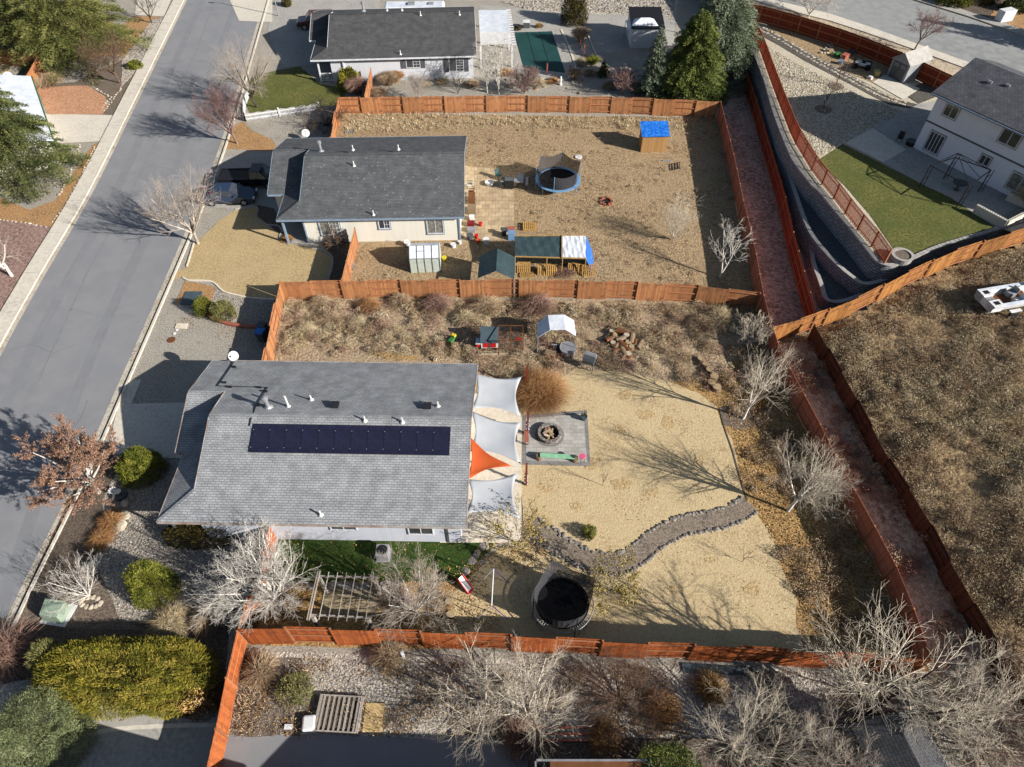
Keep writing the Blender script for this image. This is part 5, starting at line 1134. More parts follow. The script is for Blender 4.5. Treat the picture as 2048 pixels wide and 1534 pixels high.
shrub((412, 625), 'yellow-green evergreen bush left of its brownish neighbour at the curved stone edging', .75, .75, 1.5, 'yew', seed=5, n=4200, L=.15, Wd=.03, lumps=20)
shrub((450, 632), 'brownish-green round bush above the curved stone edging', .95, .9, 1.4, 'sage', seed=6, n=5200, L=.15, Wd=.03, lumps=20)
shrub((703, 176), 'bright yellow-green shrub against the far porch', 1.4, 1.2, 2.2, 'yellow', seed=7, n=6000, L=.2, Wd=.08, lumps=20)
shrub((1148, 45), 'dark olive domed evergreen at the head of the pool', 1.7, 1.6, 3.6, 'thuja', seed=8, n=9000, L=.2, Wd=.07, lumps=40)
shrub((1178, 1070), 'small round green pine on the sand lawn by the rock path', .48, .48, .75, 'yew', seed=9, n=2200, L=.13, Wd=.02, lumps=14)
shrub((1328, 1560), 'olive-green leafy tree cut by the bottom edge', 1.7, 1.5, 3.0, 'green_spruce', seed=10, n=9000, L=.12, Wd=.05, lumps=30)
shrub((1622, 1590), 'light green feathery evergreen at the bottom edge under grey twigs', 1.2, 1.0, 2.6, 'yew', seed=11, n=5000, L=.16, Wd=.04, lumps=20)
shrub((594, 1385), 'loose olive shrub on the bottom gravel by the corner fence', 1.0, .9, 1.2, 'sage', seed=12, n=2500, L=.14, Wd=.03, lumps=12)
shrub((400, 1075), 'dark leafy shrub under the corner of the light grey roof', 2.2, .8, 1.5, 'thuja', seed=13, n=5200, L=.14, Wd=.05, lumps=30)
shrub((575, 12), 'small round dark bush at the top of the light driveway', .7, .6, 1.2, 'thuja', seed=14, n=1600, L=.16, Wd=.06, lumps=14)
shrub((272, 136), 'low yellow-green shrub under the reddish-brown tree across the street', .9, .7, .8, 'yew', seed=15, n=2200, L=.18, Wd=.05, lumps=12)
shrub((390, 1412), 'golden-brown leafy end of the hedge by the fence', 1.4, .8, 1.5, 'litter', seed=16, n=4000, L=.1, Wd=.06, lumps=16)
shrub((1035, 60), 'small tan shrub at the near head of the pool', .5, .5, .6, 'thuja', seed=17, n=500, L=.16, Wd=.06, lumps=8)
shrub((1078, 55), 'small tan shrub beyond the covered pool', .5, .4, .6, 'litter', seed=18, n=500, L=.16, Wd=.06, lumps=8)
# ---- dry brush and ornamental grasses
G2 = 'dry bushes and grass clumps'
spray((1080, 790), 'big round tan ornamental grass between the shade sail post and the lawn', 1.75, 1.15, 'straw', n=6500, Wd=.014, seed=1, inner=.5)
spray((98, 165), 'grey-brown round bush in the stone bed across the street', 1.6, 1.0, 'brush', 'dry_bush', 'bush', n=1600, Wd=.03, seed=2, group=G2)
spray((1160, 85), 'reddish-brown dry bush below the domed evergreen by the pool', 1.0, 1.8, 'brush', 'dry_bush', 'bush', n=1500, Wd=.03, seed=3, group=G2)
spray((780, 170), 'grey bare bush against the far house wall', 1.1, 1.5, 'brush', 'dry_bush', 'bush', n=1500, Wd=.02, seed=4, group=G2)
spray((793, 165), 'rust-coloured bush beside the grey one at the far house wall', .8, 1.3, 'straw', 'dry_bush', 'bush', n=1200, Wd=.03, seed=5, group=G2)
spray((718, 188), 'mauve-grey bush in front of the bright yellow-green shrub', 1.2, 1.9, 'purplebrush', 'dry_bush', 'bush', n=1600, Wd=.02, seed=6, group=G2)
spray((885, 166), 'low tan grass at the far house wall between the windows', .7, .5, 'dry', 'dry_bush', 'bush', n=500, Wd=.03, seed=7, group=G2)
spray((1150, 158), 'brown shrub among the far rocks below the pool', .8, 1.2, 'brush', 'dry_bush', 'bush', n=900, Wd=.02, seed=8, group=G2)
for i, (x, y, r, h, lf, lb) in enumerate([
    (875, 615, 1.3, 1.3, 'purplebrush', 'mauve bush at the lot line fence above the red coop'), (800, 605, .9, 1.0, 'brush', 'brown bush low against the lot line fence above the grey roof'),
    (1075, 620, 1.5, 1.6, 'purplebrush', 'large mauve bush right of the red coop, at the fence'), (970, 618, 1.3, 1.2, 'brush', 'brown bush at the fence directly above the coop'),
    (930, 640, 1.0, .9, 'dry', 'pale bush up-left of the coop'), (660, 640, 1.0, .8, 'brush', 'brown bush in the left half of the wild yard'), (610, 665, 1.0, .8, 'dry', 'straw-coloured bush by the street end fence'),
    (715, 650, .9, .7, 'dry', 'straw-coloured bush in the middle of the wild yard'), (760, 655, .9, .8, 'purplebrush', 'mauve bush in the middle of the wild yard'), (640, 610, .9, .9, 'brush', 'brown bush near the corner post of the lot line fence'),
    (740, 618, .9, 1.0, 'straw', 'orange-brown bush against the lot line fence'), (1440, 640, 1.3, 1.2, 'dry', 'pale straw bush in the right half of the wild yard'), (1400, 650, 1.1, .9, 'brush', 'brown bush in the right half of the wild yard'),
    (1130, 545, 1.0, .9, 'purplebrush', 'mauve bush beside the pallets of the long canopy'), (1520, 800, 1.1, 1.0, 'litter', 'golden bush beside the slender tree bed'), (1560, 900, 1.0, .9, 'brush', 'brown bush along the red fence below the tree bed'),
    (225, 1045, .8, .8, 'straw', 'orange-tan grass clump left of the river rock bed'), (205, 1080, .9, .7, 'straw', 'rust grass clump at the edge of the dark mulch'), (345, 1245, 1.4, .9, 'dry', 'pale silvery grass clump above the juniper hedge'),
    (420, 1240, 1.0, 1.2, 'brush', 'brown bush between the silvery grass and the corner fence'), (20, 1310, 1.9, 1.6, 'purplebrush', 'reddish-brown bush at the left edge beside the hedge'), (525, 1345, 1.0, 1.1, 'brush', 'dark brown bush at the corner of the bottom lot'),
    (780, 1315, 1.0, 1.1, 'brush', 'brown twiggy bush by the near fence in the bottom lot'), (1040, 1480, 1.2, 1.0, 'purplebrush', 'mauve twiggy bush at the bottom, right of the pallet frame'), (1210, 1475, .9, .9, 'straw', 'rust bush near the bottom edge'),
    (1770, 1480, 1.4, 1.4, 'brush', 'brown twiggy bush by the shaded roof corner'), (800, 1210, .9, .8, 'purplebrush', 'mauve bush right of the pergola'), (880, 1215, .7, .5, 'litter', 'golden bush by the tree stumps'), (590, 1200, .9, .7, 'litter', 'golden bush left of the pergola'),
    (575, 480, .5, .5, 'straw', 'small orange plant at the foot of the middle porch post'), (840, 455, .5, .5, 'dry', 'small dry weed at the cream house wall'), (1325, 1420, 1.1, .8, 'straw', 'rust-brown bush on the bottom river rock'), (1420, 1380, 1.0, .8, 'litter', 'golden-brown bush below the board by the near fence')]):
    spray((x, y), lb, r * .85, h * .72, lf, 'dry_bush', 'bush', n=1100, Wd=.018, seed=60 + i, group=G2, inner=.4)

# ---- ground cover
def wp(px, z=0.0): return [tuple(G(x, y, z)[:2]) for x, y in px]
WILD = wp([(565, 606), (1515, 612), (1545, 700), (1500, 770), (1430, 785), (1300, 750), (1150, 735), (1060, 790), (1000, 800), (950, 760), (930, 715), (540, 712)])
tufts('dry_grass', WILD, 1500, 'brush', h=(.08, .2), nb=22, rad=.3, Wd=.012, lean=1.2, thresh=-.1, seed=1, label='brown weeds of the wild yard')
tufts('dry_grass', WILD, 1500, 'dry', h=(.08, .22), nb=20, rad=.25, Wd=.012, lean=1.2, seed=2, thresh=.02, label='pale dry grass of the wild yard')
clumps('wild_brush', WILD, 330, 'brush', r=(.25, .6), seed=71, thresh=-.05, label='small brown weed clumps of the wild yard')
clumps('wild_brush', WILD, 260, 'dry', r=(.2, .5), seed=72, thresh=0, label='small straw-coloured weed clumps of the wild yard', sc_=.4)
clumps('wild_brush', WILD, 150, 'purplebrush', r=(.25, .55), seed=73, thresh=0, label='small mauve weed clumps of the wild yard', sc_=.5)
MIDY = wp([(690, 232), (1438, 240), (1522, 586), (1200, 590), (720, 590), (705, 480), (935, 482), (1028, 482), (1027, 385), (990, 338), (935, 330), (935, 262), (690, 262)])
tufts('dry_grass', MIDY, 3200, 'dry', h=(.05, .13), nb=12, rad=.2, Wd=.016, seed=3, thresh=-.02, label='sparse dry grass of the middle lot', flat=.3, sc_=.9)
clumps('dry_brush', MIDY, 420, 'brush', r=(.12, .4), h=(.12, .3), nb=70, seed=4, thresh=.02, label='brown weeds of the middle lot', sc_=.5)
tufts('dry_grass', wp([(690, 228), (1438, 236), (1440, 262), (1000, 256), (690, 265)]), 900, 'dry', h=(.15, .4), nb=12, rad=.16, Wd=.03, seed=5, label='dry grass along the far fence')
FV = [p for p in FPOLY]
FNEAR = wp([(1650, 660), (1700, 640), (1900, 560), (2070, 500), (2120, 700), (2120, 1560), (2070, 1400), (1940, 1160), (1860, 1020), (1715, 775)], 1.5)
FN = [p for p in FNEAR]
clumps('field_brush', FN, 720, 'dry', seed=6, zfn=zf, thresh=0.0, label='pale brush clumps of the field', sc_=.35)
tufts('field_grass', FN, 2600, 'dry', h=(.06, .16), nb=10, rad=.14, Wd=.012, lean=1.0, seed=61, zfn=zf, label='dry grass of the field')
clumps('field_brush', FN, 720, 'brush', seed=7, zfn=zf, thresh=-.05, label='brown brush clumps of the field', sc_=.6)
LEAFS = wp([(1445, 800), (1520, 650), (1600, 850), (1800, 1180), (1860, 1300), (1640, 1300), (1590, 1190), (1545, 1080), (1490, 980), (1470, 880)])
litter('leaf_litter', LEAFS, 9000, 'litter', .11, seed=8, label='fallen leaves along the red fence')
clumps('leaf_strip_brush', LEAFS, 260, 'brush', r=(.2, .6), seed=9, thresh=0, label='weeds in the leaf strip')
LAWN = REG['sand_lawn3']
tufts('lawn_grass', LAWN, 14000, 'dry', h=(.02, .045), nb=5, rad=.12, Wd=.012, seed=10, label='dormant straw-coloured lawn grass', flat=.5)
litter('leaf_litter', LAWN, 1600, 'litter', .07, seed=11, thresh=.05, label='leaves on the dormant lawn')
litter('leaf_litter', wp([(490, 1170), (960, 1130), (1000, 1230), (1000, 1262), (490, 1250)]), 4200, 'litter', .09, seed=12, label='fallen leaves around the pergola')
litter('leaf_litter', wp([(540, 1078), (960, 1085), (930, 1160), (545, 1168)]), 350, 'litter', .1, seed=13, label='yellow leaves on the green lawn')
litter('leaf_litter', wp([(960, 1060), (1060, 1040), (1110, 1100), (1040, 1150), (950, 1130)]), 900, 'litter', .1, seed=14, z=.05, label='leaves under the golden tree')
DITCH = wp([(1560, 700), (1645, 670), (1760, 860), (1900, 1120), (2040, 1380), (1900, 1400), (1855, 1290), (1760, 1100), (1650, 870)])
clumps('ditch_brush', DITCH, 130, 'dry', r=(.2, .5), seed=15, thresh=.02, label='dry weeds in the ditch')
clumps('ditch_brush', DITCH, 150, 'purplebrush', r=(.2, .5), seed=16, thresh=0, label='reddish weeds in the ditch')
tufts('dry_grass', wp([(1450, 125), (1488, 120), (1560, 420), (1630, 650), (1550, 660), (1470, 380)]), 700, 'purplebrush', h=(.08, .2), nb=10, rad=.2, Wd=.03, seed=17, thresh=0.05, label='low weeds in the channel')
BOT = wp([(485, 1315), (1870, 1350), (2040, 1534), (1700, 1534), (1650, 1480), (450, 1470)])
PEB = leafmats('pebble', ph(206, 200, 190), ph(172, 164, 154), ph(140, 130, 118), ph(188, 170, 150))
pebbles('cobbles', BOT, 26000, .055, PEB, seed=18, label='pale river cobbles of the bottom lot')
litter('leaf_litter', BOT, 6000, 'litter', .09, seed=19, thresh=0.0, label='fallen leaves on the river cobbles', z=.06)
tufts('dry_grass', BOT, 900, 'brush', h=(.15, .4), nb=14, rad=.25, Wd=.025, seed=20, thresh=.12, label='brown weeds among the cobbles')
FRONT = wp([(240, 915), (330, 915), (362, 950), (345, 1060), (520, 1062), (500, 1200), (340, 1235), (240, 1220), (205, 1110), (215, 1050)])
pebbles('cobbles', FRONT, 9000, .06, PEB, seed=21, label='river cobbles in front of the porch')
pebbles('cobbles', wp([(1000, 4), (1350, -8), (1345, 34), (1250, 28), (1060, 20)]), 2600, .16, PEB, seed=22, label='large cobbles at the far edge')
pebbles('cobbles', wp([(326, 36), (302, 90), (262, 155), (243, 170), (245, 120), (303, 40)]), 1400, .11, PEB, seed=23, label='white stones across the street')
pebbles('cobbles', wp([(60, 145), (180, 150), (150, 163), (62, 160)]), 500, .1, PEB, seed=24, label='white stones below the grey-brown bush')
pebbles('cobbles', wp([(455, 600), (552, 605), (550, 655), (500, 652), (460, 640)]), 1800, .06, PEB, seed=25, label='cobbles beside the twin bushes')
WH = [tuple(G(x, y, ZP)[:2]) for x, y in [(1530, 90), (1600, 130), (1740, 200), (1820, 225), (1740, 256), (1690, 286), (1632, 318), (1590, 240), (1545, 140)]]
pebbles('white_gravel', WH, 9000, .08, leafmats('wg', ph(222, 214, 196), ph(196, 184, 160), ph(170, 156, 130)), seed=26, z=ZP, label='white gravel of the raised yard')
pebbles('path_gravel', [tuple(p) for p in offset(PW, .45)] + [tuple(p) for p in offset(PW, -.45)][::-1], 2500, .035, PEB, seed=27, z=.02, label='gravel of the rock-edged path')
tufts('lawn_grass', wp([(530, 1078), (965, 1086), (930, 1160), (640, 1164), (530, 1168)]), 9000, 'green_spruce', h=(.03, .08), nb=5, rad=.1, Wd=.02, seed=28, label='green grass behind the house')
litter('leaf_litter', wp([(385, 590), (550, 655), (560, 700), (400, 690), (340, 640)]), 500, 'litter', .08, seed=29, thresh=.1, label='leaves on the front gravel')
# rocks lining the path
for side in (-.62, .62):
    ln = offset(PW, side); acc = 0
    for a, c in zip(ln[:-1], ln[1:]):
        dd = math.dist(a, c); k = max(1, round(dd / .16))
        for j in range(k):
            t = (j + random.random() * .5) / k; o = random.uniform(-.1, .1)
            rock((a[0] + (c[0] - a[0]) * t + o, a[1] + (c[1] - a[1]) * t + o, .05), random.uniform(.09, .15), 'grey rock lining the curving gravel path', 'grey rocks lining the gravel path')

for i, (x, y, h, lb) in enumerate([(2125, 88, 7.5, 'dark spruce just outside the right edge by the far road'), (2230, 120, 8.5, 'taller dark spruce beyond the right edge by the far road')]):
    conifer((x, y), lb, h, 2.8, 'spruce', z=ZP, n=9000, L=.4, Wd=.12, seed=80 + i)
for i, (x, y, r_, h, lf, lb) in enumerate([(1850, -8, 2.6, 2.2, 'thuja', 'dark shrub on the bank above the far road'), (1905, 8, 2.2, 1.6, 'yew', 'green shrub on the bank above the far road'), (1960, 2, 2.4, 1.8, 'thuja', 'dark shrub beside the white box at the upper right'), (2030, 20, 2.0, 1.5, 'spruce', 'dark green shrub in the upper right corner'), (1800, -25, 2.6, 2.4, 'spruce', 'dark shrub at the top edge above the far road')]):
    shrub((x, y), lb, r_, r_ * .7, h, lf, seed=90 + i, n=3500, L=.25, Wd=.1, lumps=30, z=ZP)
sheet('planting_bed', [(1990, 20), (2060, 30), (2060, 62), (1975, 38)], M['mulch_orange'], 5, z=ZP, amp=.2)
for i, (x, y, r_, h, lf, lb) in enumerate([(1075, 170, .8, .7, 'dry', 'pale dry tuft below the pool'), (1105, 165, .6, .5, 'straw', 'orange tuft beside the white statue'), (1180, 150, .7, .6, 'brush', 'brown tuft by the garden edging'), (1185, 128, .8, .9, 'yew', 'green-gold tuft inside the garden edging'), (1165, 130, .7, .7, 'dry', 'pale tuft inside the garden edging'), (1275, 178, .9, .8, 'dry', 'pale tuft below the white shed'), (1220, 175, .8, .6, 'brush', 'brown tuft beside the mauve bare tree'), (850, 172, .6, .4, 'dry', 'low pale tuft at the middle of the far house wall'), (945, 172, .7, .6, 'brush', 'brown tuft at the right corner of the far house'), (1010, 150, .8, .7, 'straw', 'orange tuft under the white patio cover edge'), (760, 190, .8, .7, 'brush', 'brown tuft beside the short fence of the far house')]):
    spray((x, y), lb, r_, h, lf, 'dry_bush', 'bush', n=600, Wd=.03, seed=300 + i, group=G2, inner=.4)
for nm, o1, o2 in (('gutter_leaves', -.08, -.6),):
    pl = [p for p in RW if p[1] < 75]; A_ = offset(pl, o1); B_2 = offset(pl, o2)
    litter(nm, [tuple(p) for p in A_] + [tuple(p) for p in B_2][::-1], 1500, 'litter', .07, seed=33, z=.025, thresh=.0, label='leaves and grit in the gutter', sc_=.5)
    pl = [p for p in LW if p[1] < 90]; A_ = offset(pl, .02); B_2 = offset(pl, .34)
    litter(nm, [tuple(p) for p in A_] + [tuple(p) for p in B_2][::-1], 900, 'brush', .08, seed=34, z=.02, thresh=.05, label='leaves and grit in the far gutter', sc_=.5)
# ------------------------------------------------------------ objects
def paint(n, r, g, b, **k): return plain(n, ph(r, g, b), **k)
C = {k: paint('c_' + k, *v) for k, v in dict(red=(206, 34, 30), darkred=(128, 30, 34), orange=(226, 84, 38), blue=(44, 120, 200), padblue=(120, 160, 200), green=(60, 120, 60), mint=(150, 206, 166), pink=(236, 96, 140),
     white=(236, 236, 236), grey=(150, 152, 156), dgrey=(84, 88, 92), yellow=(226, 200, 50), wood=(186, 150, 92), brown=(120, 76, 46), redbrown=(128, 52, 32), slate=(76, 92, 100), teal=(48, 84, 82), utility=(146, 164, 144), clay=(176, 104, 84), bark=(140, 118, 94), cut=(184, 160, 124), purple=(60, 50, 110), tan=(214, 190, 130)).items()}
M['mesh_net'] = plain('mesh_net', (0.012, 0.012, 0.014), rough=.9, spec=0)
def netmat():
    m = bpy.data.materials.new('net'); m.use_nodes = True; t = m.node_tree; b = t.nodes['Principled BSDF']; b.inputs['Base Color'].default_value = (.03, .03, .035, 1); b.inputs['Alpha'].default_value = .8; b.inputs['Roughness'].default_value = .9; return m
M['net'] = netmat()
M['tarp_blue'] = mat('tarp_blue', ph(32, 112, 214), ph(60, 140, 226), ph(24, 90, 184), s1=1.5, s2=5, rough=.35, spec=.4, coord='Object', bump=.04, bs=4)
M['tarp_white'] = mat('tarp_white', ph(232, 236, 242), ph(206, 212, 222), s1=1.2, rough=.4, coord='Object', bump=.03, bs=3)
M['tarp_dark'] = mat('tarp_dark', ph(52, 68, 72), ph(66, 84, 88), s1=1.0, rough=.5, coord='Object', bump=.03, bs=3)
M['sail_grey'] = mat('sail_grey', ph(184, 187, 191), ph(174, 178, 184), s1=.8, rough=.8, coord='Object', fine=.04, fs=90)
M['sail_orange'] = mat('sail_orange', ph(204, 94, 44), ph(192, 84, 38), s1=.8, rough=.8, coord='Object', fine=.05, fs=90)
M['ply'] = boardmat('ply', ph(206, 178, 126), ph(190, 158, 108), pitch=3)
M['pallet'] = boardmat('pallet', ph(206, 164, 96), ph(170, 130, 76), pitch=.1)
M['old_wood'] = boardmat('old_wood', ph(184, 176, 166), ph(138, 128, 118), pitch=.12)
M['shed_wood'] = boardmat('shed_wood', ph(186, 146, 96), ph(158, 118, 74), pitch=.15)
M['car_black'] = mat('car_black', (.012, .012, .015), rough=.12, spec=.7); M['car_blue'] = mat('car_blue', (.02, .035, .07), rough=.12, spec=.7); M['car_brown'] = mat('car_brown', (.09, .03, .02), rough=.15, spec=.7)
M['tyre'] = plain('tyre', (.012, .012, .012), rough=.9); M['pool_cover'] = mat('pool_cover', ph(36, 78, 76), ph(28, 66, 64), s1=.5, rough=.7, fine=.05)

def near(px, z=0.0): return G(px[0], px[1], z)

# --- vehicles
def car(loc, rz, label, m, L, W_, kind, group='cars parked on the driveways'):
    r = empty('parked_car', loc, rz, label, 'pickup truck' if kind == 'truck' else 'car', group); h = W_ / 2
    if kind == 'truck': prof = [(-L / 2, .45), (-L / 2, 1.08), (.25, 1.08), (.25, 1.1), (1.35, 1.1), (L / 2 - .15, 1.02), (L / 2, .85), (L / 2, .42)]
    elif kind == 'suv': prof = [(-L / 2, .45), (-L / 2, 1.1), (1.0, 1.12), (L / 2 - .15, 1.0), (L / 2, .8), (L / 2, .42)]
    else: prof = [(-L / 2, .35), (-L / 2 + .04, .92), (-L / 2 + .6, 1.0), (.9, .98), (L / 2 - .2, .78), (L / 2, .6), (L / 2, .3)]
    b = MB(); n = len(prof)
    vs = [(x, -h, z) for x, z in prof] + [(x, h, z) for x, z in prof]
    b.add(vs, [tuple(range(n)), tuple(reversed(range(n, 2 * n)))] + [(i + n, (i + 1) % n + n, (i + 1) % n, i) for i in range(n)])
    body = b.build('body', m, r, bev=.09, smooth=False)
    def cabin(x0, x1, x2, x3, z0, z1, inset=.12):
        g = MB(); hb, ht = h - .06, h - .06 - inset * 1.6
        vs = [(x0, -hb, z0), (x3, -hb, z0), (x3, hb, z0), (x0, hb, z0), (x1, -ht, z1), (x2, -ht, z1), (x2, ht, z1), (x1, ht, z1)]
        g.add(vs, [(0, 1, 5, 4), (1, 2, 6, 5), (2, 3, 7, 6), (3, 0, 4, 7), (4, 5, 6, 7)]); g.build('windows', M['glass'], r)
        g = MB(); g.box(x1 - .02, x2 + .02, -ht - .02, ht + .02, z1 - .03, z1 + .03); g.build('roof_panel', m, r, bev=.025)
        g = MB()
        for s in (-1, 1):
            g.bar((x0, s * hb, z0), (x1, s * ht, z1), .05, .06); g.bar((x3, s * hb, z0), (x2, s * ht, z1), .05, .06); xm = (x0 + x3) / 2; g.bar((xm, s * (hb + .005), z0), (xm, s * (ht + .01), z1), .07, .04)
        g.build('pillars', m, r)
    if kind == 'truck':
        cabin(.15, .35, 1.25, 1.85, 1.08, 1.72)
        g = MB(); g.box(-L / 2 + .1, .02, -h + .12, h - .12, 1.081, 1.085); g.build('bed_liner', M['black'], r)
        g = MB(); g.box(-L / 2 + .05, .1, -h + .02, -h + .1, 1.08, 1.14); g.box(-L / 2 + .05, .1, h - .1, h - .02, 1.08, 1.14); g.box(-L / 2, -L / 2 + .08, -h + .02, h - .02, 1.08, 1.14); g.build('bed_rails', m, r)
    elif kind == 'suv': cabin(-L / 2 + .1, -L / 2 + .35, .7, 1.25, 1.1, 1.75)
    else: cabin(-1.75, -1.05, .35, 1.15, .96, 1.42)
    for x in (-L / 2 + .95, L / 2 - .95):
        for s in (-1, 1):
            R_ = .38 if kind != 'sedan' else .33
            g = MB(); g.tube([(x, s * (h - .2), R_), (x, s * (h + .02), R_)], R_, 20); wl = g.build('wheel', M['tyre'], r)
            g = MB(); g.tube([(x, s * (h + .021), R_), (x, s * (h + .035), R_)], R_ * .6, 14); g.build('rim', M['metal'], wl)
    for s in (-1, 1):
        g = MB(); g.box(-L / 2 - .02, -L / 2 + .06, s * (h - .2) - .12, s * (h - .2) + .12, .75, .98); g.build('tail_light', C['red'], r)
        g = MB(); g.box(L / 2 - .1, L / 2 + .02, s * (h - .28) - .16, s * (h - .28) + .16, .58, .74); g.build('headlight', C['white'], r)
        g = MB(); g.box(.75, .9, s * (h + .02) - .1, s * (h + .02) + .1, 1.0, 1.14); g.build('side_mirror', m, r)
    return r
a = near((505, 372)); car((near((447, 366)).x + 2.75, a.y + .3, 0), R(2), 'black pickup truck with its tailgate to the road, on the middle driveway', M['car_black'], 5.5, 1.9, 'truck')
a = near((468, 404)); car((near((407, 402)).x + 2.5, a.y + .25, 0), R(2), 'dark blue sedan under the grey street tree, beside the black pickup', M['car_blue'], 4.8, 1.8, 'sedan')
a = near((622, 62)); car((a.x + .6, a.y + 1.2, 0), R(186), 'dark red-brown sport utility vehicle half hidden behind the far charcoal roof', M['car_brown'], 4.8, 1.95, 'suv')
# travel trailer behind the far house
p = near((830, 8), 2.6); r = empty('travel_trailer', (p.x, p.y, 0), R(2), 'white travel trailer parked behind the far charcoal roof', 'trailer')
b = MB(); b.box(-3.8, 3.6, -1.15, 1.15, .5, 2.6); b.build('body', M['tarp_white'], r, bev=.25)
b = MB(); b.box(-.9, 0, -.4, .4, 2.6, 2.78); b.box(1.6, 2.3, -.35, .35, 2.6, 2.72); b.build('roof_unit', C['grey'], r, bev=.04)
b = MB(); b.box(-2.4, -1.2, -1.17, -1.14, 1.5, 2.1); b.box(.6, 1.6, -1.17, -1.14, 1.5, 2.1); b.build('window', M['glass'], r)
b = MB(); b.tube([(-.3, -1.1, .35), (-.3, 1.1, .35)], .33, 16); b.tube([(.5, -1.1, .35), (.5, 1.1, .35)], .33, 16); b.build('wheel', M['tyre'], r)
# boat on the field
q1 = Gf(1954, 583, 1.1); q2 = Gf(1984, 622, 1.1); dirv = (Gf(2032, 565, 1.1) - q1); rz = math.atan2(dirv.y, dirv.x); mid = (q1 + q2) / 2; gz = zf(mid.x + 2, mid.y)
r = empty('motor_boat', (mid.x, mid.y, gz), rz, 'open white motor boat on a trailer standing in the dry field', 'boat')
W2 = (q2 - q1).length / 2
def hull(z0, z1, k, x0=0, x1=6.2, ins=0.0):
    st = []
    for i in range(13):
        t = i / 12; x = x0 + (x1 - x0) * t; ww = (W2 - ins) * (1 - max(0, (t - .5) / .5) ** 2.2) * k; st.append((x, max(ww, .02)))
    return st
b = MB(); up_ = hull(0, 0, 1.0); lo = hull(0, 0, .78)
vs = [(x, -w_, 1.15) for x, w_ in up_] + [(x, w_, 1.15) for x, w_ in up_] + [(x, -w_, .55) for x, w_ in lo] + [(x, w_, .55) for x, w_ in lo]; n = 13; fs = []
for i in range(n - 1): fs += [(i, i + 1, 2 * n + i + 1, 2 * n + i), (n + i + 1, n + i, 3 * n + i, 3 * n + i + 1), (2 * n + i, 2 * n + i + 1, 3 * n + i + 1, 3 * n + i)]
fs.append((0, 2 * n, 3 * n, n)); b.add(vs, fs); b.build('hull', C['white'], r)
b = MB(); inn = hull(0, 0, 1, ins=.3); vs = [(x, -w_, 1.16) for x, w_ in up_] + [(x, w_, 1.16) for x, w_ in up_] + [(x, -w_, 1.16) for x, w_ in inn] + [(x, w_, 1.16) for x, w_ in inn]; fs = []
for i in range(n - 1): fs += [(i, i + 1, 2 * n + i + 1, 2 * n + i), (n + i, 3 * n + i, 3 * n + i + 1, n + i + 1)]
b.add(vs, fs); b.build('gunwale', M['tarp_white'], r, solid=.04)
b = MB(); b.box(1.0, 3.8, -W2 + .35, W2 - .35, .58, .62); b.build('cockpit_floor', C['brown'], r)
for s in (-1, 1):
    b = MB(); y0 = s * (W2 - .42); b.box(.0, .85, y0 - .33, y0 + .33, .6, 1.17); b.build('stern_box', C['white'], r); b = MB(); b.box(.22, .66, y0 - .17, y0 + .17, 1.171, 1.18); b.build('hatch', M['black'], r)
b = MB(); b.box(.1, .8, -.3, .3, .6, 1.0); b.build('engine_box', C['grey'], r, bev=.04)
b = MB(); b.box(4.0, 4.15, -W2 + .3, W2 - .3, 1.15, 1.5); b.build('windscreen', M['glass'], r)
for y in (-.45, .4):
    b = MB(); b.box(2.2, 2.8, y - .28, y + .28, .62, .98); b.box(2.75, 2.87, y - .28, y + .28, .9, 1.35); b.build('seat', C['grey'] if y > 0 else C['white'], r, bev=.05)
b = MB(); b.bar((0, -.7, .42), (6.4, -.1, .42), .1, .1); b.bar((0, .7, .42), (6.4, .1, .42), .1, .1); b.bar((1.8, -1.2, .35), (1.8, 1.2, .35), .1, .1); b.build('trailer_frame', M['metal'], r)
for s in (-1, 1): b = MB(); b.tube([(1.8, s * 1.1, .33), (1.8, s * 1.3, .33)], .33, 16); w_ = b.build('trailer_wheel', M['tyre'], r); b = MB(); b.box(1.35, 2.25, s * 1.2 - .13, s * 1.2 + .13, .68, .73); b.build('mudguard', C['white'], r)

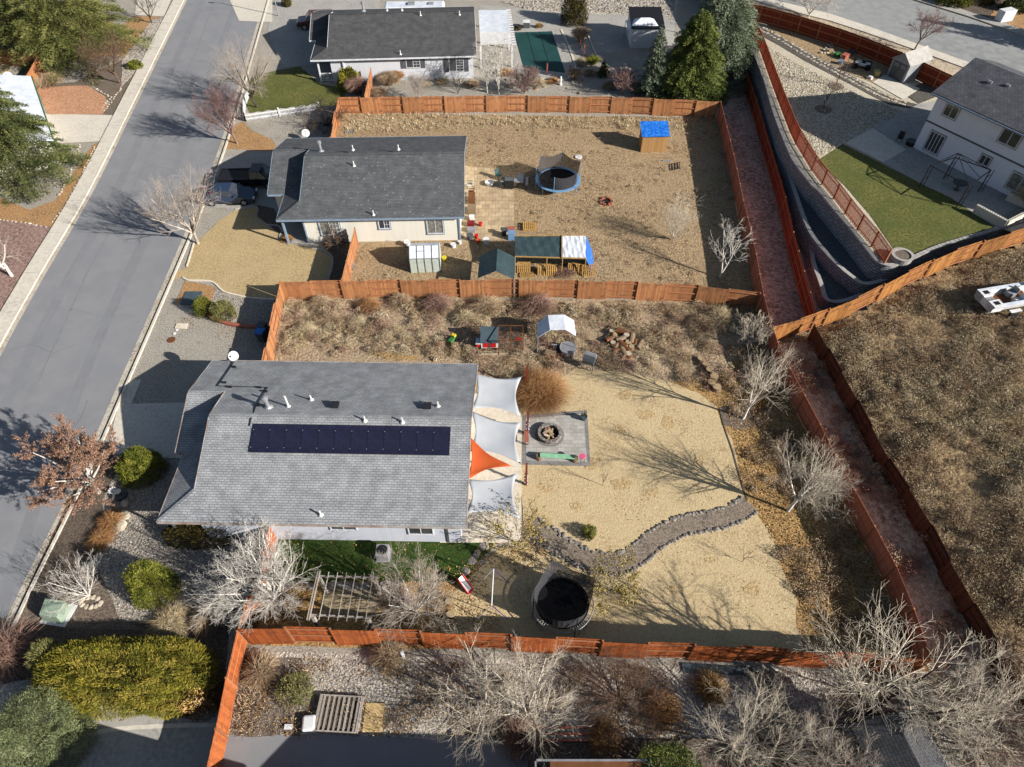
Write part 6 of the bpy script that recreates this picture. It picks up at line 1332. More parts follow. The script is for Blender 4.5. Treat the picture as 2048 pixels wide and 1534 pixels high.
# --- sheds and canopies
def shed(name, label, pl, pr, depth, hf, hb, wm, rm, cat='shed', z=0.0, gable=False, over=.12, doors=None, extra=0):
    """pl, pr: front base corners in world; front wall height hf, back hb (lean-to) or gable ridge hb across the front"""
    pl = Vector(pl); pr = Vector(pr); u_ = pr - pl; Wd = u_.length; rz_ = math.atan2(u_.y, u_.x); r = empty(name, (pl.x, pl.y, z), rz_, label, cat)
    b = MB()
    if not gable:
        b.add([(0, 0, 0), (Wd, 0, 0), (Wd, depth, 0), (0, depth, 0), (0, 0, hf), (Wd, 0, hf), (Wd, depth, hb), (0, depth, hb)], [(0, 1, 5, 4), (1, 2, 6, 5), (2, 3, 7, 6), (3, 0, 4, 7)]); b.build('wall', wm, r)
        b = MB(); s = (hb - hf) / depth; b.add([(-over, -over, hf - s * over + .04), (Wd + over, -over, hf - s * over + .04), (Wd + over, depth + over, hb + s * over + .04), (-over, depth + over, hb + s * over + .04)], [(0, 1, 2, 3)]); b.build('roof', rm, r, solid=.05)
    else:
        b.add([(0, 0, 0), (Wd, 0, 0), (Wd, 0, hf), (Wd / 2, 0, hb), (0, 0, hf), (0, depth, 0), (Wd, depth, 0), (Wd, depth, hf), (Wd / 2, depth, hb), (0, depth, hf)], [(0, 1, 2, 3, 4), (9, 8, 7, 6, 5), (1, 6, 7, 2), (5, 0, 4, 9)]); b.build('wall', wm, r)
        s = (hb - hf) / (Wd / 2)
        b = MB(); b.add([(-over, -over, hf - s * over + .04), (Wd / 2, -over, hb + .04), (Wd / 2, depth + over, hb + .04), (-over, depth + over, hf - s * over + .04), (Wd + over, -over, hf - s * over + .04), (Wd + over, depth + over, hf - s * over + .04)], [(0, 1, 2, 3), (1, 4, 5, 2)]); b.build('roof', rm, r, solid=.05)
        if doors:
            for a0, a1 in ((.12, .49), (.51, .88)):
                b = MB(); b.box(Wd * a0, Wd * a1, -.03, 0, .08, hf * .93); d_ = b.build('door', doors, r)
                b = MB(); x0, x1 = Wd * (a0 + .05), Wd * (a1 - .05); z0, z1 = hf * .68, hf * .86
                for k in range(3):
                    for j in range(2): xx = x0 + (x1 - x0) * k / 3; zz = z0 + (z1 - z0) * j / 2; b.box(xx + .03, xx + (x1 - x0) / 3 - .02, -.045, -.03, zz + .02, zz + (z1 - z0) / 2 - .02)
                b.build('door_window', C['grey'], d_)
    return r
fl_, fr_ = near((1281, 305)), near((1331, 304)); 
dp = G(1310, 248, 2.35).y - G(1310, 276, 1.75).y
shed('small_shed', 'small tan timber shed with a bright blue tarp roof in the middle lot', fl_, fr_, dp, 1.75, 2.3, M['shed_wood'], M['tarp_blue'])
a, c = G(1772, 151, ZP), G(1805, 168, ZP)
shed('garden_shed', 'grey garden shed with double doors beside the far dark red fence', a, c, 3.2, 1.9, 2.75, C['grey'], M['block_cap'], z=ZP, gable=True, doors=C['dgrey'])
a, c = near((1260, 97)), near((1322, 97)); shed('white_shed', 'white shed with a dark roof, half hidden by the blue spruce', a, c, 4.2, 2.3, 3.0, M['white_wall'], M['black'])
p = near((1288, 44), 2.5); r = empty('tent_canopy', (p.x, p.y, 0), 0, 'white peaked canopy standing behind the white shed', 'canopy')
b = MB(); b.add([(-2, -1.2, 2.2), (2, -1.2, 2.2), (2, 1.2, 2.2), (-2, 1.2, 2.2), (-.4, 0, 3.0), (.6, 0, 3.0)], [(0, 1, 5, 4), (1, 2, 5), (2, 3, 4, 5), (3, 0, 4)]); b.build('canopy_top', M['tarp_white'], r)
for x, y in ((-2, -1.2), (2, -1.2), (2, 1.2), (-2, 1.2)): b = MB(); b.tube([(x, y, 0), (x, y, 2.2)], .03, 6); b.build('leg', M['metal'], r)
# dark roofed outbuilding at the bottom right
za = 2.5; P0 = G(1706, 1449, za); P1 = G(1793, 1444, za + .7); uv = (G(1752, 1545, za) - P0); uv.z = 0; uv.normalize()
r = empty('outbuilding', (P0.x, P0.y, 0), math.atan2(uv.y, uv.x), 'dark shingled outbuilding with pale green walls cut by the bottom edge', 'building')
wd2 = abs((P1 - P0).dot(Vector((-uv.y, uv.x, 0))))
b = MB(); b.add([(0, -.15, za), (9, -.15, za), (9, wd2, za + .75), (0, wd2, za + .75), (9, 2 * wd2, za), (0, 2 * wd2, za)], [(0, 1, 2, 3), (3, 2, 4, 5)]); b.build('roof', M['roof_dark'], r, solid=.08)
b = MB(); b.profx([(.25, 0), (2 * wd2 - .3, 0), (2 * wd2 - .3, za - .08), (wd2, za + .6), (.25, za - .08)], .3, 9); b.build('wall', paint('sage_wall', 138, 146, 118), r)
b = MB(); b.box(1.6, 2.6, .2, .26, 1.2, 2.1); b.build('window', M['glass'], r)
P0 = G(1100, 1519, 2.2); r = empty('garden_shed', (P0.x, P0.y, 0), 0, 'brown flat-roofed shed just entering at the bottom edge', 'shed')
b = MB(); b.box(0, 4.2, -3, 0, 2.1, 2.2); b.build('roof', C['brown'], r); b = MB(); b.box(.15, 4.05, -2.9, -.15, 0, 2.1); b.build('wall', M['old_wood'], r)
b = MB(); b.box(-.7, 4.5, -.08, .0, 2.2, 2.28); b.box(-.7, -.62, -.8, 0, 2.2, 2.28); b.box(4.42, 4.5, -.6, 0, 2.2, 2.28); b.build('edge_frame', M['metal'], r)

def frame_tent(name, label, ev, rg_, ze, zr, m, legm, cat='canopy', zb=0.0):
    """gable canopy: ev = [left back, left front, right back, right front] eave pixels, rg_ = [back, front] ridge pixels"""
    A = [G(*q, ze) for q in ev]; Rr = [G(*q, zr) for q in rg_]; c0 = (A[0] + A[3]) / 2; r = empty(name, (c0.x, c0.y, 0), 0, label, cat); o = Vector((c0.x, c0.y, 0))
    b = MB(); L_ = [A[0], A[1]]; b.add([A[0] - o, A[1] - o, Rr[-1] - o, Rr[0] - o, A[2] - o, A[3] - o] if len(Rr) == 2 else [A[0] - o, A[1] - o, Rr[1] - o, Rr[0] - o, A[2] - o, A[3] - o, Rr[2] - o, Rr[3] - o],
        [(0, 1, 2, 3), (3, 2, 5, 4)] if len(Rr) == 2 else [(0, 1, 2, 3), (3, 2, 7, 6), (6, 7, 5, 4)])
    b.build('canopy_top', m, r, solid=.02)
    for q in A: b = MB(); b.tube([(q.x - o.x, q.y - o.y, 0), (q.x - o.x, q.y - o.y, ze)], .03, 6); b.build('leg', legm, r)
    return r, o
frame_tent('dark_canopy', 'dark slate gable canopy by the lot line fence, left of the long canopy', [(960, 512), (955, 556), (1030, 514), (1028, 558)], [(995, 497), (992, 542)], 1.9, 2.5, M['tarp_dark'], M['metal'])
frame_tent('white_canopy', 'white hip-shouldered canopy open at the front, right of the red coop', [(1074, 647), (1076, 675), (1148, 641), (1152, 672)], [(1096, 630), (1100, 660), (1128, 629), (1131, 659)], 1.8, 2.25, M['tarp_white'], M['metal'])
# long canopy of tarps and pallets
zc = 2.1; P = [G(x, y, z) for x, y, z in ((1030, 472, zc), (1172, 471, zc), (1172, 517, zc - .2), (1030, 513, zc - .2))]; o = Vector((P[0].x, P[0].y, 0))
r = empty('long_canopy', o, 0, 'long low canopy of dark and white tarps over upright pallets', 'canopy')
def quad(name, a, c, m): 
    b = MB(); F = lambda t, s: (P[0].lerp(P[1], t)).lerp(P[3].lerp(P[2], t), s) - o; n_ = 8
    b.add([F(a + (c - a) * i / n_, j / 4) + Vector((0, 0, .03 * math.sin(i * 2.3 + j * 1.7))) for j in range(5) for i in range(n_ + 1)], [(j * (n_ + 1) + i, (j + 1) * (n_ + 1) + i, (j + 1) * (n_ + 1) + i + 1, j * (n_ + 1) + i + 1) for j in range(4) for i in range(n_)]); b.build(name, m, r, solid=.015)
quad('dark_tarp', 0.0, .665, M['tarp_dark']); quad('white_tarp', .67, 1.0, M['tarp_white'])
b = MB(); F = [P[1] - o, P[2] - o, G(1184, 546, 0) - o, G(1187, 520, 0) - o, G(1184, 500, 0.6) - o]; b.add(F, [(0, 1, 2, 3, 4)]); b.build('blue_tarp', M['tarp_blue'], r, solid=.015)
for t in (0, .45, .67, 1): 
    for a_, c_, z_ in ((P[0], P[1], zc), (P[3], P[2], zc - .2)): q = a_.lerp(c_, t) - o; b = MB(); b.tube([(q.x, q.y, 0), (q.x, q.y, z_)], .04, 6); b.build('pole', C['wood'], r)
b = MB(); b.bar(P[3] - o, P[2] - o, .08, .08); b.bar(P[0] - o, P[1] - o, .08, .08); q = P[0].lerp(P[1], .66) - o; q2 = P[3].lerp(P[2], .66) - o; b.bar(q + Vector((0, .1, .06)), q2 + Vector((0, -.1, .06)), .06, .06); b.build('beam', C['wood'], r)
def pallet(loc, rz, label, upright=True, tilt=80, group='wooden pallets', sx=1.0, m=None):
    r = empty('wooden_pallet', loc, rz, label, 'pallet', group); r.rotation_euler = (R(tilt) if upright else 0, 0, rz); b = MB()
    for i in range(7): b.box(.0 + i * .165, .1 + i * .165, 0, 1.0, .1, .12)
    b.build('deck_boards', m or M['pallet'], r); b = MB()
    for y in (0, .46, .91): b.box(0, 1.09, y, y + .09, 0, .1)
    b.build('stringers', m or M['pallet'], r); b = MB(); [b.box(.0 + i * .49, .1 + i * .49, 0, 1, -.02, 0) for i in range(3)]; b.build('bottom_boards', m or M['pallet'], r); return r
for (x, y), lb in (((1034, 545), 'grey upright pallet at the dark end of the long canopy'), ((1075, 549), 'upright pallet under the middle of the dark tarp'), ((1087, 550), 'upright pallet right of the middle post of the long canopy'), ((1135, 547), 'upright pallet under the white tarp, left one'), ((1147, 548), 'upright pallet under the white tarp, right one'), ((1163, 550), 'pale upright pallet leaning by the blue tarp')):
    q = near((x, y)); pallet((q.x, q.y, 0), R(0), lb)
q = near((1046, 463)); pallet((q.x, q.y, 0), 0, 'pallet lying flat at the top of a small stack above the long canopy', False); pallet((q.x + .1, q.y + .05, -.0), R(3), 'lower pallet of the small stack above the long canopy', False).location.z = 0; bpy.context.view_layer.update()
list(o_ for o_ in col.objects if o_.get('label') == 'pallet lying flat at the top of a small stack above the long canopy')[0].location.z = .15
q = near((1040, 556)); pallet((q.x, q.y, 0), 0, 'pallet lying flat against the fence between the two dark canopies', False)
# greenhouse
A0, A1 = G(823, 546), G(882, 544); Wg = (A1 - A0).length; r = empty('greenhouse', A0, math.atan2(A1.y - A0.y, A1.x - A0.x), 'small white-framed greenhouse with milky panels beside the cream house', 'greenhouse')
dg = 1.9; hf, hb = 1.45, 1.75
b = MB(); b.add([(0, 0, hf), (Wg, 0, hf), (Wg, dg * .5, 2.0), (0, dg * .5, 2.0), (Wg, dg, hb - .2), (0, dg, hb - .2)], [(0, 1, 2, 3), (3, 2, 4, 5)]); b.build('roof', M['tarp_white'], r, solid=.02)
b = MB(); b.add([(0, 0, .0), (Wg, 0, 0), (Wg, 0, hf), (0, 0, hf), (0, dg, 0), (0, dg, hb - .2), (Wg, dg, 0), (Wg, dg, hb - .2), (0, dg * .5, 1.98), (Wg, dg * .5, 1.98)], [(0, 1, 2, 3), (4, 0, 3, 8, 5), (1, 6, 7, 9, 2), (6, 4, 5, 7)]); b.build('wall_panels', paint('milky', 200, 208, 196), r)
b = MB(); [b.bar((Wg * i / 4, -.02, 0), (Wg * i / 4, -.02, hf), .05, .04) for i in range(5)]; [b.bar((Wg * i / 4, 0, hf + .03), (Wg * i / 4, dg * .5, 2.03), .04, .04) for i in range(5)]; b.bar((0, -.02, hf + .02), (Wg, -.02, hf + .02), .05, .05); b.box(Wg * .25, Wg * .5, dg * .26, dg * .28, 1.8, 1.84); b.build('frame', C['grey'], r)

# --- trampolines
def trampoline(loc, Rd, hz, hn, label, padm, ntop, npole, group=None, pole=None, sag=.25, start=0.0, netwalls=None):
    r = empty('trampoline', loc, 0, label, 'trampoline', group); n = 48
    b = MB(); b.lathe([(Rd, hz), (Rd - .32, hz + .02), (Rd - .32, hz - .02), (Rd, hz - .03), (Rd, hz)], n, cap=False) if padm else b.tube([(Rd * math.cos(i * 2 * math.pi / n), Rd * math.sin(i * 2 * math.pi / n), hz) for i in range(n)], .03, 8, closed=True)
    b.build('pad' if padm else 'rim', padm or M['metal'], r)
    b = MB(); b.lathe([(.001, hz - .04), (Rd - (.3 if padm else .22), hz - .03)], n, cap=False); b.build('jump_mat', M['mesh_net'], r)
    if not padm:
        b = MB(); [b.bar(((Rd - .22) * math.cos(a_), (Rd - .22) * math.sin(a_), hz - .03), ((Rd - .02) * math.cos(a_), (Rd - .02) * math.sin(a_), hz), .012, .012) for a_ in [i * 2 * math.pi / 72 for i in range(72)]]; b.build('springs', C['white'], r)
    ang = [start + i * 2 * math.pi / npole for i in range(npole)]
    for a_ in ang:
        x, y = Rd * math.cos(a_) * 1.03, Rd * math.sin(a_) * 1.03; b = MB(); b.tube([(x, y, 0), (x, y, hn)], .025, 8); b.build('net_pole', pole or M['metal'], r)
    b = MB()
    for a_ in ang: x, y = Rd * math.cos(a_ + .2), Rd * math.sin(a_ + .2); b.tube([(x * .98, y * .98, hz), (x, y, .03), (Rd * math.cos(a_ + .5), Rd * math.sin(a_ + .5), .03), (Rd * math.cos(a_ + .5) * .98, Rd * math.sin(a_ + .5) * .98, hz)], .022, 6)
    b.build('leg_frame', M['metal'], r)
    b = MB(); m_ = npole * 8
    for i in range(m_):
        if netwalls and (i // 8) not in netwalls: continue
        q = []
        for k in (i, i + 1):
            f = (k % 8) / 8 if not (k == i + 1 and (k % 8) == 0) else 1.0; a_ = start + k * 2 * math.pi / m_; dz = sag * math.sin(math.pi * f); rr = Rd * (1.0 - .12 * math.sin(math.pi * f)); q.append((rr * math.cos(a_), rr * math.sin(a_), hn - .05 - dz)); q.append(((Rd - .3) * math.cos(a_), (Rd - .3) * math.sin(a_), hz))
        b.add([q[0], q[2], q[3], q[1]], [(0, 1, 2, 3)])
    b.build('net', ntop, r); return r
p = G(1116, 358, .8); trampoline((p.x, p.y, 0), 2.1, .8, 2.35, 'trampoline with a pale blue rim pad and net poles in the middle lot', C['padblue'], M['net'], 6, pole=C['padblue'], start=.3, sag=.25)
p = G(1125, 1205, .85); trampoline((p.x, p.y, 0), 1.68, .85, 2.75, 'big black trampoline with a sagging black net by the near fence', None, M['net'], 4, pole=M['black'], start=R(20), sag=.75)

# --- shade sails
def sail(label, cor, m, sagz=.12, pull=.1, n=14, name='shade_sail'):
    P = [G(x, y, z) for x, y, z in cor]; o = Vector((P[0].x, P[0].y, 0)); r = empty(name, o, 0, label, 'shade sail', 'shade sails over the pale patio'); cen = sum(P, Vector()) / len(P); b = MB()
    V = []
    if len(P) == 4:
        for j in range(n + 1):
            for i in range(n + 1):
                s, t = i / n, j / n; q = P[0].lerp(P[1], s).lerp(P[3].lerp(P[2], s), t)
                q = q + (cen - q) * pull * 2.2 * (4 * s * (1 - s) * abs(2 * t - 1) ** 2 + 4 * t * (1 - t) * abs(2 * s - 1) ** 2); q.z -= sagz * 16 * s * (1 - s) * t * (1 - t); V.append(q - o)
        b.add(V, [(j * (n + 1) + i, j * (n + 1) + i + 1, (j + 1) * (n + 1) + i + 1, (j + 1) * (n + 1) + i) for j in range(n) for i in range(n)])
    else:
        idx = {}
        for i in range(n + 1):
            for j in range(n + 1 - i):
                a_, c_, e_ = i / n, j / n, 1 - (i + j) / n; q = P[0] * a_ + P[1] * c_ + P[2] * e_
                w_ = 4 * (a_ * c_ * (1 - e_) ** 4 + c_ * e_ * (1 - a_) ** 4 + a_ * e_ * (1 - c_) ** 4); q = q + (cen - q) * pull * 2.2 * w_; q.z -= sagz * 27 * a_ * c_ * e_; idx[(i, j)] = len(V); V.append(q - o)
        fs = []
        for i in range(n):
            for j in range(n - i):
                fs.append((idx[(i, j)], idx[(i + 1, j)], idx[(i, j + 1)]))
                if i + j < n - 1: fs.append((idx[(i + 1, j)], idx[(i + 1, j + 1)], idx[(i, j + 1)]))
        b.add(V, fs)
    b.build('fabric', m, r, solid=.008, smooth=True); b = MB()
    for q in P: d_ = (q - cen).normalized(); b.bar(q - o - d_ * .02, q - o + d_ * .22, .015, .015)
    b.build('corner_cables', M['metal'], r); return r
sail('grey shade sail farthest from the camera, beside the big tan grass clump', [(948, 745, 2.6), (1043, 754, 2.3), (1041, 832, 2.2), (942, 817, 2.6)], M['sail_grey'])
sail('grey shade sail in the middle, partly under the orange one', [(942, 822, 2.55), (1042, 845, 2.3), (1042, 928, 2.2), (938, 903, 2.4)], M['sail_grey'])
sail('orange triangular shade sail at the roof edge', [(937, 870, 2.75), (1024, 932, 2.5), (932, 962, 2.75)], M['sail_orange'], pull=.14)
sail('grey shade sail nearest the camera, above the leafy corner', [(935, 958, 2.5), (1034, 946, 2.3), (1040, 1036, 2.2), (930, 1027, 2.5)], M['sail_grey'])
for (x, y), lb in (((1053, 777), 'red-brown sail post rising out of the tan grass clump'), ((1055, 869), 'red-brown sail post at the corner of the paver patio'), ((1052, 970), 'red-brown sail post on the lawn below the paver patio')):
    p = near((x, y)); r = empty('sail_post', p, 0, lb, 'post', 'red-brown posts of the shade sails'); b = MB(); b.box(-.06, .06, -.06, .06, 0, 2.45); b.build('pole', C['redbrown'], r)
    if y > 800:
        b = MB()
        for k in range(26): z = .1 + k * .055; a_ = random.random() * 6.3; b.box(.09 * math.cos(a_) - .03, .09 * math.cos(a_) + .03, .09 * math.sin(a_) - .03, .09 * math.sin(a_) + .03, z, z + .05); b.cm = k % 2
        b.build('vine_flowers', [C['white'], M['black']], r)  # white and dark flowers of the vine on the post

# --- paver patio things
p = near((1099, 871)); p.z = .09; r = empty('fire_pit', p, 0, 'round stone fire pit filled with split logs on the paver patio', 'fire pit', 'fire rings')
b = MB(); n = 14
for i in range(n): a_ = i * 2 * math.pi / n; X = Matrix.Rotation(a_, 4, 'Z'); b.X = X; b.box(.6, .78, -.16, .16, 0, .3)
b.X = None; b.build('stone_ring', M['stone_grey'], r)
b = MB(); b.lathe([(.001, .05), (.6, .05)], 20, cap=False); b.build('ash', M['black'], r)
for i in range(16):
    a_ = random.random() * 6.3; x, y = random.uniform(-.32, .32), random.uniform(-.32, .32); l = random.uniform(.14, .28); b = MB(); b.bar((x - l * math.cos(a_), y - l * math.sin(a_), .16 + random.random() * .1), (x + l * math.cos(a_), y + l * math.sin(a_), .18 + random.random() * .14), random.uniform(.07, .13), .08); b.build('log', [C['orange'], C['cut'], M['stone_pale'], C['clay']][i % 4] if i % 4 else C['cut'], r)
A0, A1 = near((1078, 922)), near((1150, 926)); d_ = A1 - A0
r = empty('plank_bench', A0, math.atan2(d_.y, d_.x), 'long mint green plank bench resting on tree stumps', 'bench'); b = MB(); b.box(.05, d_.length - .05, -.02, .3, .45, .51); b.build('plank', C['mint'], r)
for t in (0, 1): b = MB(); b.lathe([(.22, 0), (.2, .43)], 12, (d_.length * t, .14, 0)); b.build('stump', C['bark'], r)
p = near((1163, 926)); r = empty('stool', (p.x, p.y, .085), 0, 'round pink stool at the end of the mint green bench', 'stool'); b = MB(); b.lathe([(.02, .66), (.2, .66), (.21, .69), (.2, .72), (.02, .725)], 20); b.build('seat', C['pink'], r)
for i in range(3): a_ = i * 2.1; b = MB(); b.tube([(.08 * math.cos(a_), .08 * math.sin(a_), .66), (.2 * math.cos(a_), .2 * math.sin(a_), 0)], .012, 6); b.build('leg', M['black'], r)
p = near((1053, 893)); r = empty('small_bench', (p.x, p.y, .085), R(90), 'low weathered brown bench at the edge of the paver patio', 'bench'); b = MB(); b.box(0, .95, -.14, .16, .4, .45); b.build('seat', C['clay'], r)
for x in (.08, .87):
    for y in (-.1, .12): b = MB(); b.bar((x, y, 0), (x, y, .4), .05, .05); b.build('leg', C['brown'], r)
p = near((1167, 840)); r = empty('planter', (p.x, p.y, .04), 0, 'blue-grey planter pot with dark plant at the paver patio corner', 'planter', 'pots and planters'); b = MB(); b.lathe([(.16, 0), (.24, .4), (.2, .4), (.19, .36), (.01, .36)], 16); b.build('pot', C['slate'], r); b = MB(); [b.bar((0, 0, .36), (random.uniform(-.25, .25), random.uniform(-.25, .25), .7), .04, .01) for i in range(14)]; b.build('plant', LEAF['thuja'][0], r)

# --- back yard play things
p0, p1 = G(987, 1138, 1.85), G(983, 1211, 1.85); o = Vector((p1.x, p1.y, 0)); r = empty('swing_frame', o, 0, 'pale swing set frame standing left of the big black trampoline', 'swing set')
b = MB(); b.tube([p0 - o, p1 - o], .035, 8); b.build('top_bar', C['white'], r)
for q in (p0, p1):
    for s in (-1, 1): b = MB(); b.tube([q - o, Vector((q.x - o.x + s * .85, q.y - o.y + .0, 0))], .025, 8); b.build('leg', C['purple'] if s > 0 else C['white'], r)
a, c = G(920, 1154, .75), G(939, 1180, .12); o = Vector((c.x, c.y, 0)); d_ = (a - c); r = empty('slide', o, math.atan2(d_.y, d_.x), 'small red plastic slide lying in the yard between tree and swing set', 'slide'); L_ = math.hypot(d_.x, d_.y)
b = MB(); b.bar((0, 0, .1), (L_, 0, .75), .34, .03); b.build('chute', C['white'], r); b = MB(); b.bar((-.05, .19, .14), (L_, .19, .82), .05, .14); b.bar((-.05, -.19, .14), (L_, -.19, .82), .05, .14); b.box(-.12, .1, -.22, .22, .0, .1); b.build('side_rails', C['red'], r)
b = MB(); b.bar((L_, -.2, .7), (L_ + .25, -.2, 0), .05, .05); b.bar((L_, .2, .7), (L_ + .25, .2, 0), .05, .05); b.build('ladder_legs', C['red'], r)
def stump(px, label, s=.2, h=.35):
    p = near(px); r = empty('tree_stump', p, 0, label, 'stump', 'cut stumps'); b = MB(); b.lathe([(s * 1.1, 0), (s, h * .5), (s * .96, h)], 14); b.build('bark', C['bark'], r); b = MB(); b.lathe([(.001, h + .001), (s * .9, h + .001)], 14, cap=False); b.build('cut_face', C['cut'], r)
stump((898, 1207), 'upper of two cut stumps near the red slide'); stump((901, 1232), 'lower of two cut stumps near the red slide', .22, .3)
zp = 2.3; o = near((649, 1177)); r = empty('pergola', o, 0, 'open grey timber pergola over the stone pad by the near fence', 'pergola')
def B_(name, a, c, z, wd, ht, m=None): b = MB(); b.bar(G(*a, z) - o, G(*c, z) - o, wd, ht); return b.build(name, m or M['old_wood'], r)
B_('beam', (629, 1152), (757, 1156), zp - .12, .07, .14); B_('beam', (622, 1230), (743, 1236), zp - .12, .07, .14); B_('rafter', (640, 1143), (618, 1240), zp, .05, .1); B_('rafter', (636, 1143), (614, 1240), zp, .05, .1)
for i in range(1, 7): t = i / 6.2; B_('rafter', (640 + 110 * t, 1143 + 5 * t), (619 + 115 * t, 1239 + 5 * t), zp, .03, .06)
for q in ((638, 1154), (749, 1158), (625, 1232), (736, 1237)): b = MB(); q = G(*q, zp - .2) - o; b.box(q.x - .08, q.x + .08, q.y - .08, q.y + .08, 0, zp - .1); b.build('post', M['old_wood'], r)
p = near((768, 1112)); r = empty('air_conditioner', p, 0, 'square grey air conditioning unit on the green lawn at the wall', 'air conditioner'); b = MB(); b.box(-.42, .42, -.42, .42, 0, .08); b.build('base_pad', C['grey'], r); b = MB(); b.box(-.37, .37, -.37, .37, .08, .8); b.build('casing', C['grey'], r, bev=.03)
b = MB(); [b.tube([(q * math.cos(i * math.pi / 12), q * math.sin(i * math.pi / 12), .815) for i in range(24)], .008, 4, closed=True) for q in (.1, .17, .24, .3)]; b.build('fan_guard', M['dark_metal'], r); b = MB(); b.lathe([(.001, .806), (.31, .806)], 20, cap=False); b.build('fan_opening', M['black'], r)
for i, q in enumerate([(596, 1170), (620, 1173), (668, 1173), (688, 1172), (707, 1172), (731, 1172), (768, 1174), (930, 1142), (944, 1121), (956, 1108), (968, 1094), (790, 1170)]):
    p = near(q); o = rock((p.x, p.y, .03), .34, 'flat grey stepping stone, number %d from the left along the green lawn' % (i + 1), 'flat stones edging the green lawn', name='stepping_stone', flat=.35); o['category'] = 'stone'
    o['label'] = ['flat grey stone at the left end of the green lawn edge', 'second flat stone from the left end of the lawn edge', 'flat stone behind the left pergola rafters', 'second flat stone behind the pergola rafters', 'third flat stone behind the pergola rafters', 'flat stone behind the right pergola rafters', 'flat stone just right of the pergola', 'flat stone closest to the red slide', 'second flat stone up from the red slide', 'third flat stone up from the red slide', 'flat stone nearest the leafy patio corner', 'flat stone at the foot of the pink-tipped tree'][i]

# --- coop and clutter of the wild yard
zr_ = 1.3; A0, A1 = G(962, 684, 1.0), G(996, 684, 1.0); o = Vector((A0.x, A0.y, 0)); Wc = A1.x - A0.x; dc = G(960, 654, 1.35).y - A0.y
r = empty('chicken_coop', o, 0, 'red and white chicken coop with a grey roof and wire run', 'coop')
b = MB(); b.add([(-.05, -.1, 1.0), (Wc + .05, -.1, 1.0), (Wc + .05, dc, 1.4), (-.05, dc, 1.4)], [(0, 1, 2, 3)]); b.build('roof', C['slate'], r, solid=.05)
b = MB(); b.add([(0, 0, .35), (Wc, 0, .35), (Wc, 0, .98), (0, 0, .98), (0, dc - .1, .35), (Wc, dc - .1, .35), (Wc, dc - .1, 1.36), (0, dc - .1, 1.36)], [(0, 1, 2, 3), (4, 0, 3, 7), (1, 5, 6, 2), (5, 4, 7, 6)]); b.build('wall', C['white'], r)
for x in (.12, .55): b = MB(); b.box(Wc * x, Wc * (x + .33), -.03, 0, .45, .9); b.build('door', C['red'], r)
for x in (0.05, Wc - .05):
    for y in (.05, dc - .15): b = MB(); b.box(x - .04, x + .04, y - .04, y + .04, 0, .36); b.build('leg', C['darkred'], r)
b = MB(); b.box(-.35, -.02, .05, .55, .4, .75); b.build('nest_box', C['red'], r); b = MB(); b.box(-.4, -.0, .0, .6, .75, .8); b.build('nest_lid', C['white'], r)
Lr = G(1046, 690, 0).x - G(997, 690, 0).x; b = MB()
for x in (Wc + .05, Wc + Lr / 2, Wc + Lr):
    for y in (-.35, dc): b.bar((x, y, 0), (x, y, 1.5), .06, .06)
    b.bar((x, -.35, 1.5), (x, dc, 1.5), .05, .05)
for y in (-.35, dc): b.bar((Wc, y, 1.5), (Wc + Lr, y, 1.5), .05, .05); b.bar((Wc, y, .75), (Wc + Lr, y, .75), .03, .03)
b.build('run_frame', C['brown'], r)
b = MB(); 
for x0 in (Wc + .05,): b.add([(x0, -.35, 0), (Wc + Lr, -.35, 0), (Wc + Lr, -.35, 1.5), (x0, -.35, 1.5), (x0, dc, 0), (Wc + Lr, dc, 0), (Wc + Lr, dc, 1.5), (x0, dc, 1.5)], [(0, 1, 2, 3), (4, 5, 6, 7), (1, 5, 6, 2)])
wm_ = netmat(); wm_.name = 'wire'; wm_.node_tree.nodes['Principled BSDF'].inputs['Alpha'].default_value = .2; b.build('wire_mesh', wm_, r)
def lathe_thing(name, px, prof, m, label, cat, group=None, z=0.0, inner=None, n=16, sx=1.0, rz=0.0):
    p = G(px[0], px[1], z); r = empty(name, p, rz, label, cat, group); r.scale = (sx, 1, 1); b = MB(); b.lathe(prof, n); b.build('body', m, r, smooth=False)
    if inner: b = MB(); b.lathe([(.001, inner[1]), (inner[0], inner[1])], n, cap=False); b.build('inside', inner[2], r)
    return r
def bucket(px, m, label, s=1.0, z=0.0): return lathe_thing('bucket', px, [(.12 * s, 0), (.17 * s, .34 * s), (.19 * s, .35 * s), (.16 * s, .345 * s)], m, label, 'bucket', 'buckets and tubs', z, (.15 * s, .33 * s, M['black']))
bucket((1038, 684), C['red'], 'red poultry feeder inside the wire run')
lathe_thing('stock_tank', (1135, 706), [(.55, 0), (.58, .6), (.6, .62), (.56, .6)], M['metal'], 'round galvanised stock tank under the white canopy', 'tub', None, 0, (.54, .5, M['black']), 24)
p = near((1117, 703)); r = empty('tub', p, 0, 'black rectangular tub beside the round galvanised tank', 'tub'); b = MB(); b.box(-.45, .3, -.28, .28, 0, .45); b.build('body', M['black'], r, bev=.05); b = MB(); b.box(-.5, .35, .2, .3, .45, .49); b.build('rim', C['grey'], r)
p = near((1100, 714)); r = empty('wooden_box', p, R(-20), 'orange-brown wooden box under the front of the white canopy', 'box'); b = MB(); b.box(-.35, .35, -.25, .25, 0, .45); b.build('body', C['clay'], r); b = MB(); b.box(-.38, .38, -.28, .28, .45, .48); b.build('lid', C['bark'], r)
p = near((1176, 735)); r = empty('barrel_grill', p, R(-25), 'open barrel grill on thin legs at the tip of the sand lawn', 'grill'); b = MB(); b.tube([(-.42, 0, .75), (.42, 0, .75)], .28, 16); b.build('barrel', C['dgrey'], r)
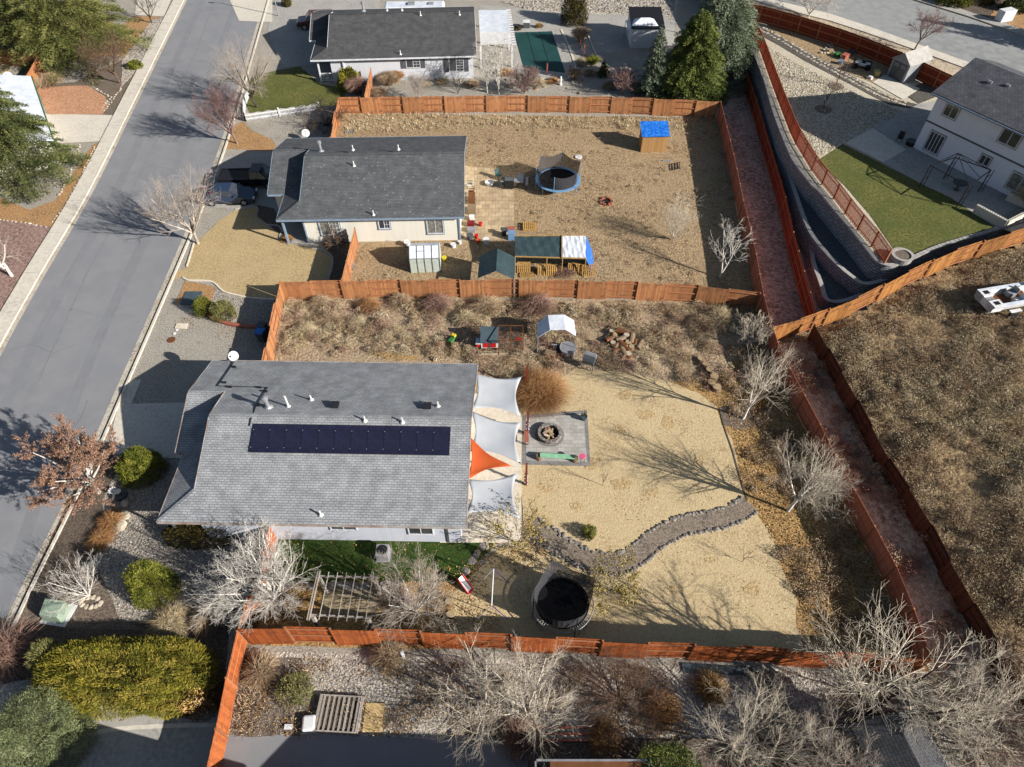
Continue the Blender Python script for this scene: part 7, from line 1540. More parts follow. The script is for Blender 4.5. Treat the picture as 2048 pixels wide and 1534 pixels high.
for x, y in ((-.35, -.22), (.35, -.22), (-.35, .22), (.35, .22)): b = MB(); b.tube([(x, y, .6), (x * 1.3, y * 1.5, 0)], .018, 6); b.build('leg', M['black'], r)
b = MB(); b.tube([(-.42, .3, 1.05), (.42, .3, 1.05)], .2, 12); b.build('lid', C['grey'], r)
p = near((905, 684)); r = empty('toy_tractor', p, R(60), 'green and yellow toy tractor lying in the coop shade', 'toy'); b = MB(); b.box(-.4, .35, -.18, .18, .18, .45); b.build('body', C['green'], r, bev=.05); b = MB(); b.box(.1, .35, -.15, .15, .45, .6); b.build('seat', C['yellow'], r)
for x, s in ((-.25, .14), (.25, .2)):
    for y in (-.24, .24): b = MB(); b.tube([(x, y - .05, s), (x, y + .05, s)], s, 12); b.build('wheel', C['yellow'] if s < .2 else M['black'], r)
for i, (a, c, lb) in enumerate([((757, 712), (835, 716), 'longest yellow plank on the ground behind the grey roof'), ((748, 709), (820, 709), 'upper yellow plank on the ground behind the grey roof'), ((770, 717), (834, 718), 'lower yellow plank on the ground behind the grey roof'), ((622, 644), (655, 645), 'single pale board lying in the weeds of the wild yard')]):
    A0, A1 = near(a), near(c); o = MB().bar((0, 0, .05), tuple(A1 - A0 + Vector((0, 0, .05))), .12, .04).build('plank', C['wood'] if i < 3 else M['old_wood'], None, A0); tag(o, lb, 'plank', 'loose planks')
M['cinder'] = mat('cinder', ph(212, 196, 166), ph(190, 172, 142), s1=4, fine=.15, coord='Object')
def cinder(loc, rz, label, group='concrete blocks along the coop'):
    r = empty('concrete_block', loc, rz, label, 'block', group); b = MB(); b.box(-.2, .2, -.1, .1, 0, .03); b.box(-.2, .2, -.1, -.07, .03, .2); b.box(-.2, .2, .07, .1, .03, .2)
    for x in (-.2, -.015, .17): b.box(x, x + .03, -.07, .07, .03, .2)
    b.build('body', M['cinder'], r); return r
ords = ['leftmost', 'second', 'third', 'fourth', 'fifth', 'sixth', 'seventh', 'eighth', 'ninth', 'rightmost']
for i in range(10): q = near((962 + i * 9.4, 709 - .25 * i)); cinder(q, R(random.uniform(-8, 8)), ('%s concrete block from the left edging the coop run' % ords[i]) if 0 < i < 9 else ('%s concrete block edging the coop run' % ords[i]))
cinder(near((866, 704)), R(10), 'concrete block standing alone above the grey roof edge'); o = cinder(near((882, 707)), R(-15), 'yellowish concrete block right of the lone one'); cinder(near((871, 720)), R(80), 'concrete block half hidden at the grey roof edge')
LOGP = [(1222, 668), (1232, 661), (1243, 667), (1229, 676), (1219, 682), (1240, 682), (1252, 676), (1262, 681), (1270, 688), (1256, 690), (1245, 693), (1234, 692), (1225, 691), (1279, 692), (1250, 700), (1262, 699), (1238, 703), (1246, 709), (1256, 713)]
for i, q in enumerate(LOGP):
    p = near(q); r = empty('log', (p.x, p.y, .16), random.random() * 6.3, None, 'log', 'cut logs heaped in the wild yard'); s = random.uniform(.16, .28); l = random.uniform(.25, .5)
    b = MB()
    if i % 3: b.tube([(-l, 0, 0), (l, 0, 0)], s, 12)
    else: b.lathe([(s, -.16), (s * .95, .2)], 12)
    b.build('bark', C['bark'] if i % 2 else C['brown'], r)
    b = MB(); b.tube([(l + .001, 0, 0), (l + .01, 0, 0)], s * .9, 12) if i % 3 else b.lathe([(.001, .205), (s * .85, .205)], 12, cap=False); b.build('cut_face', C['cut'] if i % 2 else M['stone_pale'], r)
    r['label'] = 'log in the middle heap of the wild yard'
for i, q in enumerate([(1401, 722), (1409, 733), (1418, 744), (1427, 757), (1421, 770), (1432, 779)]): stump(q, ['topmost stump in the line beside the sand lawn', 'second stump down the line beside the sand lawn', 'third stump down the line beside the sand lawn', 'fourth stump down the line beside the sand lawn', 'fifth stump down the line beside the sand lawn', 'lowest stump in the line beside the sand lawn'][i], random.uniform(.22, .32), .35)

# --- middle lot clutter
p = near((1212, 404)); r = empty('fire_ring', p, 0, 'low ring of dark bricks with ash in the dry middle lot', 'fire pit', 'fire rings')
for i in range(12): a_ = i * .524 + random.uniform(-.1, .1); b = MB(); b.X = Matrix.Rotation(a_, 4, 'Z'); b.box(.42, .62, -.11, .11, 0, random.uniform(.08, .2)); b.build('brick', C['clay'] if i % 3 else C['brown'], r)
b = MB(); b.lathe([(.001, .02), (.5, .02)], 14, cap=False); b.build('ash', M['black'], r)
p = near((1040, 374)); r = empty('picnic_table', p, R(88), 'grey folding picnic table with bench left of the blue trampoline', 'table'); b = MB(); b.box(-.35, .95, -.3, .35, .7, .74); b.build('tabletop', C['grey'], r); b = MB(); b.box(-.35, .95, -.75, -.5, .42, .45); b.build('bench_seat', C['grey'], r)
for x in (-.2, .8): b = MB(); b.bar((x, -.7, 0), (x, .1, .7), .05, .05); b.bar((x, .5, 0), (x, -.1, .7), .05, .05); b.build('leg', M['dark_metal'], r)
p = near((1018, 376)); r = empty('gas_grill', p, 0, 'black covered gas grill at the end of the tile patio', 'grill'); b = MB(); b.box(-.45, .45, -.28, .28, .1, .9); b.build('cabinet', M['black'], r, bev=.03); b = MB(); b.tube([(-.4, 0, .92), (.4, 0, .92)], .24, 12); b.build('lid', C['dgrey'], r); b = MB(); b.box(-.75, -.45, -.25, .25, .82, .86); b.box(.45, .75, -.25, .25, .82, .86); b.build('side_shelf', C['grey'], r)
def chair(px, rz, m, label, z=0.0, group='patio chairs'):
    p = G(px[0], px[1], z); r = empty('patio_chair', p, rz, label, 'chair', group); b = MB(); b.box(-.24, .24, -.22, .24, .4, .44); b.build('seat', m, r); b = MB(); b.bar((0, .24, .42), (0, .36, .9), .46, .03, up=(0, -1, 0)); b.build('backrest', m, r)
    for x in (-.22, .22):
        for y in (-.2, .22): b = MB(); b.bar((x, y, 0), (x, y, .4), .03, .03); b.build('leg', M['dark_metal'], r)
    b = MB(); b.box(-.27, -.23, -.2, .28, .6, .63); b.box(.23, .27, -.2, .28, .6, .63); b.build('armrests', M['dark_metal'], r)
chair((998, 358), R(40), C['teal'], 'teal chair at the upper end of the tile patio'); chair((1002, 376), R(150), C['slate'], 'slate chair just left of the covered gas grill'); chair((940, 376), R(-90), C['white'], 'white chair against the dark speckled roof edge'); chair((942, 392), R(-90), C['darkred'], 'dark maroon chair below the white one at the roof edge')
chair((1797, 284), R(-30), M['black'], 'black chair on the shaded slab of the two storey house', z=ZP)
lathe_thing('planter', (979, 370), [(.3, 0), (.4, .3), (.42, .32), (.36, .3)], C['white'], 'wide white bowl planter on the tile patio', 'planter', 'pots and planters', 0, (.34, .26, M['mulch_dark']))
lathe_thing('planter', (816, 492), [(.2, 0), (.28, .45), (.3, .46), (.24, .44)], C['white'], 'white barrel planter at the cream house wall', 'planter', 'pots and planters', 0, (.22, .4, M['mulch_dark']))
lathe_thing('planter', (907, 494), [(.2, 0), (.24, .35), (.2, .34)], C['white'], 'white pot at the corner of the cream house', 'planter', 'pots and planters', 0, (.18, .3, M['mulch_dark']))
bucket((920, 488), C['white'], 'small white bucket right of the corner pot', .9); bucket((961, 452), C['red'], 'bright red bucket on the tile patio'); bucket((956, 486), C['orange'], 'orange bucket beside the grey tub near the cream house'); bucket((953, 476), C['red'], 'red bucket touching the orange one'); bucket((973, 488), C['white'], 'white round tub left of the dark gable canopy', 1.5); bucket((940, 480), C['dgrey'], 'dark grey round tub near the cream house corner', 1.6)
bucket((889, 522), C['yellow'], 'yellow bucket beside the greenhouse', 1.2)
def crate(px, m, label, sx=.5, sy=.4, h=.4, rz=0, z=0.0):
    p = G(px[0], px[1], z); r = empty('storage_box', p, R(rz), label, 'box', 'boxes and crates'); b = MB(); b.box(-sx / 2, sx / 2, -sy / 2, sy / 2, 0, h); b.build('body', m, r, bev=.03); b = MB(); b.box(-sx / 2 - .02, sx / 2 + .02, -sy / 2 - .02, sy / 2 + .02, h, h + .04); b.build('lid', m, r)
crate((942, 452), C['darkred'], 'dark red cooler on the tile patio', .6, .45); crate((943, 463), C['grey'], 'grey box just below the dark red cooler', .7, .5, .3); crate((1023, 478), C['padblue'], 'blue bin at the head of the long canopy', .6, .5, .7); crate((1008, 470), C['dgrey'], 'dark bin left of the blue bin', .4, .4, .6); crate((944, 425), C['bark'], 'brown grey box against the dark speckled roof edge', .7, .8, .6); crate((944, 440), C['white'], 'white box between the brown box and the dark red cooler', .4, .4, .4); crate((1022, 462), C['clay'], 'reddish crate above the blue bin', .6, .4, .3)
p = near((944, 405)); r = empty('grill_cart', p, R(90), 'dark brown cart under the roof edge of the speckled roof', 'cart'); b = MB(); b.box(-.5, .5, -.3, .3, .3, .8); b.build('body', C['brown'], r); b = MB(); [b.tube([(x, -.3, .15), (x, -.22, .15)], .15, 10) for x in (-.35, .35)]; b.build('wheels', M['tyre'], r)
q = near((1342, 342)); r = empty('folded_frame', q, R(20), 'dark folded metal frame lying in the dry middle lot', 'frame'); b = MB(); [b.bar((i * .3, 0, .08), (i * .3 + .5, .9, .12), .06, .05) for i in range(4)]; b.bar((0, 0, .1), (1, 0, .1), .05, .05); b.bar((.5, .9, .1), (1.5, .9, .1), .05, .05); b.build('bars', M['dark_metal'], r)
q = near((1325, 323)); tag(MB().box(0, .9, 0, .12, 0, .1).build('plank', C['grey'], None, q), 'short grey board below the blue tarp shed', 'plank', 'loose planks')
q = near((690, 268)); r = empty('grate', q, 0, 'flat grey wooden grate behind the speckled roof', 'grate'); b = MB(); [b.box(i * .2, i * .2 + .1, 0, .9, .04, .08) for i in range(5)]; b.box(0, .9, 0, .08, 0, .04); b.box(0, .9, .8, .88, 0, .04); b.build('slats', M['old_wood'], r)
a, c = G(705, 540), G(716, 505, 1.5); o = a; r = empty('ladder', a, 0, 'grey aluminium ladder leaning on the short orange fence', 'ladder'); d_ = Vector((-.35, .0, 1.7)); 
for y in (0, .42): b = MB(); b.bar((.1, y, 0), Vector((.1, y, 0)) + d_, .05, .07); b.build('rail', M['metal'], r)
b = MB(); [b.bar(Vector((.1, 0, 0)) + d_ * (k / 7), Vector((.1, .42, 0)) + d_ * (k / 7), .04, .04) for k in range(1, 7)]; b.build('rungs', M['metal'], r)
p = near((1157, 325), .0); lathe_thing('basketball_toy', (1157, 315), [(.02, 0), (.35, .02), (.36, .1), (.3, .11)], C['white'], 'small white round lid on the ground right of the blue trampoline', 'lid')

# --- far lot
r = empty('pool_cover', near((1045, 125)), 0, 'dark green safety cover stretched over the swimming pool', 'pool cover'); o = near((1045, 125)); PP = [near(q) - o for q in ((1029, 66), (1104, 64), (1130, 146), (1048, 136))]
b = MB(); b.prism([(q.x, q.y) for q in PP][::-1], .03, .09); b.build('fabric', M['pool_cover'], r); b = MB(); [b.bar(PP[0].lerp(PP[1], t) + Vector((0, 0, .1)), PP[3].lerp(PP[2], t) + Vector((0, 0, .1)), .06, .01) for t in (.33, .66)]; b.build('seams', M['black'], r)
zc = 2.6; Q = [G(x, y, zc) for x, y in ((957, 20), (1013, 20), (1024, 88), (961, 90))]; o = Vector((Q[3].x, Q[3].y, 0)); r = empty('patio_cover', o, R(0), 'white slatted patio cover attached to the far house', 'patio cover')
def lq(a_, c_): return [Q[0].lerp(Q[1], 0).lerp(Q[3], a_) - o, Q[1].lerp(Q[2], a_) - o, Q[1].lerp(Q[2], c_) - o, Q[0].lerp(Q[3], c_) - o]
b = MB(); b.add([Q[0] - o, Q[1] - o, Q[1].lerp(Q[2], .65) - o, Q[0].lerp(Q[3], .65) - o], [(3, 2, 1, 0)]); b.build('solid_panel', M['tarp_white'], r, solid=.06)
b = MB(); [b.bar(Q[0].lerp(Q[3], .66 + k * .027) - o, Q[1].lerp(Q[2], .66 + k * .027) - o, .12, .04) for k in range(13)]; b.build('slats', C['white'], r)
b = MB(); [b.bar(Q[1].lerp(Q[2], t) - o + Vector((0, 0, -.02)), Q[1].lerp(Q[2], t) - o + Vector((.5, 0, -.02)), .08, .14) for t in [k / 14 for k in range(15)]]; b.build('rafter_tails', C['white'], r)
for q in (Q[1], Q[1].lerp(Q[2], .5), Q[2], Q[3]): b = MB(); q = q - o; b.box(q.x - .1, q.x + .1, q.y - .1, q.y + .1, 0, zc - .1); b.build('post', C['white'], r)
for q, lb in (((1160, 98), 'rusty post beside the dry bush by the pool'), ((1168, 112), 'second rusty post lower beside the pool'), ((1094, 150), 'rusty post behind the reddish bare shrub tree'), ((1139, 155), 'rusty post at the rounded pool deck end')):
    r = empty('post', near(q), 0, lb, 'post', 'rusty posts by the pool'); b = MB(); b.box(-.07, .07, -.07, .07, 0, 1.3); b.build('shaft', C['clay'], r); b = MB(); b.box(-.1, .1, -.1, .1, 1.3, 1.36); b.build('cap', C['brown'], r)
lathe_thing('statue', (1121, 170), [(.18, 0), (.18, .2), (.1, .25), (.14, .6), (.1, .75), (.12, .9), (.02, 1.0)], C['white'], 'small white garden statue among the far rocks', 'statue')
p = near((1053, 55)); r = empty('pool_pump', p, 0, 'small white pool equipment box at the head of the pool', 'box'); b = MB(); b.box(-.4, .4, -.3, .3, 0, .7); b.build('cabinet', C['dgrey'], r); b = MB(); b.box(-.45, .45, -.35, .35, .7, .8); b.build('lid', C['white'], r)
p = near((557, 32)); r = empty('street_lamp', p, 0, 'thin grey lamp post beside the far light driveway', 'lamp post'); b = MB(); b.tube([(0, 0, 0), (0, 0, 4.5)], .07, 8); b.build('pole', C['grey'], r); b = MB(); b.tube([(0, 0, 4.5), (-.9, 0, 4.7)], .04, 6); b.box(-1.3, -.8, -.1, .1, 4.62, 4.74); b.build('lamp_head', C['grey'], r)
# picket fence
def picket(pts, label):
    P = [near(q) for q in pts]; r = empty('picket_fence', P[0], 0, label, 'picket fence', 'white picket fence runs')
    b = MB(); rl = MB()
    for a_, c_ in zip(P[:-1], P[1:]):
        d_ = c_ - a_; k = int(d_.length / .14); t_ = d_.normalized()
        for i in range(k): q = a_ + t_ * i * .14 - P[0]; b.bar(q + Vector((0, 0, .05)), q + Vector((0, 0, .82 + .05 * math.sin(i * .8))), .075, .025)
        rl.bar(a_ - P[0] + Vector((0, 0, .25)), c_ - P[0] + Vector((0, 0, .25)), .04, .08); rl.bar(a_ - P[0] + Vector((0, 0, .65)), c_ - P[0] + Vector((0, 0, .65)), .04, .08)
    b.build('pickets', C['white'], r); rl.build('rails', C['white'], r)
    for q in P: b = MB(); q = q - P[0]; b.box(q.x - .06, q.x + .06, q.y - .06, q.y + .06, 0, 1.0); b.build('post', C['white'], r)
picket([(492, 243), (560, 233), (640, 222)], 'long white picket fence along the edge of the far green lawn'); picket([(499, 192), (490, 218), (492, 243)], 'short white picket fence turning toward the road at the grey tree')
# --- street side objects
A0 = near((88, 1243)); r = empty('utility_box', A0, R(-8), 'pale green utility transformer box near the kerb', 'utility box'); b = MB(); b.box(-.15, 1.35, -.15, 1.1, 0, .08); b.build('base_pad', C['white'], r); b = MB(); b.add([(0, 0, .08), (1.15, 0, .08), (1.15, .95, .08), (0, .95, .08), (.05, .1, .75), (1.1, .1, .75), (1.15, .95, .95), (0, .95, .95)], [(0, 1, 5, 4), (1, 2, 6, 5), (2, 3, 7, 6), (3, 0, 4, 7), (4, 5, 6, 7)]); b.build('cabinet', C['utility'], r, bev=.03)
for px, m_, lm, lb in (((529, 668), C['dgrey'], C['dgrey'], 'dark wheeled bin in the fence shade, upper of the pair'), ((527, 680), C['dgrey'], C['blue'], 'wheeled bin with a blue lid in the fence shade')):
    p = near(px); r = empty('wheeled_bin', p, R(-15), lb, 'bin', 'wheeled bins by the orange fence'); b = MB(); b.add([(-.24, -.24, 0), (.24, -.24, 0), (.24, .24, 0), (-.24, .24, 0), (-.3, -.32, .95), (.3, -.32, .95), (.3, .32, .95), (-.3, .32, .95)], [(3, 2, 1, 0), (0, 1, 5, 4), (1, 2, 6, 5), (2, 3, 7, 6), (3, 0, 4, 7)]); b.build('body', m_, r); b = MB(); b.box(-.32, .32, -.34, .34, .95, 1.02); b.build('lid', lm, r, bev=.02); b = MB(); b.tube([(-.28, .26, .1), (.28, .26, .1)], .1, 10); b.build('wheel', M['tyre'], r)
sheet('steel_plate', [(372, 584), (405, 584), (398, 611), (360, 609)], C['slate'], 4, th=.04, kind=None, label='flat blue-grey sheet lying beside the twin bushes')['category'] = 'sheet'
sheet('cover_plate', [(354, 648), (377, 648), (373, 658), (350, 657)], M['concrete_pale'], 4, th=.03, kind=None, label='pale rectangular utility cover in the front gravel')['category'] = 'cover'
for px, m_, s, lb in (((343, 680), C['brown'], .3, 'rusty round manhole lid in the front gravel'), ((349, 667), C['white'], .12, 'small white round cap above the rusty lid'), ((354, 660), C['white'], .11, 'small white round cap touching the pale utility cover')):
    o = MB().lathe([(s, 0), (s, .04), (s * .9, .05)], 18).build('round_cover', m_, None, near(px)); tag(o, lb, 'cover', 'round covers in the front gravel')
# edging: poured kerbs round the lawn, brick edging
def edging(name, px, wd, h, m, lev=.0):
    L_ = smooth_pts([tuple(near(q)[:2]) for q in px], 6, False); strip(name, L_, -wd / 2, wd / 2, 0, h, m)
edging('lawn_edging', [(388, 487), (383, 505), (374, 534)], .12, .09, M['concrete_pale']); edging('lawn_edging', [(366, 555), (378, 561), (408, 562), (428, 566), (447, 583), (470, 590), (500, 596), (556, 600)], .14, .09, M['concrete_pale'])
edging('lawn_edging', [(470, 419), (505, 412), (516, 420), (512, 437), (530, 449), (555, 452), (564, 462), (560, 476), (578, 490)], .14, .09, M['concrete_grey']); edging('lawn_edging', [(625, 497), (650, 503), (664, 515), (664, 535), (655, 565)], .16, .09, M['concrete_grey'])
edging('brick_edging', [(398, 606), (410, 625), (430, 640), (460, 650), (500, 655), (545, 655)], .25, .22, C['clay']); edging('brick_edging', [(1440, 822), (1450, 860), (1464, 900), (1478, 950), (1494, 1003)], .08, .06, M['mulch_dark'])
edging('lawn_edging', [(203, 1408), (199, 1425), (196, 1442)], .15, .08, M['concrete_pale']); edging('drive_edging', [(80, 1530), (150, 1480), (220, 1460), (330, 1452), (430, 1450)], .2, .03, M['concrete'])
edging('pool_coping', [(1122, 60), (1136, 90), (1152, 140), (1142, 156), (1112, 161)], .22, .1, M['concrete_pale']); edging('garden_edging', [(1176, 70), (1185, 95), (1196, 115), (1215, 132), (1228, 140)], .15, .1, M['concrete_pale'])
r = lathe_thing('stone_fountain', (243, 992), [(.4, 0), (.42, .3), (.3, .3), (.28, .25), (.08, .25), (.08, .5), (.2, .55)], C['dgrey'], 'small dark round fountain in the bed below the mounded shrub', 'fountain'); 
p = near((229, 986)); r = empty('metal_flower', p, 0, 'white metal flower ornament beside the small fountain', 'ornament'); b = MB(); [b.bar((0, 0, .3), (.25 * math.cos(i * .628), .25 * math.sin(i * .628), .34), .07, .02) for i in range(10)]; b.build('petals', C['white'], r); b = MB(); b.tube([(0, 0, 0), (0, 0, .3)], .02, 6); b.build('stem', M['metal'], r)
for q, lb in (((247, 1035), 'pale boulder at the top end of the river rock bed'), ((242, 1052), 'pale boulder below the first in the river rock bed'), ((252, 1008), 'grey boulder near the small fountain')): p = near(q); rock((p.x, p.y, .1), .38, lb, 'boulders of the front bed', PROCKS, 'boulder')
for i in range(12): a_ = i * .5; q = near((182 + 20 * math.cos(a_), 1205 + 10 * math.sin(a_))); rock((q.x, q.y, .05), .16, 'pale stone ringing the small white multi-stem tree', 'stones around the small white tree', PROCKS)
DS = empty('satellite_dish', near((24, 168)), 0, 'white satellite dish standing beside the orange fence across the street', 'satellite dish', 'satellite dishes'); dish(DS, (0.3, -0.6, 0.75), 1.2)
DS = empty('satellite_dish', near((614, 280)), 0, 'white satellite dish on a pole behind the speckled roof', 'satellite dish', 'satellite dishes'); dish(DS, (0.2, -0.6, 0.75), 1.0)
# --- bottom lot objects
A0 = near((628, 1462)); r = empty('slatted_planter', A0, R(-3), 'raised timber planter with loose slats on the bottom river rock', 'planter box')
b = MB(); b.box(0, .12, 0, 1.6, 0, .3); b.box(2.1, 2.22, 0, 1.6, 0, .3); b.box(0, 2.22, -.05, 0, 0, .3); b.box(0, 2.22, 1.6, 1.66, 0, .3); b.build('frame', M['old_wood'], r); b = MB(); [b.box(.2 + i * .25, .3 + i * .25, 0, 1.6, .26, .29) for i in range(8)]; b.build('slats', M['old_wood'], r); b = MB(); b.box(.12, 2.1, 0, 1.6, .02, .1); b.build('soil', M['mulch_dark'], r)
A0 = near((725, 1465)); r = tag(MB().box(0, .95, 0, 1.35, .05, .09).build('plywood_sheet', M['ply'], None, A0), 'tan plywood sheet on the ground right of the slatted planter', 'board')
p = near((620, 1450)); r = empty('plastic_tub', p, R(5), 'white upturned plastic tub left of the slatted planter', 'tub'); b = MB(); b.box(-.33, .33, -.35, .4, 0, .35); b.build('body', C['white'], r, bev=.1); b = MB(); b.box(-.38, .38, -.4, .45, 0, .04); b.build('rim', C['white'], r, bev=.015)
p = near((578, 1455)); crate((578, 1455), C['white'], 'small white box left of the upturned tub', .35, .2, .12)
A0, A1 = near((1364, 1335)), near((1510, 1345)); tag(MB().bar((0, 0, .06), tuple(A1 - A0 + Vector((0, 0, .06))), .42, .05).build('board', C['slate'], None, A0), 'long grey-green board lying below the near fence', 'board')
p = near((806, 1312)); r = empty('hose_reel', p, R(30), 'white coiled hose reel in the weeds below the near fence', 'hose reel'); b = MB(); [b.tube([(.02 * k, .26 * math.cos(i * .5), .3 + .26 * math.sin(i * .5)) for i in range(13)], .03, 6, closed=True) for k in range(-3, 4)]; b.build('hose', C['white'], r); b = MB(); b.box(-.12, .12, -.05, .05, 0, .3); b.build('stand', M['metal'], r)
A0, A1 = near((1085, 1482)), near((1180, 1484)); 
for k in range(3): tag(MB().bar((0, k * .28, .12), (A1.x - A0.x, k * .3, .12), .09, .09).build('timber', C['clay'], None, A0), ['lowest reddish timber in the bottom shade', 'middle reddish timber in the bottom shade', 'upper reddish timber in the bottom shade'][k], 'timber', 'reddish timbers')
# --- raised yard objects
for q, lb in (((1672, 173), 'round mulch ring in the sunlit white gravel'), ((1646, 219), 'round mulch ring in the shaded white gravel')): c_ = G(*q, ZP); o = MB().lathe([(.85, 0), (.8, .05)], 24).build('mulch_ring', M['mulch'], None, c_); tag(o, kind='structure')
SP = smooth_pts([tuple(G(x, y, ZP)[:2]) for x, y in ((1524, 58), (1575, 86), (1625, 117), (1680, 147), (1735, 176), (1770, 193), (1812, 208))], 8, False); M['slab'] = M['white_rock']
acc = 0
for a_, c_ in zip(SP[:-1], SP[1:]):
    dd = math.dist(a_, c_); k = max(1, round(dd / .62))
    for j in range(k):
        t = j / k; tx, ty = (c_[0] - a_[0]) / dd, (c_[1] - a_[1]) / dd
        for s in (-.33, .33): o = rock((a_[0] + (c_[0] - a_[0]) * t - ty * s + random.uniform(-.06, .06), a_[1] + (c_[1] - a_[1]) * t + tx * s, ZP + .03), .23, 'pale irregular stepping stone on the black gravel path', 'stepping stones on the black gravel path', PROCKS, 'stepping_stone', .2); o['category'] = 'stone'
def zr3(q, z): return G(q[0], q[1], z)
zt = ZP + 2.1; K = [G(*q, zt) for q in ((1861, 331), (1910, 315), (1982, 340), (1938, 372))]; ap = G(1916, 306, ZP + 2.9); o = Vector((K[0].x, K[0].y, ZP)); r = empty('gazebo_frame', o, 0, 'bare black metal gazebo frame in front of the two storey house', 'gazebo')
b = MB(); [b.bar(K[i] - o, K[(i + 1) % 4] - o, .06, .06) for i in range(4)]; [b.bar(K[i] - o, ap - o, .04, .04) for i in range(4)]; [b.bar((K[i] + K[(i + 1) % 4]) / 2 - o, ap - o, .03, .03) for i in range(4)]; b.build('roof_frame', M['black'], r)
for q in K:
    b = MB(); q = q - o; b.bar((q.x, q.y, 0), (q.x, q.y, 2.1), .06, .06); b.bar((q.x + .3, q.y, 0), (q.x + .3, q.y, 2.1), .04, .04); [b.bar((q.x, q.y, z), (q.x + .3, q.y, z + .25), .025, .025) for z in (.2, .8, 1.4)]; b.build('leg', M['black'], r)
lathe_thing('patio_table', (1912, 380), [(.5, 0), (.1, .05), (.08, .66), (.6, .7), (.6, .74)], C['dgrey'], 'round dark table under the bare gazebo frame', 'table', None, ZP)
lathe_thing('fire_table', (1820, 290), [(.4, 0), (.45, .4), (.5, .42), (.3, .42)], M['black'], 'low round black fire bowl beside the black chair', 'fire bowl', None, ZP, (.3, .38, M['dark_metal']))
lathe_thing('stone_planter', (1800, 520), [(.75, 0), (.8, .5), (.85, .55), (.62, .55), (.6, .45)], M['block_cap'], 'round stone planter at the end of the slat fence', 'planter', 'pots and planters', ZP, (.6, .48, M['mulch']), 22)
Q = [G(x, y, ZP) for x, y in ((1945, 425), (2006, 458), (2070, 425), (2010, 400))]; o = Q[0]; r = empty('block_planter', o, 0, 'raised rectangular concrete block planter at the corner of the lawn', 'planter box', 'pots and planters')
for i in range(3):
    a_, c_ = Q[i] - o, Q[i + 1] - o; d_ = (c_ - a_).normalized(); b = MB(); b.bar(a_ + Vector((0, 0, .4)), c_ + Vector((0, 0, .4)), .22, .8); b.build('block_side', M['concrete'], r); n_ = int((c_ - a_).length / .2); b = MB(); [b.bar(a_ + d_ * (.06 + k * .2) + Vector((0, 0, .802)), a_ + d_ * (.15 + k * .2) + Vector((0, 0, .802)), .09, .006) for k in range(n_)]; b.build('block_holes', M['black'], r)
spray((0, 0), 'dry straw grass growing in the block planter', .9, 1.0, 'dry', 'dry_bush', 'bush', n=500, Wd=.03, seed=400, loc=(Q[2] * .5 + Q[3] * .5) + Vector((0, 0, .6)))
# junk pile beside the shed
r = empty('go_kart', G(1722, 135, ZP), R(-25), 'white go-kart frame with black wheels in the junk pile', 'go-kart'); b = MB(); b.box(-.8, .8, -.3, .3, .25, .55); b.build('body', C['white'], r, bev=.08); b = MB(); b.box(-.1, .3, -.2, .2, .55, .9); b.build('seat', M['black'], r)
for x in (-.65, .65):
    for y in (-.5, .5): b = MB(); b.tube([(x, y - .12, .3), (x, y + .12, .3)], .3, 14); b.build('wheel', M['tyre'], r)
for i, (q, m_, lb, sz) in enumerate([((1660, 105), C['cut'], 'tan cardboard box at the far end of the junk pile', .5), ((1673, 113), C['green'], 'green crate in the junk pile', .6), ((1688, 118), C['clay'], 'reddish board box in the middle of the junk pile', .8), ((1680, 128), C['padblue'], 'blue tub in the junk pile', .6), ((1752, 150), C['tan'], 'tan flat box at the shed end of the junk pile', .7), ((1700, 108), C['dgrey'], 'dark bin against the red fence in the junk pile', .6), ((1740, 158), C['white'], 'white sack at the foot of the junk pile', .4)]):
    crate(q, m_, lb, sz, sz * .7, sz * .6, 20 * i, ZP)
for i in range(14): q = G(random.uniform(1640, 1668), random.uniform(88, 108), ZP); rock((q.x, q.y, ZP + .08), random.uniform(.12, .22), 'pale broken stone strewn beyond the junk pile', 'pale stones beyond the junk pile', PROCKS)
# houses across the street
A0, A1 = near((80, 205)), near((122, 328)); u_ = (A1 - A0); Ln = u_.length; yw = math.atan2(u_.y, u_.x)
r = empty('house', A0, yw, 'white house with green trim half hidden by the spruce across the street', 'house'); D_ = 11.0
b = MB(); b.profx([(0, 0), (0, 2.7), (-D_ / 2, 4.4), (-D_, 2.7), (-D_, 0)], 0, Ln); b.build('wall', M['cream_wall'], r)
b = MB(); b.add([(-.4, .5, 2.6), (Ln + .4, .5, 2.6), (Ln + .4, -D_ / 2, 4.5), (-.4, -D_ / 2, 4.5), (Ln + .4, -D_ - .5, 2.6), (-.4, -D_ - .5, 2.6)], [(3, 2, 1, 0), (5, 4, 2, 3)]); b.build('roof', M['tarp_white'], r, solid=.1)
b = MB(); b.box(-.4, Ln + .4, .48, .55, 2.45, 2.66); b.box(2.2, 2.3, .0, .04, 0, 2.5); b.box(5.2, 5.3, .0, .04, 0, 2.5); b.build('trim', C['green'], r); b = MB(); b.box(2.3, 5.2, .0, .03, .05, 2.3); b.build('garage_door', C['white'], r)
A0 = near((22, 96)); r = empty('house', A0, R(95), 'blue-grey roofed house at the left edge behind the big pine', 'house')
b = MB(); b.profx([(0, 0), (0, 2.7), (4, 4.0), (8, 2.7), (8, 0)], 0, 9); b.build('wall', C['white'], r); b = MB(); b.add([(-.4, -.5, 2.55), (9.4, -.5, 2.55), (9.4, 4, 4.1), (-.4, 4, 4.1), (9.4, 8.5, 2.55), (-.4, 8.5, 2.55)], [(0, 1, 2, 3), (3, 2, 4, 5)]); b.build('roof', paint('blue_roof', 150, 164, 190), r, solid=.1)
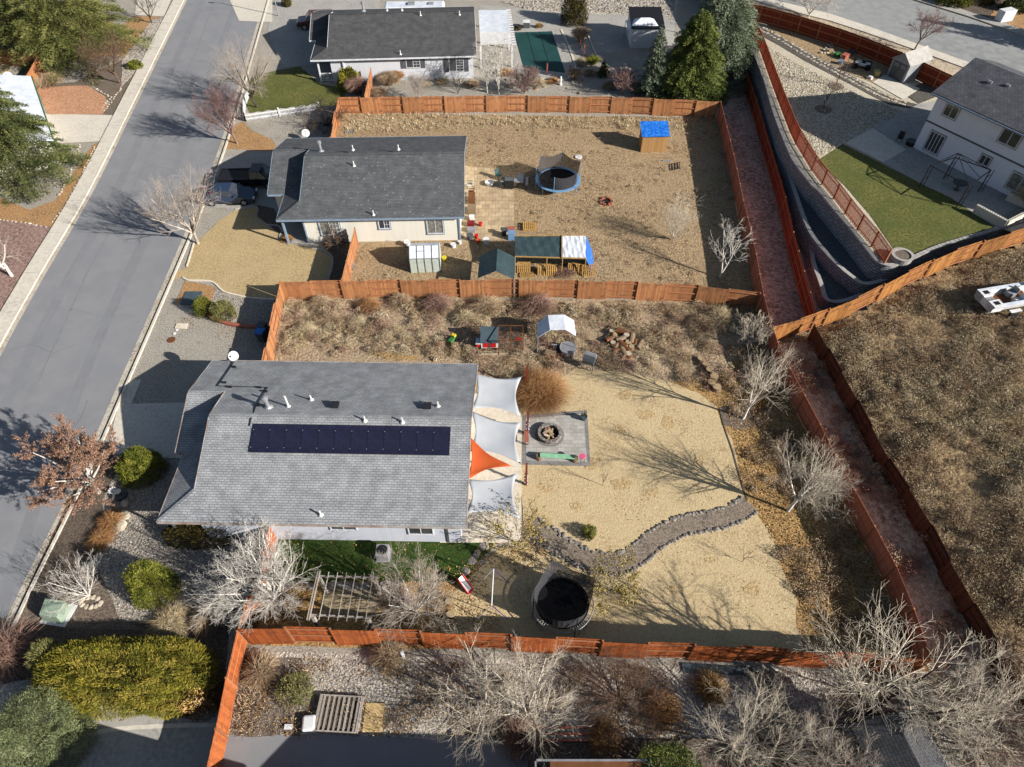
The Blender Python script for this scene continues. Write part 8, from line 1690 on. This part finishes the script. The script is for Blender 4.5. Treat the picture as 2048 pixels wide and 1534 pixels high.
# scattered far-lot rocks
for i in range(44):
    q = near((random.uniform(960, 1440), random.uniform(140, 188))); rock((q.x, q.y, .05), random.uniform(.1, .3), 'tan rock scattered among the far shrubs', 'tan rocks of the far lot', TROCKS)
for i in range(26):
    q = near((random.uniform(830, 955), random.uniform(160, 172))); rock((q.x, q.y, .04), random.uniform(.08, .2), 'pale rock along the far house wall', 'pale rocks at the far house wall', PROCKS)
for ln_ in ([(0, 440), (50, 446), (98, 456)], [(160, 290), (148, 330), (118, 395)], [(190, 295), (165, 350), (132, 410), (100, 450)], [(205, 215), (222, 195), (180, 172)], [(243, 175), (220, 210), (205, 226)]):
    for a_, c_ in zip(ln_[:-1], ln_[1:]):
        A0, A1 = near(a_), near(c_); k = int((A1 - A0).length / .4)
        for j in range(k): q = A0.lerp(A1, j / k); rock((q.x + random.uniform(-.1, .1), q.y, .04), random.uniform(.08, .16), 'pale edging stone in the beds across the street', 'pale edging stones across the street', PROCKS, 'edging_stone')['category'] = 'edging stone'

# neighbours' house just below the picture: only its shadow reaches in
r = empty('house', (-15.5, 5.95, 0), R(-13), 'neighbour house standing just beyond the bottom edge, shading the driveway', 'house')
b = MB(); b.profx([(-12, 0), (-.5, 0), (-.5, 3.8), (-6.2, 5.5), (-12, 3.8)], .4, 9.5); b.build('wall', M['cream_wall'], r)
b = MB(); b.add([(0, 0, 3.8), (10, 0, 3.8), (10, -6.2, 5.7), (0, -6.2, 5.7), (10, -12.5, 3.7), (0, -12.5, 3.7)], [(3, 2, 1, 0), (5, 4, 2, 3)]); b.build('roof', M['roof_mid'], r, solid=.1)
r = empty('house', (-4.5, 5.7, 0), R(-2), 'unseen house added beyond the bottom edge to shade the dark parking pad', 'house')  # added out of view for the shade its eave throws on the pad
b = MB(); b.profx([(-12, 0), (-.5, 0), (-.5, 3.3), (-6.2, 5), (-12, 3.3)], .4, 14.5); b.build('wall', M['cream_wall'], r)
b = MB(); b.add([(0, 0, 3.3), (15, 0, 3.3), (15, -6.2, 5.2), (0, -6.2, 5.2), (15, -12.5, 3.2), (0, -12.5, 3.2)], [(3, 2, 1, 0), (5, 4, 2, 3)]); b.build('roof', M['roof_mid'], r, solid=.1)

p = G(2005, 42, ZP); r = empty('utility_box', p, R(20), 'white cabinet on the bank at the upper right corner', 'utility box'); b = MB(); b.box(-.9, .9, -.5, .5, .1, 1.3); b.build('cabinet', C['white'], r, bev=.04); b = MB(); b.box(-1.0, 1.0, -.6, .6, 0, .1); b.build('base_pad', C['grey'], r)
